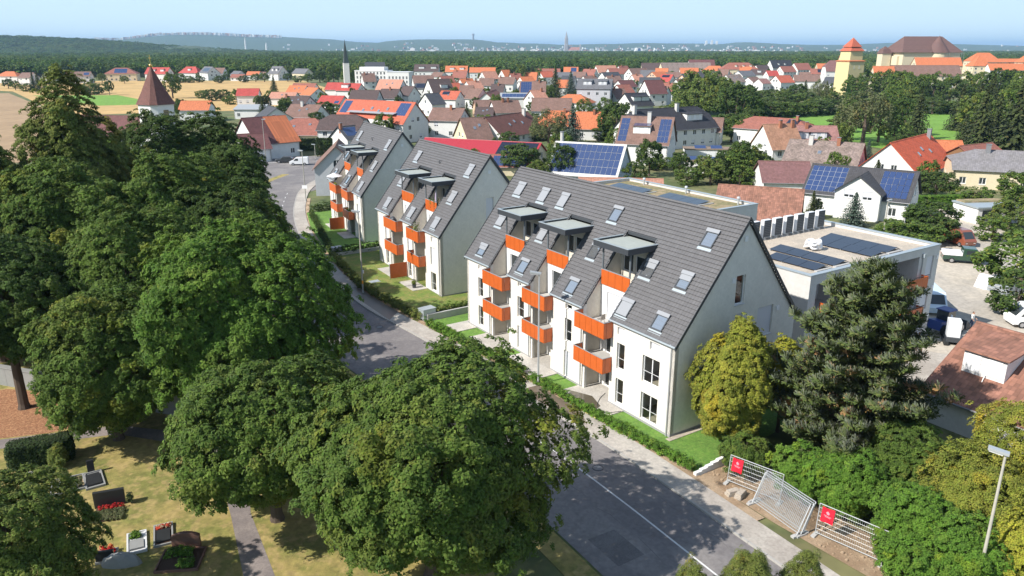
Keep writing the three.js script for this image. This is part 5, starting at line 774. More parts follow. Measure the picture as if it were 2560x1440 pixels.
class Leaves {
  constructor() { this.p = []; this.n = []; this.c = []; this.i = []; }
  leaf(x, y, z, nx, ny, nz, s, w, rot, col) {
    const l = Math.hypot(nx, ny, nz) || 1; nx /= l; ny /= l; nz /= l;
    let ux, uy, uz; if (Math.abs(ny) < 0.9) { ux = nz; uy = 0; uz = -nx; } else { ux = 0; uy = -nz; uz = ny; } const ul = Math.hypot(ux, uy, uz); ux /= ul; uy /= ul; uz /= ul;
    const vx = ny * uz - nz * uy, vy = nz * ux - nx * uz, vz = nx * uy - ny * ux, c = Math.cos(rot), q = Math.sin(rot);
    const ax = ux * c + vx * q, ay = uy * c + vy * q, az = uz * c + vz * q, bx = -ux * q + vx * c, by = -uy * q + vy * c, bz = -uz * q + vz * c, k = this.p.length / 3, P = this.p;
    P.push(x - ax * s, y - ay * s, z - az * s, x + bx * w - ax * s * 0.1 + nx * w * 0.3, y + by * w - ay * s * 0.1 + ny * w * 0.3, z + bz * w - az * s * 0.1 + nz * w * 0.3, x + ax * s, y + ay * s, z + az * s, x - bx * w - ax * s * 0.1 + nx * w * 0.3, y - by * w - ay * s * 0.1 + ny * w * 0.3, z - bz * w - az * s * 0.1 + nz * w * 0.3);
    for (let t = 0; t < 4; t++) { this.n.push(nx, ny, nz); this.c.push(col[0], col[1], col[2]); } this.i.push(k, k + 2, k + 1, k, k + 3, k + 2);
  }
  geo() { const g = new THREE.BufferGeometry(); g.setAttribute('position', new THREE.Float32BufferAttribute(this.p, 3)); g.setAttribute('normal', new THREE.Float32BufferAttribute(this.n, 3)); g.setAttribute('color', new THREE.Float32BufferAttribute(this.c, 3)); g.setIndex(this.i); return g; }
}
const sphereDir = (q) => { const y = q() * 2 - 1, a = q() * 2 * Math.PI, r = Math.sqrt(1 - y * y); return [r * Math.cos(a), y, r * Math.sin(a)]; };
const pick = (pal, q) => { const v = q(), a = v < 0.4 ? pal[0] : v < 0.68 ? pal[1] : v < 0.94 ? pal[2] : pal[3], k = 0.82 + 0.36 * q(); return [a[0] * k, a[1] * k, a[2] * k]; };
// crown of lobes, each lobe of tufts, each tuft of leaves; returns { geo, lobes }
function crown(seed, o) {
  const q = rng(seed), L = new Leaves(), R_ = o.R, y0 = o.y0, y1 = o.y1, hc = (y1 - y0) / 2, cy = (y0 + y1) / 2, lobes = [], nl = o.lobes || 14;
  for (let i = 0; i < nl; i++) {
    const t = (i + 0.5) / nl, yy = 1 - (o.low || 1.6) * t + (q() - 0.5) * 0.2, a = i * 2.39996 + (q() - 0.5) * 0.7, r = Math.sqrt(Math.max(0.02, 1 - yy * yy)), f = 0.56 + 0.22 * q();
    const taper = o.taper ? 1 - o.taper * Math.max(0, yy) : 1;
    lobes.push({ c: [Math.cos(a) * r * R_ * f * taper * (o.ex || 1), cy + yy * hc * 0.68, Math.sin(a) * r * R_ * f * taper], d: [Math.cos(a) * r, yy, Math.sin(a) * r], r: R_ * (0.30 + 0.16 * q()) * (0.75 + 0.25 * taper) });
  }
  lobes.push({ c: [0, cy, 0], d: [0, 1, 0], r: R_ * 0.55 });
  const perLobe = o.tufts || 11, perTuft = o.leaves || 240, s = o.leaf || 0.17;
  for (const b of lobes) for (let j = 0; j < perLobe; j++) {
    const d = sphereDir(q); if (d[0] * b.d[0] + d[1] * b.d[1] + d[2] * b.d[2] < -0.35) continue;
    const tr = b.r * (0.30 + 0.2 * q()), c = [b.c[0] + d[0] * b.r * 0.86, b.c[1] + d[1] * b.r * 0.74, b.c[2] + d[2] * b.r * 0.86], shift = 0.85 + 0.3 * q(), warm = q() < (o.warm ?? 0.08);
    const ax = c[0], ay = c[1] - cy * 0.98, az = c[2], al = Math.hypot(ax, ay, az) || 1;
    for (let k = 0; k < perTuft; k++) {
      const e = sphereDir(q), up = (e[0] * ax + e[1] * ay + e[2] * az) / al; if (up < -0.5) continue;
      const f = 0.45 + 0.62 * Math.sqrt(q()), x = c[0] + e[0] * tr * f, y = c[1] + e[1] * tr * f * 0.8, z = c[2] + e[2] * tr * f; if (y < 0.01) continue;
      const col = pick(o.pal, q), w = warm ? [1.45, 1.12, 0.9] : [1, 1, 1];
      L.leaf(x, y - (o.droop || 0) * q(), z, e[0] * 0.7 + (q() - 0.5) * 1.1, e[1] * 0.5 + 0.55 + (q() - 0.5) * 0.7, e[2] * 0.7 + (q() - 0.5) * 1.1, s * (0.75 + 0.6 * q()), s * (o.slim || 0.62), q() * 6.28, [col[0] * shift * w[0], col[1] * shift * w[1], col[2] * shift * w[2]]);
    }
  }
  return { geo: L.geo(), lobes };
}
// a spray: a small dome of leaves, unit radius, shared by all near crowns
const sprays = new Map();
function sprayGeo(slim, n, size) {
  const key = slim + ':' + n + ':' + size; if (sprays.has(key)) return sprays.get(key);
  const q = rng(n * 31 + Math.round(slim * 100)), L = new Leaves();
  for (let k = 0; k < n; k++) {
    const e = sphereDir(q), f = 0.35 + 0.65 * Math.sqrt(q()); if (e[1] < -0.35) e[1] = -e[1] * 0.5;
    const v = 0.72 + 0.56 * q(), h = q();
    L.leaf(e[0] * f, e[1] * f * 0.62, e[2] * f, e[0] * 0.8 + (q() - 0.5) * 1.1, 0.35 + e[1] * 0.6 + q() * 0.6, e[2] * 0.8 + (q() - 0.5) * 1.1, size * (0.7 + 0.6 * q()), size * slim, q() * 6.28, [v * (0.9 + 0.25 * h), v, v * (0.85 + 0.3 * h)]);
  }
  const g = L.geo(); sprays.set(key, g); return g;
}
// domed crown: leaf sprays over a billowing shell (large and small billows with creases between) and some inside it
function sprayCrown(seed, o) {
  const q = rng(seed), R_ = o.R, y0 = o.y0, y1 = o.y1, hc = (y1 - y0) / 2, cy = y0 + hc * 0.92, out = [], lobes = [], sr = o.spray || 0.36;
  const set = (n, th, amp) => Array.from({ length: n }, () => ({ d: sphereDir(q), th: th * (0.75 + 0.5 * q()), a: amp * (0.6 + 0.6 * q()), tone: pick(o.pal, q), warm: q() < (o.warm ?? 0.06) }));
  const big = set(o.billows || 34, 0.50, 0.32), small = set(190, 0.19, 0.13), lean = sphereDir(q);
  const hit = (e, list) => { let b = 0, w = null; for (const s of list) { const c = e[0] * s.d[0] + e[1] * s.d[1] + e[2] * s.d[2], an = Math.acos(Math.min(1, c)); if (an < s.th) { const v = s.a * (1 - (an / s.th) ** 2); if (v > b) { b = v; w = s; } } } return [b, w]; };
  const area = 4 * Math.PI * Math.pow((Math.pow(R_ * R_, 1.6) + 2 * Math.pow(R_ * hc, 1.6)) / 3, 1 / 1.6), n = Math.round(area / (sr * sr) * 1.25 * (o.dense || 1));
  for (let k = 0; k < n; k++) {
    const e = sphereDir(q); if (e[1] < (o.cut ?? -0.82)) continue; const [b1, w1] = hit(e, big), [b2, w2] = hit(e, small), und = e[1] < 0 ? 1 - 0.25 * e[1] * e[1] : 1, tp = o.taper ? 1 - o.taper * Math.max(0, e[1]) : 1;
    const base = 0.68 + b1 + b2 + 0.03 * (e[0] * lean[0] + e[2] * lean[2]), deep = q() < 0.3 ? 0.62 + 0.34 * q() : 1 + 0.05 * (q() - 0.4) + (q() < 0.14 ? 0.13 * q() : 0), f = base * deep * und;
    const x = e[0] * R_ * f * tp, y = cy + e[1] * hc * f, z = e[2] * R_ * f * tp; if (y < 0.25) continue;
    const t1 = (w1 || big[0]).tone, t2 = (w2 || small[0]).tone, own = pick(o.pal, q), wm = (w2 && w2.warm) ? [1.4, 1.12, 0.9] : [1, 1, 1];
    const d2 = w2 ? w2.d : e; out.push([x, y, z, e[0] * 0.8 + d2[0] * 0.3, e[1] * 0.7 + 0.75, e[2] * 0.8 + d2[2] * 0.3, sr * (0.6 + 0.7 * q()), [0, 1, 2].map((i) => (t1[i] * 0.25 + t2[i] * 0.3 + own[i] * 0.45) * wm[i])]);
  }
  for (const s of big) if (s.d[1] > -0.6 && lobes.length < 16) lobes.push({ c: [s.d[0] * R_ * 0.72, cy + s.d[1] * hc * 0.72, s.d[2] * R_ * 0.72] });
  return { lobes, out };
}
function crownMesh(c, o) {
  const im = new THREE.InstancedMesh(sprayGeo(o.slim || 0.6, o.leaves || 46, o.leaf || 0.25), M.leaf, c.out.length), m4 = new THREE.Matrix4(), Q4 = new THREE.Quaternion(), Q5 = new THREE.Quaternion(), col = new THREE.Color(), Y = V(0, 1, 0), q = rng(c.out.length);
  c.out.forEach(([x, y, z, dx, dy, dz, r, t], i) => { Q4.setFromUnitVectors(Y, V(dx, dy, dz).normalize()); Q5.setFromAxisAngle(Y, q() * 6.28); m4.compose(V(x, y, z), Q4.multiply(Q5), V(r, r, r)); im.setMatrixAt(i, m4); im.setColorAt(i, col.setRGB(...t)); });
  im.name = 'crown'; im.userData.kind = 'stuff'; return im;
}
function trunkGeo(seed, y1, r, lobes, lean = 0) {
  const q = rng(seed + 3), m = new MB(), mid = [lean, y1 * 0.45, 0], topP = [lean * 1.4, y1 * 0.8, 0];
  m.bar([0, -0.1, 0], [0, 0.4, 0], r * 1.5, r * 1.08, 9); m.bar([0, 0.4, 0], mid, r * 1.08, r * 0.75, 9); m.bar(mid, topP, r * 0.75, r * 0.25, 7);
  for (const b of lobes) { const h = 0.25 + 0.4 * q(), s = [mid[0] * h * 1.5, y1 * h, 0], e = [b.c[0], b.c[1], b.c[2]], k = [s[0] * 0.5 + e[0] * 0.5, s[1] * 0.45 + e[1] * 0.55 - 0.3, s[2] * 0.5 + e[2] * 0.5]; m.bar(s, k, r * 0.42, r * 0.24, 6); m.bar(k, e, r * 0.24, r * 0.07, 5); }
  return m.geo();
}
function tree(name, label, category, x, z, o, group) {
  const t = thing(name, label, category, x, 0, z, 0, group), c = sprayCrown(o.seed, o);
  part('trunk', trunkGeo(o.seed, o.y1, o.trunk || 0.3, c.lobes), o.bark || M.bark, t); t.add(crownMesh(c, o)); return t;
}
// trees of the cemetery and the street, near to far
tree('maple_tree', 'huge maple in the bottom centre overhanging the road', 'tree', -4.2, -34.6, { seed: 1, R: 6.9, y0: 1.2, y1: 12.9, lobes: 21, tufts: 14, pal: GREEN.maple, trunk: 0.42, warm: 0.1 });
tree('maple_tree', 'maple with pale forked trunk beside the cemetery path', 'tree', -14.1, -39.6, { seed: 2, R: 5.6, y0: 2.2, y1: 10.4, lobes: 16, tufts: 12, pal: GREEN.maple, trunk: 0.32 });
tree('maple_tree', 'broadest bright green maple left of the street, behind the path trunk', 'tree', -19.6, -51.5, { seed: 3, R: 7.6, y0: 1.8, y1: 15.9, lobes: 22, tufts: 14, pal: GREEN.fresh.map((c, i) => c.map((v, k) => v * 0.55 + GREEN.maple[i][k] * 0.45)), trunk: 0.45 });
tree('lime_tree', 'olive green tree with pale rounded top left of the broad maple', 'tree', -30, -57.5, { seed: 4, spray: 0.39, R: 5.6, y0: 1.8, y1: 15.4, lobes: 17, tufts: 12, pal: GREEN.maple, trunk: 0.35 });
tree('lime_tree', 'dark tree with bare trunk above leaf litter at the left edge', 'tree', -38.4, -54.5, { seed: 5, spray: 0.39, R: 6.2, y0: 4.2, y1: 14, lobes: 16, tufts: 12, pal: GREEN.dark, trunk: 0.35 });
tree('lime_tree', 'sloping tree between the dark left tree and the broad maple', 'tree', -28.5, -49.5, { seed: 6, spray: 0.39, R: 4.8, y0: 0.6, y1: 11.6, lobes: 13, tufts: 11, pal: GREEN.maple, trunk: 0.3 });
tree('birch_tree', 'tallest pale yellow-green birch on the far left', 'tree', -46, -80, { seed: 7, spray: 0.42, R: 5.8, y0: 3, y1: 24.4, lobes: 22, tufts: 11, pal: GREEN.light, trunk: 0.3, bark: M.birchBark, taper: 0.4, droop: 0.6 });
for (const [x, z, h, R_, s, pal, lab] of [[-53, -74, 20, 6, 21, 'light', 'leafy tree at the left edge below the tall birch'], [-50, -92, 18.6, 6.2, 22, 'maple', 'dark rounded tree left of the church spire base'], [-45.5, -99, 19.2, 6.2, 23, 'dark', 'tall dark maple right in front of the church tower'], [-40.5, -103, 18.8, 6.2, 24, 'dark', 'dark maple to the right of the church tower'], [-34.5, -92, 16.4, 5.0, 25, 'dark', 'dark maple overhanging the street bend'], [-27.6, -79, 12.6, 4.0, 26, 'maple', 'lower street tree reaching over the road bend'], [-27.5, -71, 15.6, 5.6, 27, 'dark', 'dark street tree above the broad maple'], [-33.5, -71, 17.8, 6, 28, 'maple', 'tree in the middle of the cemetery grove'], [-39, -66, 17.6, 6, 29, 'maple', 'olive tree left of the middle of the grove'], [-46, -64, 17, 6.2, 30, 'light', 'pale grove tree at the left picture edge'], [-34.5, -83, 15.6, 5.0, 31, 'maple', 'grove tree behind the dark street trees']])
  tree('grove_tree', lab, 'tree', x, z, { seed: s, spray: 0.44, R: R_, y0: 2, y1: h, lobes: 18, tufts: 10, pal: GREEN[pal], trunk: 0.34 }, 'cemetery grove');
tree('young_tree', 'leafy young tree in the bottom left corner above the graves', 'tree', -23.6, -30.6, { seed: 8, spray: 0.26, R: 3.6, y0: 0.8, y1: 8.2, lobes: 13, tufts: 11, pal: GREEN.light.map((c, i) => c.map((v, k) => v * 0.5 + GREEN.maple[i][k] * 0.5)), trunk: 0.14 });
for (const [x, z, h, R_, s, lab] of [[9.9, -26.6, 7.7, 1.5, 41, 'tallest sapling top poking in at the bottom edge'], [7.6, -26, 7.2, 1.7, 42, 'left sapling top at the bottom edge over the road'], [12.2, -26.7, 7.3, 1.2, 43, 'right sapling top at the bottom edge beside the pavement']])
  tree('sapling', lab, 'tree', x, z, { seed: s, spray: 0.17, R: R_, y0: 2.4, y1: h, lobes: 11, tufts: 9, slim: 0.3, pal: GREEN.light, trunk: 0.08, taper: 0.5 });
tree('locust_tree', 'golden yellow-green tree against the shaded gable', 'tree', 15.4, -48.6, { seed: 9, spray: 0.23, R: 2.9, y0: 0.2, y1: 10.0, lobes: 19, tufts: 11, pal: GREEN.yellow.map((c, i) => c.map((v, k) => v * 0.7 + GREEN.light[i][k] * 0.3)), trunk: 0.14, taper: 0.45 });
tree('locust_tree', 'second golden tree squeezed between gable and pine', 'tree', 19.6, -50.6, { seed: 10, spray: 0.23, R: 2.4, y0: 1.2, y1: 7.2, lobes: 11, tufts: 9, pal: GREEN.yellow, trunk: 0.12 });
tree('ash_tree', 'yellowish tree at the right edge behind the street lamp', 'tree', 31.0, -39.0, { seed: 12, spray: 0.26, R: 4.0, y0: 0.3, y1: 8.4, lobes: 16, tufts: 11, slim: 0.45, pal: GREEN.yellow.map((c, i) => c.map((v, k) => v * 0.55 + GREEN.light[i][k] * 0.45)), trunk: 0.2 });
tree('ash_tree', 'lower yellowish tree around the street lamp post', 'tree', 26.2, -37.2, { seed: 13, spray: 0.26, R: 3.3, y0: 0.2, y1: 5.9, lobes: 13, tufts: 10, slim: 0.45, pal: GREEN.yellow.map((c, i) => c.map((v, k) => v * 0.45 + GREEN.light[i][k] * 0.55)), trunk: 0.16 });
for (const [x, z, h, R_, s, pal, lab] of [[22.4, -36.4, 4.4, 2.5, 51, 'fresh', 'bright shrub in front of the lower yellowish tree'], [20.4, -40.6, 4.2, 2.4, 52, 'fresh', 'bright shrub behind the right fence panel'], [18.4, -42.4, 3.4, 2.0, 53, 'fresh', 'shrub behind the leaning fence stack'], [23.6, -33.8, 4.0, 2.3, 54, 'fresh', 'clipped bright shrub at the foot of the lamp post'], [24.4, -41.6, 5.0, 2.8, 55, 'maple', 'deep green shrub below the pine on the right'], [15.6, -45.2, 2.6, 1.7, 56, 'maple', 'shrub under the golden tree by the first red sign'], [26.5, -46.5, 3.8, 2.4, 57, 'fresh', 'tall green shrub between pine and tiled house'], [24.2, -50.5, 4, 2.6, 58, 'maple', 'shrub hidden behind the pine near the drive'], [21.2, -34.2, 2.6, 1.7, 59, 'fresh', 'low clipped shrub at the right fence end'], [27.2, -32.6, 5.4, 2.6, 60, 'yellow', 'yellowish shrub in the bottom right corner']])
  tree('shrub', lab, 'shrub', x, z, { seed: s, spray: 0.23, R: R_, y0: 0.1, y1: h, lobes: 12, tufts: 10, pal: GREEN[pal], trunk: 0.08 }, 'shrubbery by the pavement');
{ // black pine: whorled branches carrying needle tufts, some of them browned
  const t = thing('pine_tree', 'big dark pine with browned tufts before the flat-roofed block', 'tree', 22.6, 0, -46.4), q = rng(99), L = new Leaves(), m = new MB(), H = 13.8;
  m.bar([0, -0.1, 0], [0.2, 5, 0], 0.34, 0.26, 9); m.bar([0.2, 5, 0], [0.5, 10, -0.1], 0.26, 0.14, 8); m.bar([0.5, 10, -0.1], [0.6, H - 0.3, -0.1], 0.14, 0.04, 6); m.bar([0.1, 3.2, 0], [-2.2, 8.4, 0.4], 0.2, 0.06, 7);
  const tuft = (x, y, z, s, br) => { for (let k = 0; k < 30; k++) { const d = sphereDir(q), l = s * (0.7 + 0.5 * q()), col = br ? [0.30 + 0.1 * q(), 0.19 + 0.05 * q(), 0.085] : pick([[0.085, 0.125, 0.03], [0.125, 0.16, 0.04], [0.06, 0.092, 0.025], [0.18, 0.18, 0.06]], q); const dy = d[1] * 0.8 + 0.35; const n = [d[2] + 0.3 * (q() - 0.5), 0.4 * (q() - 0.5), -d[0]]; L.p.push(x, y, z); const ex = x + d[0] * l, ey = y + dy * l, ez = z + d[2] * l, w = 0.035; const b = L.p.length / 3 - 1; L.p.push(ex - n[0] * w, ey + w, ez - n[2] * w, ex + n[0] * w, ey - w, ez + n[2] * w); for (let v = 0; v < 3; v++) { L.n.push(d[0] * 0.6, 0.8, d[2] * 0.6); L.c.push(...col); } L.i.push(b, b + 1, b + 2); } };
  for (let y = 1.2; y < H; y += 0.46) {
    const f = y / H, prof = f < 0.22 ? 0.75 + f * 1.15 : Math.pow(1 - (f - 0.22) / 0.78, 0.62), n = y > H - 1.3 ? 4 : 7;
    for (let b = 0; b < n; b++) {
      const a = b / n * 6.283 + y * 2.1 + (q() - 0.5) * 0.8, len = (0.4 + 5.7 * prof) * (0.45 + 0.65 * q()), rise = 0.12 + 0.5 * f + (q() - 0.5) * 0.25, bx = 0.04 * y, s = [bx, y, 0], e = [bx + Math.cos(a) * len, y + len * rise * 0.6, Math.sin(a) * len];
      const mid = [(s[0] + e[0]) / 2, (s[1] + e[1]) / 2 - len * 0.06, (s[2] + e[2]) / 2]; m.bar(s, mid, 0.05 + 0.012 * len, 0.04, 5); m.bar(mid, e, 0.04, 0.015, 4);
      const steps = Math.ceil(len / 0.42), brown = f < 0.55 && q() < 0.13;
      for (let k = Math.floor(steps * 0.3); k <= steps; k++) { const u = k / steps, side = len * 0.26 * (1.15 - u) * 1.2; for (let w = 0; w < 3; w++) { const o = w === 0 ? 0 : (w === 1 ? 1 : -1) * (0.2 + side * q()), px = s[0] + (e[0] - s[0]) * u - Math.sin(a) * o, pz = s[2] + (e[2] - s[2]) * u + Math.cos(a) * o, py = s[1] + (e[1] - s[1]) * u - len * 0.05 * Math.sin(u * 3.14) + 0.15 * q() + 0.12 * u * len * 0.2; tuft(px, py, pz, 0.42, brown ? q() < 0.5 : f < 0.6 && q() < 0.05); } }
    }
  }
  m.build('trunk', mat([0.22, 0.15, 0.11], 0.95, { map: plasterT }), t); part('crown', L.geo(), M.leaf, t).userData.kind = 'stuff';
}
// prototypes for trees farther off, unit height and unit crown width
function protoD(seed, pal, o = {}) { const c = crown(seed, { R: 0.5, y0: 0.12, y1: 1, lobes: 15, tufts: 10, leaves: 44, leaf: 0.027, slim: 0.75, pal, ...o }); return [c.geo, trunkGeo(seed, 0.9, 0.03, c.lobes.slice(0, 5))]; }
function protoC(seed, pal, droop = 0.3) { // spruce: drooping tiers
  const q = rng(seed), L = new Leaves(), m = new MB().bar([0, 0, 0], [0, 0.97, 0], 0.03, 0.006, 6);
  for (let y = 0.06; y < 1; y += 0.026) { const r = 0.5 * Math.pow(1 - y, 0.85) + 0.012, n = Math.max(4, Math.round(26 * r + 4)); for (let b = 0; b < n; b++) { const a = b / n * 6.283 + q() * 1.2, len = r * (0.7 + 0.4 * q()), sg = Math.max(2, Math.round(len / 0.07)); for (let k = 0; k < sg; k++) { const u = (k + 0.6) / sg, x = Math.cos(a) * len * u, z = Math.sin(a) * len * u, yy = y - len * droop * u * 0.5 + 0.01 * q(); L.leaf(x, yy, z, Math.cos(a) * 0.5 + (q() - 0.5) * 0.6, 0.8, Math.sin(a) * 0.5 + (q() - 0.5) * 0.6, 0.038, 0.026, -a + q() * 0.6, pick(pal, q)); } } }
  return [L.geo(), m.geo()];
}
const PROTO = { d: [protoD(201, GREEN.maple), protoD(202, GREEN.dark), protoD(203, GREEN.light.map((c, i) => c.map((v, k) => v * 0.5 + GREEN.maple[i][k] * 0.5)))], b: [protoD(204, GREEN.dark, { y0: -0.05, low: 1.95, lobes: 18 }), protoD(205, GREEN.maple, { y0: -0.05, low: 1.95, lobes: 18 })], c: [protoC(206, GREEN.spruce), protoC(207, GREEN.spruce, 0.5)], s: [protoC(208, GREEN.blue, 0.1)], t: [protoD(209, GREEN.yew, { y0: -0.02, low: 1.95, leaf: 0.022, lobes: 20, taper: 0.5 })], w: [protoD(210, GREEN.willow, { droop: 0.06, leaves: 44, slim: 0.4 })] };
const TLAB = { d: ['garden_tree', 'rounded leafy tree among the houses and gardens', 'tree', 'leafy garden trees'], b: ['bush', 'dense green bush among the houses and gardens', 'bush', 'garden bushes'], c: ['spruce_tree', 'dark pointed spruce among the houses', 'tree', 'dark spruces'], s: ['blue_spruce', 'blue-grey conifer standing in a garden', 'tree', 'blue-grey conifers'], t: ['thuja_column', 'narrow dark thuja column in a garden', 'conifer', 'thuja columns'], w: ['weeping_birch', 'pale drooping birch among the gardens', 'tree', 'pale drooping birches'] };
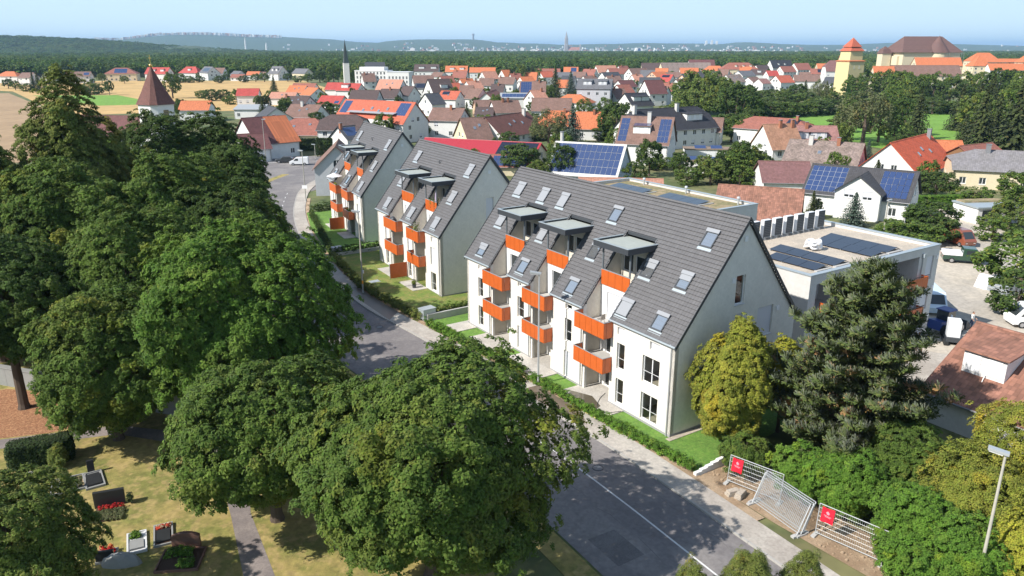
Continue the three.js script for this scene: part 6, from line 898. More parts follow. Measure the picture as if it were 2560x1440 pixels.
const TREES = [[-356.0, -557.0, 7, 8, 'd'], [-337.4, -535.2, 6, 7, 'd'], [-318.7, -525.0, 13, 6, 'c'], [-306.6, -510.3, 14, 6, 'c'], [-308.1, -520.0, 12, 6, 'c'], [-321.1, -520.0, 6, 8, 'b'], [-358.4, -619.8, 7, 8, 'd'], [-352.1, -619.8, 5, 9, 'b'], [-345.0, -664.7, 7, 8, 'd'], [-314.8, -641.5, 6, 7, 'd'], [-266.8, -487.5, 7, 9, 'b'], [-258.9, -483.2, 7.5, 10, 'b'], [-258.4, -491.9, 7, 9, 'b'], [-245.2, -479.0, 9, 5, 'd'], [-193.3, -447.5, 14, 10, 'd'], [-275.6, -656.8, 8, 10, 'b'], [-268.3, -656.8, 6, 9, 'b'], [-262.8, -664.7, 6, 9, 'b'], [-240.9, -649.0, 6, 8, 'b'], [-225.7, -664.7, 6, 9, 'b'], [-218.2, -672.8, 7, 9, 'd'], [-176.9, -447.5, 5, 8, 'b'], [-163.3, -426.5, 6, 9, 'b'], [-159.2, -433.3, 6, 9, 'b'], [-142.5, -395.4, 5, 6, 'b'], [-150.1, -496.4, 11.5, 8, 'c'], [-210.7, -672.8, 8, 9, 'd'], [-193.3, -681.1, 7, 9, 'd'], [-180.2, -664.7, 6, 10, 'b'], [-169.8, -656.8, 7, 10, 'd'], [-159.8, -656.8, 10, 12, 'd'], [-144.7, -641.5, 14, 12, 'd'], [-144.5, -656.8, 12, 8, 'd'], [-126.9, -612.9, 14, 11, 'd'], [-122.8, -612.9, 11, 9, 'd'], [-111.7, -586.7, 6, 4, 'd'], [-97.8, -562.7, 6, 4, 'd'], [-158.5, -672.8, 6, 10, 'b'], [-119.2, -368.5, 6, 3, 't'], [-117.7, -368.5, 6, 3, 't'], [-117.0, -371.0, 6.5, 3, 't'], [-115.5, -371.0, 6, 3, 't'], [-76.1, -316.5, 6.5, 8, 'd'], [-76.3, -334.2, 5, 6, 'b'], [-50.3, -201.0, 5.5, 2.4, 't'], [-49.8, -204.1, 4, 4, 'b'], [-64.2, -229.1, 4.5, 9, 'b'], [-62.3, -231.1, 4.5, 9, 'b'], [-61.1, -233.2, 4.5, 8, 'b'], [-98.6, -309.2, 9, 7, 'c'], [-61.0, -451.2, 7, 3, 't'], [-62.8, -447.5, 6, 4, 'b'], [-19.0, -413.5, 7, 10, 'd'], [-24.3, -664.7, 8, 9, 'd'], [-11.1, -641.5, 10, 6, 'd'], [-7.1, -557.0, 6, 8, 'b'], [-0.9, -562.7, 13, 10, 'c'], [6.5, -580.5, 15, 10, 'd'], [15.1, -593.1, 16, 12, 'c'], [20.4, -619.8, 12, 9, 'd'], [25.0, -455.0, 17, 13, 'c'], [35.0, -470.7, 14, 11, 's'], [24.5, -619.8, 8, 9, 'd'], [6.5, -395.4, 5, 6, 'b'], [9.6, -358.7, 6, 7, 'd'], [-25.4, -433.3, 6, 9, 'd'], [-52.7, -593.1, 7, 10, 'd'], [-43.1, -606.1, 6, 8, 'b'], [18.0, -231.1, 11, 9, 's'], [10.6, -221.4, 11, 11, 'w'], [30.9, -229.1, 12, 11.5, 'd'], [28.9, -237.4, 5, 8, 'b'], [3.1, -241.7, 4, 6, 'b'], [7.1, -239.5, 5, 8, 'b'], [1.3, -245.1, 3.5, 6, 'b'], [-7.4, -246.2, 5, 7, 'b'], [10.9, -166.1, 7.5, 6, 'd'], [1.8, -171.6, 6.5, 9, 'd'], [3.5, -173.9, 5, 7, 'b'], [48.0, -470.7, 7, 4, 't'], [49.7, -451.2, 6, 7, 'd'], [8.6, -237.4, 4, 7, 'b'], [172.1, -776.9, 9, 10, 'd'], [168.5, -649.0, 10, 9, 'd'], [79.5, -340.6, 17, 18, 'd'], [82.7, -332.2, 16, 14, 'd'], [82.7, -309.2, 14, 12, 'd'], [84.9, -295.5, 15, 17, 'd'], [92.5, -309.2, 12, 10, 'd'], [84.9, -274.3, 7, 9, 'd'], [71.7, -257.0, 7, 10, 'b'], [77.5, -263.4, 6, 10, 'b'], [97.5, -373.6, 14, 10, 'd'], [87.1, -401.3, 10, 8, 'c'], [153.1, -505.6, 5, 8, 'b'], [141.5, -443.9, 5, 10, 'b'], [148.3, -447.5, 5, 10, 'b'], [150.3, -433.3, 6, 10, 'd'], [154.5, -426.5, 9, 10, 'd'], [161.4, -433.3, 10, 9, 'c'], [154.6, -395.4, 12, 10, 'w'], [166.8, -413.5, 8, 9, 'd'], [103.2, -324.1, 6, 12, 'b'], [106.1, -320.3, 6, 12, 'b'], [110.9, -322.2, 6.5, 12, 'b'], [117.2, -326.1, 6.5, 12, 'b'], [123.0, -328.1, 6, 12, 'b'], [129.6, -332.2, 6.5, 12, 'b'], [135.5, -334.2, 6.5, 12, 'b'], [113.7, -361.1, 5, 10, 'b'], [119.1, -363.5, 5, 10, 'b'], [195.4, -470.7, 9, 11, 'd'], [187.9, -433.3, 13, 13, 'd'], [202.0, -447.5, 15, 14, 'd'], [211.1, -447.5, 15, 14, 'd'], [213.3, -433.3, 15, 15, 'd'], [210.1, -407.3, 14, 14, 'd'], [212.2, -395.4, 15, 15, 'd'], [211.3, -378.8, 14, 14, 'd'], [228.4, -395.4, 15, 14, 'd'], [247.1, -413.5, 15, 14, 'd'], [231.3, -373.6, 18, 17, 'd'], [252.7, -395.4, 17, 16, 'd'], [222.2, -338.4, 18, 14, 'd'], [164.1, -338.4, 11, 10, 'd'], [177.3, -349.4, 10, 12, 'd'], [182.3, -338.4, 7, 12, 'b'], [189.5, -340.6, 6, 12, 'b'], [192.4, -336.3, 5, 11, 'b'], [102.3, -225.2, 16, 15, 'w'], [103.3, -237.4, 13, 10, 'd'], [110.6, -233.2, 13, 10, 'd'], [125.1, -239.5, 15, 11, 'c'], [126.9, -250.9, 12, 9, 'd'], [112.2, -227.1, 7, 9, 'd'], [113.3, -221.4, 5, 7, 'b'], [127.3, -217.7, 9, 8, 'c'], [120.7, -199.4, 17, 12, 'c'], [128.4, -205.7, 16, 10, 'c'], [124.9, -192.0, 20, 14, 'c'], [130.8, -196.4, 18, 12, 'c'], [92.4, -199.4, 4.6, 3.2, 's'], [111.6, -263.4, 6, 9, 'b'], [36.5, -166.1, 6, 5, 'd'], [41.2, -157.8, 5, 6, 'd'], [42.2, -167.1, 5, 5, 'd'], [43.8, -160.8, 6, 5, 't'], [49.2, -168.2, 6.5, 7, 'd'], [52.3, -168.2, 7, 7, 'd'], [56.1, -173.9, 5, 6, 'd'], [48.9, -175.1, 5, 6, 'd'], [47.4, -157.8, 4, 6, 'b'], [36.1, -181.3, 3, 6, 'b'], [33.6, -178.1, 3, 5, 'b'], [36.6, -157.8, 4, 6, 'b'], [54.2, -118.9, 5.6, 5.8, 's'], [49.7, -124.3, 5, 3.6, 'c'], [50.7, -124.9, 3.6, 2, 't'], [62.5, -111.8, 5.5, 7.5, 'd'], [56.9, -106.9, 3.6, 6.5, 'b'], [61.9, -108.8, 3.8, 6.5, 'b'], [58.9, -106.9, 3.4, 6, 'b'], [57.0, -110.8, 3, 5, 'b'], [80.3, -143.5, 5, 8.5, 'd'], [81.1, -150.4, 4, 6, 'b'], [71.0, -109.8, 4.2, 5.4, 'b'], [77.5, -116.4, 5, 6, 'd'], [81.9, -120.6, 6, 7, 'd'], [60.2, -86.1, 6.5, 9, 'b'], [53.4, -76.2, 5, 7, 'b'], [64.5, -121.8, 3, 3, 'b'], [81.8, -133.6, 4, 7, 'b'], [93.5, -139.2, 6, 8, 'd']];
{ // the surveyed trees, then garden trees beside each house and the belt on the right; labels tell them by the nearest house
  const q = rng(4242), all = TREES.slice(), used = new Map();
  for (const o of HOUSES) { if (o.z > -150) continue; const n = o.z > -420 ? 2 : q() < 0.75 ? 1 : 0; for (let i = 0; i < n; i++) { const a = THREE.MathUtils.degToRad(o.r), u = (q() < 0.5 ? -1 : 1) * (o.L / 2 + 2 + 3 * q()), v = (q() < 0.35 ? 1 : -1) * (o.W / 2 + 1.5 + 4 * q()), k = q(), x = o.x + u * Math.cos(a) - v * Math.sin(a), z = o.z + u * Math.sin(a) + v * Math.cos(a); if (HOUSES.some((p) => p !== o && Math.hypot(p.x - x, p.z - z) < Math.min(p.L, p.W) * 0.62)) continue; if (x < -40 && x > -70 && z > -215) continue; all.push([x, z, (v < 0 ? 6 : 3) + 3 * q(), 4.5 + 3 * q(), k < 0.5 ? 'd' : k < 0.85 ? 'b' : 'c']); } }
  for (let i = 0; i < 26; i++) { const t = q(), z = -330 - 90 * q(), x = 120 + 165 * t, low = x < 188; if (Math.hypot(x - 191, z + 450) > 40) all.push([x, z, low ? 5 + 3 * q() : 11 + 6 * q(), 10 + 6 * q(), low ? 'b' : q() < 0.8 ? 'd' : 'c', 'in the dense green belt below the monastery']); }
  for (let i = 0; i < 16; i++) all.push([150 + 75 * q(), -235 - 45 * q(), 13 + 6 * q(), 11 + 5 * q(), q() < 0.5 ? 'd' : 'c', 'in the dark stand of trees at the right edge']);
  for (let i = 0; i < 12; i++) all.push([72 + 28 * q(), -300 - 60 * q(), 10 + 6 * q(), 12 + 5 * q(), 'd', 'in the dark clump behind the black-roofed house']);
  const stop = new Set(['the', 'a', 'and', 'with', 'of', 'by', 'in', 'at', 'beside', 'behind', 'below', 'left', 'right', 'its', 'on', 'before', 'between', 'front', 'to', 'half', 'right,', 'big', 'long', 'dark', 'full', 'row', 'small', 'two', 'twin', 'white', 'brown', 'blue', 'red', 'orange', 'stepped', 'beyond', 'facing', 'near', 'whose', 'covered', 'grey']);
  for (const [x, z, h, w, k, where] of all) {
    const [g, tr] = PROTO[k][Math.floor(q() * PROTO[k].length)], [nm, , cat, grp] = TLAB[k], kindWord = { d: 'leafy tree', b: 'dense bush', c: 'dark spruce', s: 'blue-grey conifer', t: 'dark thuja column', w: 'pale drooping birch' }[k];
    let best = null, bd = 1e9; for (const o of HOUSES) { const d = Math.hypot(o.x - x, o.z - z); if (d < bd) { bd = d; best = o; } }
    const px = x / -z - best.x / -best.z, side = Math.abs(z - best.z) > Math.abs(x - best.x) * 1.4 ? (z > best.z ? 'in front of' : 'behind') : px < 0 ? 'left of' : 'right of', words = best.label.replace(/,/g, '').split(' ').slice(0, 8); while (words.length && stop.has(words[words.length - 1])) words.pop();
    const size = h > 11 ? 'tall' : h > 6 ? 'middling' : 'small', base = `${kindWord} ${side} the ${words.join(' ')}`; let lab = `${size} ${base}`; const n = used.get(lab) || 0; used.set(lab, n + 1); if (n === 1) lab = `another ${lab}`; if (where) lab = `${kindWord} ${where}`;
    const t = thing(nm, lab, cat, x, 0, z, q() * 6.28, grp);
    part('crown', g, M.leaf, t).userData.kind = 'stuff'; part('trunk', tr, M.bark, t); t.scale.set(w * (0.92 + 0.16 * q()), h * (0.94 + 0.12 * q()), w * (0.92 + 0.16 * q()));
  }
}
// ---------- forest, hills, far town ----------
{
  const q = rng(88), spots = [], hillAt = (x, z) => { const d = Math.max(0, 1 - Math.abs(z + 3100) / 700); return d * d * (3 - 2 * d) * 62 * sm(-800, -2000, x); };
  const clear = (x, z) => (z > -800 && x > -175 && x < 330) || (z > -920 && x > 180 && x < 380) || (z > -790 && x < -175 && z > -770) || (x > 225 && x < 450 && z > -760);
  for (let z = -700; z > -1700; z -= 11) for (let x = z * 0.78; x < -z * 0.78; x += 12) { const X = x + (q() - 0.5) * 9, Z = z + (q() - 0.5) * 9; if (clear(X, Z)) continue; if (nz1(X / 900 + 0.5, Z / 900 + 0.2) < 0.24) continue; spots.push([X, Z, 11 + 6 * q() * q(), 12 + 7 * q()]); }
  for (let z = -1700; z > -4400; z -= 24) for (let x = z * 0.74; x < -z * 0.74; x += 26) { const X = x + (q() - 0.5) * 20, Z = z + (q() - 0.5) * 20; if (Z < -4000 && X > -900 && X < 2600) continue; spots.push([X, Z, 13 + 6 * q() * q(), 24 + 12 * q()]); }
  const protoF = crown(301, { R: 0.5, y0: 0.1, y1: 1, low: 1.3, lobes: 11, tufts: 7, leaves: 10, leaf: 0.062, slim: 0.85, pal: GREEN.maple }).geo;
  const im = new THREE.InstancedMesh(protoF, M.leaf, spots.length), m4 = new THREE.Matrix4(), Q4 = new THREE.Quaternion(), Y = V(0, 1, 0), col = new THREE.Color();
  spots.forEach(([x, z, h, w], i) => { m4.compose(V(x, hillAt(x, z) - h * 0.12, z), Q4.setFromAxisAngle(Y, q() * 6.28), V(w, h * 1.12, w)); im.setMatrixAt(i, m4); const pt = nz3(x / 700 + 0.3, z / 700), k = 0.55 + 0.5 * q() + 0.5 * (pt - 0.3), y = q(); im.setColorAt(i, col.setRGB(k * (0.85 + 0.5 * y * pt), k, k * 0.95)); });
  im.name = 'forest'; tag(im, 'wide green forest belt beyond the town', 'forest', null, 'stuff'); scene.add(im);
  const hm = mat([1, 1, 1], 1, { map: tex(512, 900, (x, y) => mixC([0.045, 0.075, 0.03], [0.075, 0.105, 0.04], nz2(x, y)).map((v) => gam(v * (0.7 + 0.6 * nz4(x, y))))) });
  const strip = (pts, zc, zf, zb, name) => { // ridge of hills: crest heights along x, sloping to the plain
    const xs = [], n = 220, rows = 14, P = []; const hAt = (x) => { let i = 0; while (i < pts.length - 2 && x > pts[i + 1][0]) i++; const t = Math.max(0, Math.min(1, (x - pts[i][0]) / (pts[i + 1][0] - pts[i][0]))), s = t * t * (3 - 2 * t); return pts[i][1] + (pts[i + 1][1] - pts[i][1]) * s; };
    const g = new THREE.PlaneGeometry(1, 1, n, rows), p = g.attributes.position, uv = g.attributes.uv, x0 = pts[0][0], x1 = pts[pts.length - 1][0];
    for (let j = 0; j <= rows; j++) for (let i = 0; i <= n; i++) { const k = j * (n + 1) + i, x = x0 + (x1 - x0) * i / n, v = j / rows, z = v < 0.7 ? zf + (zc - zf) * v / 0.7 : zc + (zb - zc) * (v - 0.7) / 0.3, f = v < 0.7 ? sm(0, 1, v / 0.7) : 1 - sm(0, 1, (v - 0.7) / 0.3); p.setXYZ(k, x, hAt(x) * f + 9 * (nz2(i / 60, j / 30) - 0.5) * f + 6 * (nz4(i / 50, j / 20) - 0.5) * f - 4 * (1 - f), z); uv.setXY(k, x, z); }
    g.computeVertexNormals(); struct(name, g, hm); return hAt; };
  strip([[-2600, 0], [-2136, 62], [-1913, 60], [-1720, 52], [-1543, 44], [-1394, 36], [-1244, 36], [-1140, 26], [-961, 10], [-800, 0]], -3100, -2400, -3800, 'wooded_hill');
  const hAt = strip([[-9000, 120], [-6642, 130], [-5296, 126], [-4622, 134], [-4085, 121], [-3584, 177], [-3225, 181], [-2601, 155], [-2154, 134], [-1707, 100], [-1438, 91], [-1257, 117], [-987, 126], [-449, 126], [-90, 91], [225, 83], [540, 70], [989, 78], [1438, 87], [1888, 83], [2338, 78], [2561, 96], [2877, 78], [3238, 70], [3688, 70], [4091, 83], [4314, 91], [5037, 70], [5399, 57], [6842, 44], [9000, 40]], -9000, -5600, -11000, 'hills');
  // far town: hundreds of pale specks at the foot and on the slopes of the hills
  const fh = []; for (let i = 0; i < 1700; i++) { const z = -4300 - 3600 * q() * q(), x = (q() < 0.6 ? -700 + 2500 * q() : -4200 + 8600 * q()) * (-z / 5200), v = Math.max(0, (-z - 5600) / 3400), y = v > 0 ? hAt(x) * sm(0, 1, v) * 0.98 : 0; fh.push([x, y, z, 11 + 20 * q(), 9 + 12 * q() * q(), 9 + 8 * q()]); }
  for (let i = 0; i < 260; i++) { const x = -4300 + 1900 * q(); fh.push([x, hAt(x) * 0.92, -8300, 24 + 30 * q(), 14 + 12 * q(), 14]); }
  const ig = mergeGeometries([boxG(-0.5, 0, -0.5, 0.5, 1, 0.5)]), it = new THREE.InstancedMesh(ig, M.white, fh.length); fh.forEach(([x, y, z, w, h, d], i) => { m4.compose(V(x, y - 1, z), Q4.setFromAxisAngle(Y, q() * 0.8), V(w, h, d)); it.setMatrixAt(i, m4); const r = q(); it.setColorAt(i, r < 0.3 ? col.setRGB(0.62, 0.36, 0.27) : r < 0.5 ? col.setRGB(0.7, 0.68, 0.66) : col.setRGB(1, 1, 1)); });
  it.name = 'far_town'; tag(it, 'pale houses of the distant city below the hills', 'town', null, 'stuff'); scene.add(it);
  // minster with openwork spire
  const t = thing('minster', 'great grey minster with tall pointed spire on the horizon', 'church', 312, 0, -4600), ms = mat([0.30, 0.29, 0.30], 0.9);
  part('west_tower', lathePoly(8, [[13, 0], [12, 48], [10, 50], [9.2, 84]], 0, 0.3), ms, t); part('spire', lathePoly(8, [[9.4, 84], [7.5, 88], [4, 103], [0.5, 122]], 0, 0.35), ms, t); part('nave', boxG(10, 0, -12, 76, 20, 12), mat([0.5, 0.44, 0.4], 0.9), t);
  part('nave_roof', new MB().quad([10, 20, 12.5], [76, 20, 12.5], [76, 36, 0], [10, 36, 0]).quad([76, 20, -12.5], [10, 20, -12.5], [10, 36, 0], [76, 36, 0]).geo(), mat([0.36, 0.17, 0.13], 0.9), t);
  for (const z of [-9, 9]) { part('choir_tower', lathePoly(4, [[4.5, 0], [4.2, 42]], 0, 0).translate(80, 0, z), ms, t); part('choir_spire', lathePoly(4, [[4.3, 42], [0.2, 54]], 0, 0).translate(80, 0, z), ms, t); }
  const tv = thing('radio_tower', 'slim grey radio tower on the wooded hill', 'tower', -425, 118, -8800); part('shaft', barG([0, 0, 0], [0, 62, 0], 11, 9, 8), ms, tv); part('head', barG([0, 48, 0], [0, 66, 0], 14, 14, 8), ms, tv);
  for (const [x, h, lab] of [[-1664, 98, 'white slender tower right above the left forest'], [-1535, 66, 'shorter white tower beside the slender one']]) { const s = thing('slender_tower', lab, 'tower', x, 0, -5000); part('shaft', barG([0, 0, 0], [0, h * 0.7, 0], 7, 5, 6), M.white, s); part('spire', barG([0, h * 0.7, 0], [0, h, 0], 5, 0.4, 6), M.white, s); }
  for (const [x, h, lab] of [[1819, 24, 'left white tower block on the far hill'], [1871, 27, 'middle white tower block on the far hill'], [1917, 21, 'right white tower block on the far hill']]) { const s = thing('tower_block', lab, 'building', x, 66, -7500); part('body', boxG(-9, 0, -9, 9, h + 8, 9), M.white, s); part('roof_house', boxG(-4, h + 8.003, -4, 4, h + 12, 4), M.white, s); }
  const py = thing('sloped_hall', 'white hall with sloping sides in the distant city', 'building', 793, 0, -5000); part('body', new MB().slab([[-36, 0, 20], [36, 0, 20], [14, 33, 20], [-14, 33, 20]], [0, 0, -40]).geo(), M.white, py); part('glass_front', new MB().slab([[-12, 2, 20.5], [12, 2, 20.5], [8, 30, 20.5], [-8, 30, 20.5]], [0, 0, -0.4]).geo(), M.pvBlue, py);
  for (const [x, z, w, h, lab] of [[-560, -4500, 26, 30, 'pale tower block left of the radio tower hill'], [-470, -4700, 40, 20, 'pinkish office block below the radio tower hill'], [120, -4400, 40, 22, 'cream warehouse block left of the minster'], [60, -4700, 22, 32, 'white cube block below the wooded hill']]) { const s = thing('city_block', lab, 'building', x, 0, z); part('body', boxG(-w / 2, 0, -10, w / 2, h, 10), M.white, s); part('roof_house', boxG(-w / 5, h + 0.003, -5, w / 5, h + 4, 5), M.ltgrey, s); }
}
scene.fog = new THREE.FogExp2(new THREE.Color(0.42, 0.68, 1.0), 0.000075);
// ---------- estate details: terraces, walls, hedges, furniture ----------
const estate = (name, label, cat, a, c, y = 0, turn = 0, group) => { const [x, z] = ES(a, c); return thing(name, label, cat, x, y, z, ETURN + turn, group); };
const padES = (q, y0, y1) => padG(q.map(([a, c]) => ES(a, c)), y0, y1);
struct('terrace', padES([[5.0, -2.3], [10.7, -2.0], [10.7, -0.02], [10.35, 1.75], [6.9, 1.75], [6.88, -0.02], [5.0, -0.05]], 0.04, 0.12), M.terrace);
struct('terrace', padES([[13.6, -2.2], [19.2, -2.4], [19.2, -0.05], [17.9, 1.75], [14.75, 1.75], [14.7, -0.02], [13.6, -0.05]], 0.04, 0.12), M.terrace);
struct('terrace', padES([[20.6, -2.0], [25.4, -2.0], [25.4, -0.05], [24.6, 1.75], [21.45, 1.75], [20.6, -0.05]], 0.04, 0.12), M.terrace);
struct('terrace', padES([[27.3, -2.3], [29.6, -2.3], [29.6, 1.5], [29.2, 1.5], [29.2, -0.05], [27.3, -0.05]], 0.04, 0.12), M.terrace);
struct('gravel_margin', padES([[-0.45, -0.4], [-0.02, -0.4], [-0.02, 13], [-0.45, 13]], 0.04, 0.09), M.gravel);
struct('puddle', sheetG([[6.2, -2.2], [9.6, -2.05], [10.2, -1.2], [8.4, -0.4], [6.6, -1.0]].map(([a, c]) => ES(a, c)), 0.124), M.wet);
{ // terraces of the middle and far block, in their own frames
  const fr = (x0, z0, deg) => { const a = THREE.MathUtils.degToRad(deg), al = [Math.cos(a), Math.sin(a)], ac = [-Math.sin(a), Math.cos(a)]; return (u, c) => [x0 + al[0] * u + ac[0] * c, z0 + al[1] * u + ac[1] * c]; };
  const b2 = fr(-7.99, -82.33, -121.3), b1 = fr(-21.4, -107.5, -117.4);
  for (const [f, list] of [[b2, [[3.6, 7.7], [9.6, 14.6]]], [b1, [[3.8, 8], [10.4, 15]]]]) for (const [u0, u1] of list) struct('terrace', padG([f(u0, -1.9), f(u1, -1.9), f(u1, -0.05), f(u0, -0.05)], 0.13, 0.2), M.terrace);
  const scr = (f, u, lab, turn) => { const [x, z] = f(u, -0.02), t = thing('privacy_screen', lab, 'screen', x, 0.2, z, turn, 'orange garden screens'); part('panel', boxG(-0.03, 0.05, -2.3, 0.03, 1.85, 0), M.orange, t); part('post', barG([0, 0, -2.3], [0, 1.9, -2.3], 0.04), M.metal, t); part('post', barG([0, 0, -0.05], [0, 1.9, -0.05], 0.04), M.metal, t); };
  scr(b2, 9.4, 'orange garden screen on the terrace of the middle block', THREE.MathUtils.degToRad(121.3)); scr(b1, 10.2, 'orange garden screen on the terrace of the farthest block', THREE.MathUtils.degToRad(117.4));
  const man = (p, lab) => { const t = thing('inspection_cover', lab, 'cover', p[0], 0.145, p[1], 0.6); part('lid', boxG(-0.6, 0, -0.4, 0.6, 0.03, 0.4), M.zincM, t); part('rim', new MB().box(-0.68, 0, -0.48, 0.68, 0.02, -0.41).box(-0.68, 0, 0.41, 0.68, 0.02, 0.48).geo(), M.concrete, t); };
  man(b2(9.6, -4.3), 'grey metal cover set in the worn lawn of the middle block');
  // potted plants and things on the balconies
  const q = rng(61);
  const pot = (p, y, h, w, pal, lab, potted = M.anth) => { const t = thing('potted_plant', lab, 'plant', p[0], y, p[1]); part('pot', barG([0, 0, 0], [0, 0.42, 0], 0.2, 0.27, 12), potted, t); const L = new Leaves(); for (let i = 0; i < 260; i++) { const a = q() * 6.28, e = 0.25 + q() * 0.9, l = q(); L.leaf(Math.cos(a) * w * l * 0.6, 0.42 + h * l * e, Math.sin(a) * w * l * 0.6, Math.cos(a), 0.5, Math.sin(a), 0.14, 0.035, q() * 6.28, pick(pal, q)); } part('leaves', L.geo(), M.leaf, t).userData.kind = 'stuff'; };
  pot(b2(5.4, -0.5), 6.04, 1.3, 0.9, GREEN.light, 'large arching plant on the middle block balcony, upper near bay'); pot(b2(5.9, 1.95), 8.9, 0.9, 0.6, GREEN.fresh, 'potted plant beside the closed parasol on the middle block'); pot(b2(4.8, 1.95), 8.9, 1.1, 0.6, GREEN.willow, 'feathery plant right of the closed parasol'); pot(b1(5.6, -0.5), 3.14, 0.8, 0.6, GREEN.fresh, 'potted plant on the farthest block balcony'); pot(b1(12.4, -0.4), 6.04, 0.6, 0.5, GREEN.yellow, 'small yellowish plant beside the white parasol'); pot(b2(4.6, -1.3), 0.2, 0.5, 0.5, GREEN.light, 'boxy planter on the wet terrace of the middle block');
  const par = (p, y, open, lab, col) => { const t = thing('parasol', lab, 'parasol', p[0], y, p[1]); part('pole', barG([0, 0, 0], [0, 2.4, 0], 0.025), M.metal, t); if (open) { const g = new THREE.ConeGeometry(1.25, 0.55, 8, 1, false); g.translate(0, 2.2, 0); part('canopy', g, M.frame, t); } else part('canopy', barG([0, 0.75, 0], [0, 2.35, 0], 0.2, 0.05, 8), col, t); };
  par(b1(13.4, -0.3), 6.04, true, 'open white parasol on the farthest block balcony'); par(b2(5.5, 2.3), 8.9, false, 'closed mauve parasol under the middle block canopy', mat([0.42, 0.34, 0.46], 0.9));
  const bq = thing('barbecue', 'black covered grill on the middle block balcony, upper far bay', 'grill', ...(() => { const p = b2(12.6, -0.3); return [p[0], 6.04, p[1]]; })(), 2.1); part('lid', new THREE.SphereGeometry(0.4, 14, 8, 0, 6.3, 0, 1.6).scale(1.3, 0.8, 0.9).translate(0, 0.8, 0), M.anth, bq); part('cart', boxG(-0.5, 0.1, -0.3, 0.5, 0.8, 0.3), M.anth, bq);
  for (const [f, u, c, y, lab] of [[fr(11.436, -49.624, -123.178), 7.6, 0.3, 6.04, 'wire chair on the empty balcony of the nearest block'], [fr(11.436, -49.624, -123.178), 8.7, 0.5, 6.04, 'second wire chair on the empty balcony of the nearest block']]) { const p = f(u, c), t = thing('wire_chair', lab, 'chair', p[0], y, p[1], 0.7, 'wire balcony chairs'), wire = mat([0.3, 0.27, 0.24], 0.5, { metalness: 0.5 }); part('seat', boxG(-0.24, 0.44, -0.24, 0.24, 0.47, 0.24), wire, t); part('backrest', boxG(-0.24, 0.5, 0.22, 0.24, 0.9, 0.25), wire, t); for (const [lx, lz] of [[-0.2, -0.2], [0.2, -0.2], [-0.2, 0.2], [0.2, 0.2]]) part('leg', barG([lx, 0, lz], [lx * 0.8, 0.44, lz * 0.8], 0.015), wire, t); }
  { const p = fr(11.436, -49.624, -123.178)(22.4, 2.4), t = thing('drying_rack', 'drying rack with pale laundry under the far canopy of the nearest block', 'drying rack', p[0], 8.9, p[1], 0.6); part('rack', new MB().bar([-0.6, 0.9, 0], [0.6, 0.9, 0], 0.015).bar([-0.6, 0.9, 0.4], [0.6, 0.9, 0.4], 0.015).bar([-0.5, 0, 0], [0.4, 0.9, 0.4], 0.015).bar([0.5, 0, 0.4], [-0.4, 0.9, 0], 0.015).geo(), M.frame, t); part('towel', boxG(-0.45, 0.5, -0.02, 0.4, 0.93, 0.02), mat([0.75, 0.45, 0.22], 0.95), t); part('cloth', boxG(-0.5, 0.55, 0.38, 0.2, 0.93, 0.42), M.frame, t); }
  // antenna-like snow hooks on the roofs
  for (const [f, u, lab] of [[b2, 9.6, 'small black roof antenna on the middle block'], [b1, 9.4, 'small black roof antenna on the farthest block']]) { const c = 4.9, p = f(u, c), t = thing('roof_antenna', lab, 'antenna', p[0], 7.3 + 1.28 * c, p[1]); part('mast', barG([0, -0.1, 0], [0, 0.55, 0], 0.04), M.anth, t); part('arm', barG([-0.25, 0.35, 0], [0.25, 0.5, 0], 0.04), M.anth, t); }
}
// retaining walls between the gardens, stepped white wall, cabinets
{
  const wallT = (lab, a, c, len, turn, h, y = 0) => { const t = estate('garden_wall', lab, 'wall', a, c, y, turn, 'low garden walls'), n = Math.round(len / 1.2); for (let i = 0; i < n; i++) part('wall_block', boxG(i * len / n + 0.004, 0, -0.12, (i + 1) * len / n - 0.004, h, 0.12), M.concrete, t); return t; };
  wallT('grey retaining wall between nearest and middle block gardens', 31.9, -3.3, 15, -Math.PI / 2, 0.75); wallT('grey retaining wall between middle and farthest block gardens', 61.7, -2.6, 14, -Math.PI / 2, 0.55);
  const s = estate('stepped_wall', 'white stepped concrete wall at the near end of the lawn', 'wall', -4.7, -2.3, 0, -Math.PI / 2); for (let i = 0; i < 6; i++) part('step_block', boxG(i * 0.52, 0, -0.13, i * 0.52 + 0.515, 0.28 + i * 0.085, 0.13), M.white, s);
  const cab = (lab, a, c, w, h, d) => { const t = estate('utility_cabinet', lab, 'cabinet', a, c, 0.1, 0.1, 'utility cabinets'); part('body', boxG(-w / 2, 0.06, -d / 2, w / 2, h, d / 2), M.zincM, t); part('lid', boxG(-w / 2 - 0.05, h + 0.003, -d / 2 - 0.05, w / 2 + 0.05, h + 0.07, d / 2 + 0.05), M.zincM, t); part('plinth', boxG(-w / 2 + 0.03, 0, -d / 2 + 0.03, w / 2 - 0.03, 0.057, d / 2 - 0.03), M.concrete, t); part('door', boxG(-w / 2 - 0.014, 0.1, -d / 2 + 0.05, -w / 2 - 0.003, h - 0.05, d / 2 - 0.05), M.zincM, t); };
  cab('grey utility cabinet at the corner of the retaining wall by the pavement', 32.5, -3.0, 1.0, 1.1, 1.5); cab('dark grey utility cabinet before the far hedge', 62.6, -1.4, 0.8, 1.0, 1.3);
}
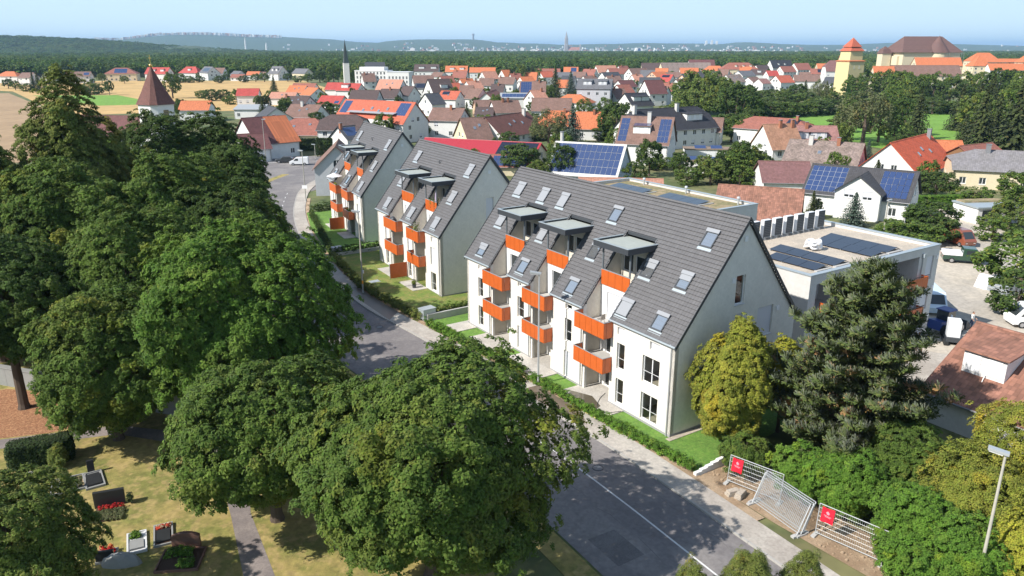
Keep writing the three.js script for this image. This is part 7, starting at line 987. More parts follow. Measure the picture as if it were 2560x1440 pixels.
// hedges: rows of young shrubs between pavement and lawn
const hedgeSpray = (pts, h, w, pal, n, seed) => { const q = rng(seed), out = []; for (let i = 0; i < n; i++) { const t = q() * (pts.length - 1), k = Math.min(pts.length - 2, Math.floor(t)), f = t - k, gap = 0.55 + 0.45 * Math.abs(Math.sin(t * 9 + seed)), x = pts[k][0] + (pts[k + 1][0] - pts[k][0]) * f, z = pts[k][1] + (pts[k + 1][1] - pts[k][1]) * f; out.push([x + (q() - 0.5) * w, 0.12 + q() * h * gap, z + (q() - 0.5) * w, q() - 0.5, 1, q() - 0.5, 0.2 * (0.7 + 0.6 * q()), pick(pal, q)]); } return { out }; };
function hedge(name, lab, pts, h, w, pal, n, seed) {
  const t = thing(name, lab, 'hedge', pts[0][0], 0, pts[0][1], 0, 'hedges of the estate'), loc = pts.map((p) => [p[0] - pts[0][0], p[1] - pts[0][1]]);
  const c = crownMesh(hedgeSpray(loc, h, w, pal, n, seed), { leaves: 36, leaf: 0.3, slim: 0.45 }); c.name = 'foliage'; t.add(c); const m = new MB(); for (let i = 0; i < loc.length - 1; i++) for (let k = 0; k < 5; k++) { const f = k / 5, x = loc[i][0] + (loc[i + 1][0] - loc[i][0]) * f, z = loc[i][1] + (loc[i + 1][1] - loc[i][1]) * f; m.bar([x, 0, z], [x, h * 0.7, z], 0.02, 0.01, 4); } m.build('stems', M.bark, t).userData.kind = 'stuff';
}
const lineES = (a0, c0, a1, c1, n) => Array.from({ length: n + 1 }, (_, i) => ES(a0 + (a1 - a0) * i / n, c0 + (c1 - c0) * i / n));
hedge('young_hedge', 'row of young hedge plants along the lawn of the nearest block', [...lineES(-4.2, -2.0, 5, -2.45, 8), ...lineES(6, -2.5, 14, -2.6, 6)], 0.75, 0.6, GREEN.fresh, 900, 301);
hedge('young_hedge', 'row of hedge plants along the far half of the nearest lawn', lineES(15, -2.7, 31, -3.9, 12), 0.8, 0.7, GREEN.fresh, 800, 302);
hedge('young_hedge', 'lush hedge along the garden of the middle block', [...lineES(32.6, -4.0, 46, -4.6, 10), ...lineES(46.5, -4.6, 61, -2.6, 10)], 1.0, 0.8, GREEN.light, 1300, 303);
hedge('cross_hedge', 'short hedge on the wall between nearest and middle block', lineES(32.6, -2.6, 33.2, 9, 8), 1.1, 0.7, GREEN.maple, 700, 304);
hedge('cross_hedge', 'dark hedge between the middle and farthest block', lineES(61.9, -1.8, 62.4, 9, 8), 1.3, 0.8, GREEN.dark, 700, 305);
hedge('young_hedge', 'hedge along the garden of the farthest block', lineES(62.2, -2.2, 90, 4.4, 14), 1.0, 0.8, GREEN.dark, 1000, 306);
hedge('garden_hedge', 'dark hedge before the pale grey gable house', lineES(92, 5.2, 93, 13, 6), 1.6, 1.3, GREEN.dark, 500, 307);
{ // clipped hedges farther back
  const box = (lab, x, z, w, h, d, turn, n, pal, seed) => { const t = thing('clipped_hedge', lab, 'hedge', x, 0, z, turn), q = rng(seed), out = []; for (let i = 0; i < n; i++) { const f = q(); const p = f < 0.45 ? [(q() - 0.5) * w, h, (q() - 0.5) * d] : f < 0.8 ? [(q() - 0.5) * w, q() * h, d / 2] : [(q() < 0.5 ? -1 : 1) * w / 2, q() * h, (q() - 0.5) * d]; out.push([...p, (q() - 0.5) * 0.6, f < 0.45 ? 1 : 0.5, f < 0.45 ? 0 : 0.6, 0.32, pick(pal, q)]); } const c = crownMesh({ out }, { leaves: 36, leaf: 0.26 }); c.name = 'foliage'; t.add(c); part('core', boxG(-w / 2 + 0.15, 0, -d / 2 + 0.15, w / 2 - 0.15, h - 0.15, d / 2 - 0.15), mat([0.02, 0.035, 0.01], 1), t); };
  box('clipped green hedge behind the garage lane', 75, -133.3, 10, 2.2, 1.2, 0.1, 600, GREEN.fresh, 71); box('dark clipped yew hedge at the top of the cemetery lawn', -32.2, -46.4, 3.4, 1.5, 1.2, 0.42, 520, GREEN.yew, 72); box('tall dark hedge behind the street corner house', -56, -214, 12, 3.2, 1.5, 0.2, 420, GREEN.yew, 73);
  tree('shrub', 'pale rounded shrub beside the yew hedge in the cemetery', 'shrub', -30.6, -45.6, { seed: 81, spray: 0.2, R: 0.55, y0: 0.1, y1: 1.7, lobes: 7, tufts: 8, pal: GREEN.light, trunk: 0.03 });
}
// street lamps
function lamp(lab, x, z, h, turn, o = {}) {
  const t = thing('street_lamp', lab, 'street lamp', x, 0, z, turn, 'street lamps'); part('pole', barG([0, 0, 0], [0, h, 0], 0.095, 0.06, 10), o.mat || mat([0.38, 0.36, 0.31], 0.8), t); part('base_collar', barG([0, 0, 0], [0, 0.5, 0], 0.12, 0.11, 10), M.concrete, t);
  if (o.band) { part('warning_band', barG([0, 1.25, 0], [0, 1.65, 0], 0.099, 0.098, 10), mat([0.8, 0.32, 0.02], 0.6), t); part('meter_box', boxG(-0.22, 2.5, -0.08, -0.09, 2.85, 0.08), M.frame, t); }
  const hd = new MB().slab([[-0.15, h - 0.02, -0.16], [0.75, h + 0.08, -0.16], [0.75, h + 0.08, 0.16], [-0.15, h - 0.02, 0.16]], [0, 0.14, 0]).build('lamp_head', M.galv, t); part('diffuser', new MB().slab([[0.1, h - 0.02, -0.12], [0.7, h + 0.05, -0.12], [0.7, h + 0.05, 0.12], [0.1, h - 0.02, 0.12]], [0, -0.05, 0]).geo(), mat([0.7, 0.7, 0.68], 0.3), hd);
  if (o.sign) part('sign_plate', boxG(-0.5, 2.5, -0.1, 0.5, 3.1, -0.07), M.frame, t);
}
lamp('street lamp with orange band beside the middle block lawn', -17.17, -83.77, 9.6, Math.PI * 0.95, { band: 1 }); lamp('tall street lamp in front of the nearest block balconies', 2.2, -58.9, 9.7, Math.PI * 0.95, { mat: M.galv }); lamp('leaning-looking concrete street lamp in the bottom right corner', 23.6, -32.4, 8.5, Math.PI * 0.8, { mat: mat([0.5, 0.47, 0.40], 0.9, { map: plasterT }) }); lamp('street lamp with white plate at the road bend', -38.05, -139.2, 9.35, Math.PI * 0.95, { sign: 1 }); lamp('pale street lamp above the maroon corner house', -61, -190, 10.5, 0.2); lamp('short lamp by the side lane at the junction', -50.5, -197, 3.6, Math.PI); lamp('yard lamp behind the gravel roof', 58.1, -116.4, 4.6, 0.4); lamp('white lamp left of the bright orange roof', 80, -178, 6, 0.1);
// building-site fence panels by the pavement
M.banner = (() => { const c = document.createElement('canvas'); c.width = 256; c.height = 320; const x = c.getContext('2d'); x.fillStyle = '#cf1430'; x.fillRect(0, 0, 256, 320); x.fillStyle = '#e9a0ab'; x.globalAlpha = 0.9; x.font = 'bold 44px sans-serif'; x.fillRect(50, 170, 156, 12); x.fillRect(70, 194, 116, 12); x.beginPath(); x.moveTo(128, 60); x.lineTo(178, 110); x.lineTo(158, 110); x.lineTo(158, 140); x.lineTo(98, 140); x.lineTo(98, 110); x.lineTo(78, 110); x.fill(); const t = new THREE.CanvasTexture(c); t.colorSpace = THREE.SRGBColorSpace; return mat([1, 1, 1], 0.6, { map: t, side: THREE.DoubleSide }); })();
function fencePanel(lab, A, B, h, lean, sign) {
  const [x0, z0] = A, [x1, z1] = B, L = Math.hypot(x1 - x0, z1 - z0), t = thing('fence_panel', lab, 'fence', x0, 0.1, z0, -Math.atan2(z1 - z0, x1 - x0), 'mobile building site fences'), y = (v) => v * Math.cos(lean), zz = (v) => -v * Math.sin(lean), P = (x, v) => [x, y(v), zz(v)];
  for (const x of [0, L]) part('upright', barG(P(x, 0), P(x, h), 0.032, 0.032, 8), M.galv, t); for (const v of [0.14, h]) part('cross_tube', barG(P(0, v), P(L, v), 0.024, 0.024, 8), M.galv, t);
  const m = new MB(); for (let x = 0.12; x < L; x += 0.115) m.bar(P(x, 0.14), P(x, h), 0.007, 0.007, 4); for (let v = 0.4; v < h; v += 0.27) m.bar(P(0, v), P(L, v), 0.007, 0.007, 4); m.build('wire_mesh', M.galv, t).userData.kind = 'stuff';
  for (const x of [0, L]) part('foot_block', boxG(x - 0.12, -0.09, -0.35, x + 0.12, 0.03, 0.35), M.concrete, t);
  if (sign) { const g = new THREE.PlaneGeometry(0.72, 0.92, 8, 8), p = g.attributes.position; for (let i = 0; i < p.count; i++) p.setZ(i, 0.05 + 0.04 * Math.sin(p.getX(i) * 9 + p.getY(i) * 4)); g.computeVertexNormals(); const b = part('banner', g, M.banner, t); b.position.set(0.55, y(h - 0.52), zz(h - 0.52) + 0.04); b.rotation.x = -lean; b.userData.label = 'crumpled red site banner'; }
}
fencePanel('right-hand fence panel with red banner beside the shrubs', [17.6, -38.0], [20.25, -35.3], 2.0, 0.08, 1); fencePanel('front panel of the leaning fence stack', [14.9, -41.2], [16.5, -37.9], 2.0, 0.42, 0); fencePanel('middle panel of the leaning fence stack', [15.05, -41.4], [16.75, -37.95], 2.0, 0.4, 0); fencePanel('rear panel of the leaning fence stack', [15.25, -41.55], [16.95, -38.1], 2.0, 0.37, 0); fencePanel('tilted fence panel with red banner under the golden tree', [14.0, -43.6], [16.6, -41.2], 1.9, 0.12, 1);
for (const [x, z, r, lab] of [[14.0, -42.2, 0.4, 'upper pale stone slab on bare soil by the fence'], [14.4, -42.0, 0.9, 'lower pale stone slab on bare soil by the fence']]) { const t = thing('stone_slab', lab, 'stone', x, 0.05, z, r); part('block', boxG(-0.5, 0, -0.22, 0.5, 0.2, 0.22), M.gravel, t); part('cap', boxG(-0.42, 0.203, -0.18, 0.36, 0.36, 0.2), M.gravel, t); }
{ const q = rng(64), m = new MB(); for (let i = 0; i < 260; i++) { const a = -22 + 17 * q(), c = -1.9 + 3.2 * q(), [x, z] = ES(a, c), s = 0.04 + 0.1 * q() * q(); m.bar([x, 0.03, z], [x + s * 0.5, 0.04 + s, z + s * 0.3], s, s * 0.5, 5); } const g = m.geo(), o = new THREE.Mesh(g, M.dirt); o.name = 'clods'; tag(o, 'loose clods and stones on the bare soil', 'soil', null, 'stuff'); scene.add(o); }
{ const q = rng(65), t = new THREE.CatmullRomCurve3([[12.2, -2.3], [9.5, -2.45], [7, -2.7], [4.5, -2.6], [0, -2.2]].map(([a, c]) => { const [x, z] = ES(a, c); return V(x, 0.14, z); })); top('garden_hose', new THREE.TubeGeometry(t, 40, 0.02, 5), mat([0.75, 0.6, 0.06], 0.5), 'yellow hose lying along the wet terrace', 'hose'); const t2 = new THREE.CatmullRomCurve3([[8.2, 0.8], [7.6, -0.3], [6.6, -1.3], [5.6, -1.6], [5, -0.3]].map(([a, c]) => { const [x, z] = ES(a, c); return V(x, 0.15, z); })); top('black_cable', new THREE.TubeGeometry(t2, 40, 0.018, 5), M.anth, 'black cable curling over the terrace', 'cable'); }
house({ x: ES(-15, 25)[0], z: ES(-15, 25)[1], L: 13.4, W: 13.6, he: 2.5, hr: 6.3, r: 56.8, roof: 'tilebrown', wall: 'white', dorm: [[1, 0.2, 3.0]], label: 'small white house with lichened brown tiles and dormer at the right edge' });
{ const [x, z] = ES(-11.2, 20.4), t = thing('satellite_dish', 'grey satellite dish beside the dormer at the right edge', 'dish', x, 4.2, z, 2.2); part('dish', new THREE.SphereGeometry(0.5, 16, 8, 0, 6.3, 0, 0.8).rotateX(1.3), M.zincM, t); part('arm', barG([0, 0, 0], [0, -0.5, -0.3], 0.03), M.metal, t); }
// garage with sloping lean-to
{ const t = thing('garage', 'white garage with mossy lean-to roof by the lane', 'garage', 79, 0, -124, 0.12); part('body', boxG(-4.6, 0, -3, 4.6, 2.5, 3), M.white, t); part('roof', boxG(-4.8, 2.503, -3.2, 4.8, 2.75, 3.2), M.zincM, t); part('moss_roof', boxG(-4.2, 2.753, -3.0, 4.2, 2.95, -0.8), M.greenroof, t); part('door', boxG(0.6, 0.05, 3.003, 3.8, 2.2, 3.05), M.frame, t); part('opening', boxG(-3.8, 0.05, 3.003, -0.6, 2.2, 3.03), M.pane, t); }
// solar carport and small sheds behind the block
{ const t = thing('carport', 'carport roofed with tilted dark solar panels behind green roof', 'carport', 27, 0, -124, -THREE.MathUtils.degToRad(22)); for (const [x, z] of [[-7, 3], [7, 3], [-7, -3], [7, -3]]) part('post', barG([x, 0, z], [x, z > 0 ? 2.3 : 3.2, z], 0.09), M.metal, t); for (let i = 0; i < 9; i++) for (let j = 0; j < 3; j++) new MB().slab([[-8 + i * 1.8, 2.2 + j * 0.32, 3.4 - j * 2.2], [-6.3 + i * 1.8, 2.2 + j * 0.32, 3.4 - j * 2.2], [-6.3 + i * 1.8, 2.5 + j * 0.32, 1.3 - j * 2.2], [-8 + i * 1.8, 2.5 + j * 0.32, 1.3 - j * 2.2]], [0, -0.05, 0]).build('solar_panel', M.pvBlue, t); }
for (const [x, z, w, d, h, r, lab] of [[44, -174, 9, 6, 2.8, 0.3, 'flat-roofed garage with two solar panels beside the solar house'], [50, -196, 12, 5, 2.7, 0.1, 'long flat carport behind the solar house garages']]) { const t = thing('garage', lab, 'garage', x, 0, z, -r); part('body', boxG(-w / 2, 0, -d / 2, w / 2, h, d / 2), M.white, t); part('roof', boxG(-w / 2 - 0.2, h + 0.003, -d / 2 - 0.2, w / 2 + 0.2, h + 0.25, d / 2 + 0.2), mat([0.26, 0.19, 0.14], 0.9, { map: plasterT }), t); for (let i = 0; i < 2; i++) new MB().slab([[-3.6 + i * 4, h + 0.3, 1.6], [-0.8 + i * 4, h + 0.3, 1.6], [-0.8 + i * 4, h + 0.9, 0.2], [-3.6 + i * 4, h + 0.9, 0.2]], [0, -0.04, 0]).build('solar_panel', M.pvBlue, t); part('door', boxG(-2, 0.05, d / 2 + 0.003, 1.4, 2.2, d / 2 + 0.04), M.frame, t); }
for (const [x, z, h, lab] of [[9.5, -150, 5.5, 'white round chimney behind the solar barn']]) { const t = thing('chimney_stack', lab, 'chimney', 11.2, 0, -173); part('stack', barG([0, 0, 0], [0, 9.2, 0], 0.42, 0.4, 14), chimStone, t); part('cap', barG([0, 9.2, 0], [0, 9.4, 0], 0.46, 0.46, 14), chimCap, t); }
// ---------- vehicles ----------
M.tyre = mat([0.02, 0.02, 0.02], 0.9); M.rim = mat([0.5, 0.5, 0.52], 0.35, { metalness: 0.7 }); M.lampW = mat([0.8, 0.8, 0.78], 0.2); M.lampR = mat([0.4, 0.02, 0.02], 0.3);
function vehicle(name, lab, cat, x, z, turn, o) {
  const t = thing(name, lab, cat, x, 0.02, z, turn), paint = new THREE.MeshPhysicalMaterial({ color: new THREE.Color(...o.color), roughness: 0.35, clearcoat: 0.8, clearcoatRoughness: 0.08 }), w = o.w;
  const s = new THREE.Shape(o.profile.map(([a, b]) => new THREE.Vector2(a, b))), g = new THREE.ExtrudeGeometry(s, { depth: w - 0.16, bevelEnabled: true, bevelSize: 0.07, bevelThickness: 0.08, bevelSegments: 2 }); g.translate(0, 0, -(w - 0.16) / 2); const body = part('body', g, paint, t);
  for (const q of o.glass) for (const sd of [1, -1]) { const gs = new THREE.ExtrudeGeometry(new THREE.Shape(q.map(([a, b]) => new THREE.Vector2(a, b))), { depth: 0.02, bevelEnabled: false }); gs.translate(0, 0, sd > 0 ? w / 2 + 0.002 : -w / 2 - 0.022); part('side_window', gs, M.pane, t); }
  for (const [a, b, nm] of o.screens) { const dx = b[0] - a[0], dy = b[1] - a[1], l = Math.hypot(dx, dy), n = nm === 'windscreen' ? [dy / l, -dx / l] : [-dy / l, dx / l], e = 0.085; new MB().slab([[a[0] + n[0] * e, a[1] + n[1] * e, -w / 2 + 0.2], [a[0] + n[0] * e, a[1] + n[1] * e, w / 2 - 0.2], [b[0] + n[0] * e, b[1] + n[1] * e, w / 2 - 0.25], [b[0] + n[0] * e, b[1] + n[1] * e, -w / 2 + 0.25]], [n[0] * 0.015, n[1] * 0.015, 0]).build(nm, M.pane, t); }
  for (const wx of o.wheels) for (const sd of [1, -1]) { const r = o.wr || 0.32, wz = sd * (w / 2 - 0.08), wh = part('wheel', new THREE.CylinderGeometry(r, r, 0.22, 20).rotateX(Math.PI / 2).translate(wx, r, wz), M.tyre, t); part('rim', new THREE.CylinderGeometry(r * 0.6, r * 0.6, 0.03, 14).rotateX(Math.PI / 2).translate(wx, r, wz + sd * 0.12), M.rim, wh); }
  for (const sd of [1, -1]) { part('headlight', boxG(o.front - 0.02, 0.62, sd * (w / 2 - 0.35) - 0.16, o.front + 0.08, 0.8, sd * (w / 2 - 0.35) + 0.16), M.lampW, t); part('tail_light', boxG(o.back - 0.085, 0.8, sd * (w / 2 - 0.16) - 0.08, o.back - 0.05, 1.2, sd * (w / 2 - 0.16) + 0.08), M.lampR, t); }
  return t;
}
const vanP = { w: 1.9, color: [0.8, 0.8, 0.8], profile: [[-2.2, 0.35], [2.1, 0.35], [2.15, 0.75], [1.95, 0.95], [1.35, 1.1], [0.75, 1.72], [0.5, 1.8], [-2.1, 1.82], [-2.2, 1.6]], glass: [[[0.1, 1.12], [1.2, 1.12], [0.72, 1.62], [0.1, 1.62]]], screens: [[[1.35, 1.1], [0.75, 1.72], 'windscreen']], wheels: [1.35, -1.4], front: 2.12, back: -2.2 };
const busP = { w: 2.0, color: [0.8, 0.8, 0.8], wr: 0.35, profile: [[-2.6, 0.4], [2.4, 0.4], [2.5, 0.9], [2.2, 1.2], [1.5, 2.05], [1.2, 2.25], [-2.5, 2.3], [-2.6, 2.0]], glass: [[[0.5, 1.25], [1.85, 1.25], [1.35, 1.95], [0.5, 1.95]]], screens: [[[2.2, 1.2], [1.5, 2.05], 'windscreen'], [[-2.58, 1.2], [-2.58, 1.95], 'rear_window']], wheels: [1.6, -1.6], front: 2.45, back: -2.6 };
const carP = { w: 1.75, color: [0.03, 0.035, 0.04], profile: [[-2.05, 0.35], [2.05, 0.35], [2.1, 0.65], [1.9, 0.82], [0.95, 0.95], [0.35, 1.42], [-1.3, 1.46], [-2.0, 1.0], [-2.1, 0.7]], glass: [[[-1.5, 0.98], [0.85, 0.98], [0.32, 1.36], [-1.2, 1.38]]], screens: [[[0.95, 0.95], [0.35, 1.42], 'windscreen']], wheels: [1.3, -1.3], front: 2.07, back: -2.05 };
vehicle('delivery_van', 'white delivery van turning at the far junction', 'van', -51.8, -186.3, Math.PI + 0.12, vanP); vehicle('car', 'black car behind the white van at the junction', 'car', -56.4, -190.2, Math.PI + 0.1, carP);
vehicle('minivan', 'copper brown minivan parked by the shrubs in the lane', 'van', 64.4, -107.4, -1.35, { ...busP, color: [0.25, 0.075, 0.04] }); vehicle('van', 'white van with green stripe at the right edge of the yard', 'van', 53.2, -73.2, Math.PI - 0.1, busP); vehicle('van', 'pale blue-white van parked beside the flat-roofed block', 'van', 45.3, -78.5, -1.75, { ...busP, color: [0.62, 0.72, 0.8] }); vehicle('car', 'black car inside the garage mouth', 'car', 77.5, -119.4, -1.4, carP);
{ // pickup with flat bed
  const t = vehicle('pickup', 'dark green pickup with pale load bed at the yard corner', 'truck', 59.8, -97.4, -0.35, { w: 1.9, color: [0.02, 0.06, 0.035], profile: [[-2.6, 0.5], [2.2, 0.5], [2.25, 1.1], [1.7, 1.25], [1.1, 1.95], [-0.3, 2.0], [-0.35, 1.0], [-2.6, 0.95]], glass: [[[0.0, 1.2], [1.45, 1.2], [1.05, 1.8], [0.0, 1.8]]], screens: [[[1.7, 1.25], [1.1, 1.95], 'windscreen']], wheels: [1.5, -1.6], wr: 0.36, front: 2.2, back: -2.6 }); part('load_bed', boxG(-2.7, 1.05, -1.0, -0.45, 1.45, 1.0), M.frame, t); }
{ // blue wheel loader
  const t = thing('wheel_loader', 'blue wheel loader beside the flat-roofed block', 'loader', 43.2, 0, -71.6, 0.5), bl = mat([0.02, 0.05, 0.22], 0.45); part('body', new MB().slab([[-1.9, 0.6, 0.7], [0.6, 0.6, 0.7], [0.6, 1.2, 0.7], [-1.7, 1.45, 0.7]], [0, 0, -1.4]).geo(), bl, t); part('cab', boxG(-0.6, 1.22, -0.6, 0.55, 2.3, 0.6), M.pane, t); part('cab_roof', boxG(-0.7, 2.303, -0.7, 0.65, 2.4, 0.7), bl, t); part('lift_arm', barG([0.5, 1.3, 0], [2.2, 0.7, 0], 0.14, 0.1), bl, t); part('bucket', new MB().slab([[2.1, 0.15, 0.95], [3.0, 0.15, 0.95], [2.3, 1.0, 0.95]], [0, 0, -1.9]).geo(), M.anth, t);
  for (const x of [-1.2, 1.1]) for (const s of [1, -1]) { const w = part('wheel', new THREE.CylinderGeometry(0.55, 0.55, 0.4, 20).rotateX(Math.PI / 2).translate(x, 0.55, s * 0.9), M.tyre, t); part('rim', new THREE.CylinderGeometry(0.3, 0.3, 0.05, 14).rotateX(Math.PI / 2).translate(x, 0.55, s * 1.12), M.rim, w); }
  const d = thing('mini_excavator', 'small white excavator cab behind the tiled roof ridge', 'excavator', 42.2, 0, -68.4, 1.2); part('cab', boxG(-0.6, 0.8, -0.55, 0.6, 2.4, 0.55), M.frame, d); part('cab_window', boxG(-0.45, 1.3, 0.553, 0.45, 2.2, 0.58), M.pane, d); part('cab_window', boxG(0.603, 1.3, -0.45, 0.63, 2.2, 0.45), M.pane, d); part('chassis', boxG(-0.8, 0.35, -0.6, 0.9, 0.797, 0.6), M.anth, d); for (const s of [1, -1]) part('track', boxG(-1, 0, s * 0.55 - 0.18, 1, 0.35, s * 0.55 + 0.18), M.tyre, d); part('boom', barG([0.8, 0.9, 0], [1.9, 2.2, 0], 0.12, 0.09), M.frame, d); part('stick', barG([1.9, 2.2, 0], [2.6, 1.0, 0], 0.08, 0.07), M.frame, d); }
{ // stacked building panels, leaning and lying
  const t = thing('panel_stack', 'stack of pale grey boards and panels in the yard', 'panels', 57.5, 0, -84.6, 0.4); for (let i = 0; i < 9; i++) part('board', boxG(-1.6 + 0.05 * (i % 3), i * 0.13, -1.3, 1.5 + 0.04 * (i % 2), i * 0.13 + 0.1, 1.2), i % 3 ? M.zincM : M.galv, t);
  const l = thing('leaning_sheets', 'pale sheets leaning beside the panel stack', 'panels', 55.4, 0, -85.6, 0.4); for (let i = 0; i < 5; i++) new MB().slab([[i * 0.14, 0, -1.2], [i * 0.14 + 0.06, 0, -1.2], [i * 0.14 + 0.7, 1.5, -1.2], [i * 0.14 + 0.64, 1.5, -1.2]], [0, 0, 2.4]).build('sheet', M.frame, l); }
// ---------- graves ----------
M.granite = mat([0.035, 0.036, 0.038], 0.3, { map: plasterT }); M.greyStone = mat([0.30, 0.30, 0.29], 0.7, { map: plasterT }); M.brownStone = mat([0.17, 0.09, 0.065], 0.6, { map: plasterT }); M.marble = mat([0.72, 0.72, 0.72], 0.4, { map: plasterT }); M.soil = mat([0.12, 0.07, 0.045], 1, { map: plasterT, bumpMap: gritB, bumpScale: 0.06 });
const RED = [[0.5, 0.02, 0.02], [0.6, 0.05, 0.03], [0.35, 0.015, 0.02], [0.7, 0.15, 0.05]];
function planting(parent, name, x0, z0, x1, z1, h, pal, n, s, seed) { const q = rng(seed), out = []; for (let i = 0; i < n; i++) out.push([x0 + (x1 - x0) * q(), 0.08 + h * q(), z0 + (z1 - z0) * q(), q() - 0.5, 1, q() - 0.5, s * (0.7 + 0.6 * q()), pick(pal, q)]); const c = crownMesh({ out }, { leaves: 30, leaf: 0.3, slim: 0.6 }); c.name = name; parent.add(c); }
function grave(lab, x, z, turn, o) {
  const t = thing('grave', lab, 'grave', x, 0.01, z, turn, 'graves'), w = o.w / 2, d = o.d, k = 0.09;
  if (o.frame) for (const b of [[-w, 0, w, k], [-w, d - k, w, d], [-w, k + 0.003, -w + k, d - k - 0.003], [w - k, k + 0.003, w, d - k - 0.003]]) part('kerb_stone', boxG(b[0], 0, b[1], b[2], 0.14, b[3]), o.frame, t);
  if (o.fill) part('bed', boxG(-w + k, 0, k, w - k, 0.07, d - k), o.fill, t);
  if (o.slab) part('cover_slab', boxG(-w + 0.16, 0.075, o.slab[0], w - 0.16, 0.19, o.slab[1]), o.slabMat || M.granite, t);
  if (o.stone) { const [sw, sh, st, m] = o.stone, s = new THREE.Shape(); s.moveTo(-sw / 2, 0); s.lineTo(sw / 2, 0); s.lineTo(sw / 2, sh * (o.arch ? 0.8 : 1)); if (o.arch) s.quadraticCurveTo(0, sh * 1.2, -sw / 2, sh * 0.8); else s.lineTo(-sw / 2, sh); const g = new THREE.ExtrudeGeometry(s, { depth: st, bevelEnabled: true, bevelSize: 0.015, bevelThickness: 0.015, bevelSegments: 1 }); g.translate(0, 0.01, -st - 0.06 + (o.sz || 0)); part('headstone', g, m, t); }
  for (const p of o.plants || []) planting(t, p[0], ...p.slice(1)); return t;
}
grave('grave with wide black headstone, red flowers and ground cover', -24.8, -40.9, 0.36, { w: 1.7, d: 1.7, fill: M.soil, stone: [1.7, 1.05, 0.2, M.granite], plants: [['red_flowers', -0.6, 0.1, 0.8, 0.45, 0.2, RED, 60, 0.1, 1], ['ground_cover', -0.85, 0.5, 0.85, 1.7, 0.08, GREEN.willow, 240, 0.12, 2]] });
grave('grave with broad arched brown headstone and earth bed', -18.4, -36.7, 0.12, { w: 2.3, d: 2.0, frame: M.brownStone, fill: M.soil, stone: [1.5, 1.0, 0.22, M.brownStone], arch: 1, plants: [['green_shrub', -0.9, 0.2, 0.5, 0.8, 0.35, GREEN.fresh, 110, 0.13, 3], ['low_shrub', 0.0, 1.2, 0.8, 1.8, 0.25, GREEN.fresh, 60, 0.12, 4]] });
grave('white marble grave with split grey slab and small bush', -21.9, -38.2, 0.45, { w: 1.05, d: 2.1, frame: M.marble, fill: M.marble, slab: [0.9, 1.8], slabMat: M.greyStone, plants: [['bush', -0.3, 0.25, 0.2, 0.6, 0.3, GREEN.fresh, 50, 0.13, 5]] });
grave('grey framed grave with dark rounded slab and flowers', -20.7, -39.0, 0.42, { w: 1.05, d: 2.2, frame: M.greyStone, fill: M.soil, slab: [0.7, 1.9], plants: [['flowers', -0.4, 0.15, 0.4, 0.5, 0.15, [[0.6, 0.1, 0.05], [0.6, 0.55, 0.35], [0.5, 0.03, 0.03], [0.2, 0.3, 0.05]], 50, 0.1, 6]] });
grave('grave with two dark stones and red geraniums by the corner tree', -22.7, -36.6, 0.3, { w: 1.0, d: 1.2, frame: M.greyStone, fill: M.soil, stone: [0.9, 0.7, 0.16, M.granite], sz: 1.2, plants: [['geraniums', -0.35, 0.1, 0.4, 0.6, 0.4, RED, 60, 0.1, 7]] });
grave('grave with paired dark slabs in a pale grey frame', -28.0, -44.8, 0.6, { w: 1.15, d: 2.2, frame: M.greyStone, fill: M.greyStone, slab: [0.4, 1.9], stone: [0.4, 0.9, 0.15, M.granite] });
grave('moss-filled grave with pale frame and round grey stone', -29.2, -44.2, 0.5, { w: 2.0, d: 2.0, frame: M.greyStone, fill: M.greenroof, stone: [1.1, 0.7, 0.3, M.greyStone], arch: 1, sz: 1.9, plants: [['moss', -0.7, 0.3, 0.8, 1.6, 0.03, GREEN.willow, 160, 0.1, 8]] });
grave('low grave with flat grey slab in front of the yew hedge', -31.6, -45.0, 0.4, { w: 1.8, d: 1.3, fill: M.soil, slab: [0.1, 0.7], slabMat: M.greyStone, plants: [['low_plants', -0.8, 0.7, 0.9, 1.3, 0.2, GREEN.fresh, 110, 0.12, 9]] });
{ const g = new THREE.IcosahedronGeometry(1, 3), p = g.attributes.position; for (let i = 0; i < p.count; i++) { const k = 0.85 + 0.3 * fine(p.getX(i) * 0.3 + 0.5, p.getZ(i) * 0.4 + p.getY(i) * 0.2); p.setXYZ(i, p.getX(i) * k * 1.1, Math.max(0, p.getY(i) * k * 0.75), p.getZ(i) * k * 0.4); } g.computeVertexNormals(); const m = top('rough_stone', g, M.greyStone, 'rough grey boulder headstone at the bottom left graves', 'headstone'); m.position.set(-21.4, 0, -35.4); m.rotation.y = 0.1; }
{ const t = thing('thuja_ball', 'tiny dark conifer beside the black headstone', 'conifer', -23.7, 0, -41.3); const q = rng(12), out = []; for (let i = 0; i < 40; i++) out.push([(q() - 0.5) * 0.3, 0.15 + q() * 0.6, (q() - 0.5) * 0.3, 0, 1, 0, 0.12, pick(GREEN.yew, q)]); const c = crownMesh({ out }, { leaves: 30, leaf: 0.3 }); t.add(c); part('trunk', barG([0, 0, 0], [0, 0.5, 0], 0.03), M.bark, t); }
{ const t = thing('cemetery_wall', 'dark low cemetery wall behind the left trees', 'wall', -46, 0, -60, -0.32); for (let i = 0; i < 12; i++) part('wall_panel', boxG(i * 2.0, 0, -0.2, i * 2.0 + 1.98, 1.6, 0.2), M.greyStone, t); part('coping', boxG(-0.1, 1.603, -0.26, 24.1, 1.7, 0.26), M.greyStone, t); }

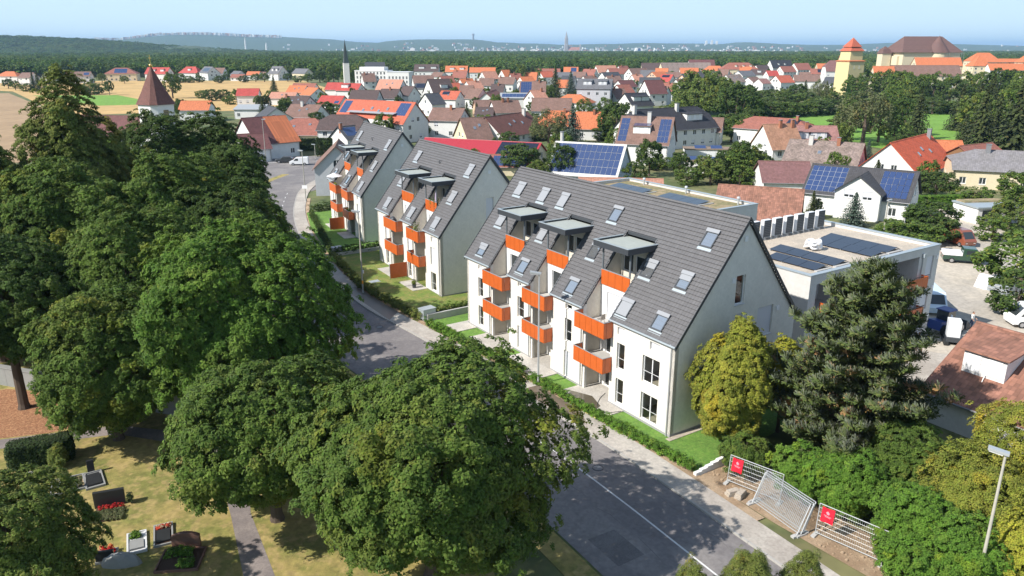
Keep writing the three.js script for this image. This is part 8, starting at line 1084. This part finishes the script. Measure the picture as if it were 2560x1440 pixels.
// ---------- a worker beside the loader ----------
import_person: {
  const { MarchingCubes } = await import('three/addons/objects/MarchingCubes.js');
  const seg = [[[0, 0.95, 0], [0, 1.4, 0], 0.15, 0.17], [[0, 1.4, 0], [0, 1.55, 0.01], 0.07, 0.06], [[0.09, 0.93, 0], [0.11, 0.5, 0.05], 0.1, 0.075], [[0.11, 0.5, 0.05], [0.12, 0.1, 0], 0.07, 0.045], [[-0.09, 0.93, 0], [-0.12, 0.5, -0.08], 0.1, 0.075], [[-0.12, 0.5, -0.08], [-0.13, 0.1, -0.18], 0.07, 0.045], [[0.12, 0.07, 0], [0.13, 0.05, 0.16], 0.05, 0.045], [[-0.13, 0.07, -0.18], [-0.13, 0.05, -0.03], 0.05, 0.045], [[0.2, 1.4, 0], [0.3, 1.12, 0.08], 0.06, 0.045], [[0.3, 1.12, 0.08], [0.22, 1.02, 0.3], 0.043, 0.035], [[-0.2, 1.4, 0], [-0.29, 1.12, 0.02], 0.06, 0.045], [[-0.29, 1.12, 0.02], [-0.24, 0.92, 0.2], 0.043, 0.035], [[0, 1.64, 0.015], [0, 1.7, 0.02], 0.1, 0.1], [[0, 1.62, 0.1], [0, 1.6, 0.13], 0.03, 0.02], [[-0.19, 1.4, 0], [0.19, 1.4, 0], 0.09, 0.09], [[0.22, 1.02, 0.3], [0.19, 1.0, 0.4], 0.035, 0.02], [[-0.24, 0.92, 0.2], [-0.22, 0.88, 0.29], 0.035, 0.02]];
  const N = 72, mc = new MarchingCubes(N, new THREE.MeshBasicMaterial(), false, false, 60000), S = 1.0; mc.isolation = 0;
  const dist = (p, [a, b, ra, rb]) => { const ab = [b[0] - a[0], b[1] - a[1], b[2] - a[2]], ap = [p[0] - a[0], p[1] - a[1], p[2] - a[2]], l = ab[0] * ab[0] + ab[1] * ab[1] + ab[2] * ab[2], t = Math.max(0, Math.min(1, (ap[0] * ab[0] + ap[1] * ab[1] + ap[2] * ab[2]) / l)); return Math.hypot(ap[0] - ab[0] * t, ap[1] - ab[1] * t, ap[2] - ab[2] * t) - (ra + (rb - ra) * t); };
  for (let k = 0; k < N; k++) for (let j = 0; j < N; j++) for (let i = 0; i < N; i++) { const p = [((i - N / 2) / (N / 2)) * S, ((j - N / 2) / (N / 2)) * S + 0.92, ((k - N / 2) / (N / 2)) * S]; let e = 0; for (const s of seg) e += Math.exp(-dist(p, s) / 0.022); mc.field[k * N * N + j * N + i] = Math.log(e + 1e-30) * 0.022; }
  mc.update(); const n = mc.count, P = mc.positionArray.slice(0, n * 3), C = new Float32Array(n * 3); for (let i = 0; i < n; i++) { P[i * 3] *= S; P[i * 3 + 1] = P[i * 3 + 1] * S + 0.92; P[i * 3 + 2] *= S; const y = P[i * 3 + 1], far = Math.hypot(P[i * 3] , P[i * 3 + 2] - 0.0); const c = y < 0.12 ? [0.02, 0.02, 0.02] : y < 0.96 && Math.abs(P[i * 3]) < 0.2 ? [0.05, 0.07, 0.14] : y > 1.52 || (y < 1.16 && far > 0.24) ? [0.45, 0.27, 0.19] : [0.72, 0.72, 0.70]; C.set(c, i * 3); }
  const g = new THREE.BufferGeometry(); g.setAttribute('position', new THREE.BufferAttribute(P, 3)); g.setAttribute('color', new THREE.BufferAttribute(C, 3)); g.computeVertexNormals();
  const t = thing('person', 'person in white shirt and blue trousers standing by the blue loader', 'person', 46.4, 0.02, -72.4, 0.8); part('body', g, new THREE.MeshStandardMaterial({ vertexColors: true, roughness: 0.8 }), t); part('hair', new THREE.SphereGeometry(0.112, 14, 8, 0, 6.3, 0, 1.5).translate(0, 1.69, 0.0), mat([0.06, 0.04, 0.03], 0.9), t);
}

// road wear: repairs, tar seams and covers
M.patch = mat([1, 1, 1], 0.88, { map: asph([0.135, 0.125, 0.125], [0.175, 0.162, 0.158], 4), bumpMap: gritB, bumpScale: 0.008 });
struct('road_repair', sheetG([[2, -8.0], [5.4, -8.05], [5.4, -5.6], [2.1, -5.5]].map(([a, c]) => ES(a, c)), 0.0235), M.patch); struct('road_repair', sheetG([[-9, -12.6], [-6.2, -12.5], [-6.3, -10.6], [-9, -10.7]].map(([a, c]) => ES(a, c)), 0.0235), M.patch);
for (const [o, i0, i1] of [[-5.2, 22, 46], [-1.3, 30, 60]]) { const q = rng(i0), L = [], Q = []; for (let i = i0; i < i1; i++) { const p = kerbPts[i], w = o + (q() - 0.5) * 0.5; L.push(ES(p.x, p.z + w)); Q.push(ES(p.x, p.z + w + 0.05)); } struct('tar_seam', ribbonSheet([L, Q, 0.0245]), M.patch); }
for (const [a, c, lab] of [[-0.4, -7.0, 'round iron manhole cover in the sunny road'], [18, -9.5, 'round iron manhole cover in the tree shade'], [33, -8.2, 'round iron manhole cover near the retaining wall']]) { const [x, z] = ES(a, c), t = thing('manhole_cover', lab, 'manhole', x, 0.022, z); part('lid', barG([0, 0, 0], [0, 0.012, 0], 0.32, 0.32, 20), M.anthLight, t); part('rim', new THREE.TorusGeometry(0.36, 0.03, 6, 24).rotateX(Math.PI / 2), M.anth, t); }
scene.traverse((o) => { if (o.isMesh) { o.castShadow = true; o.receiveShadow = true; } });
renderer.render(scene, camera);
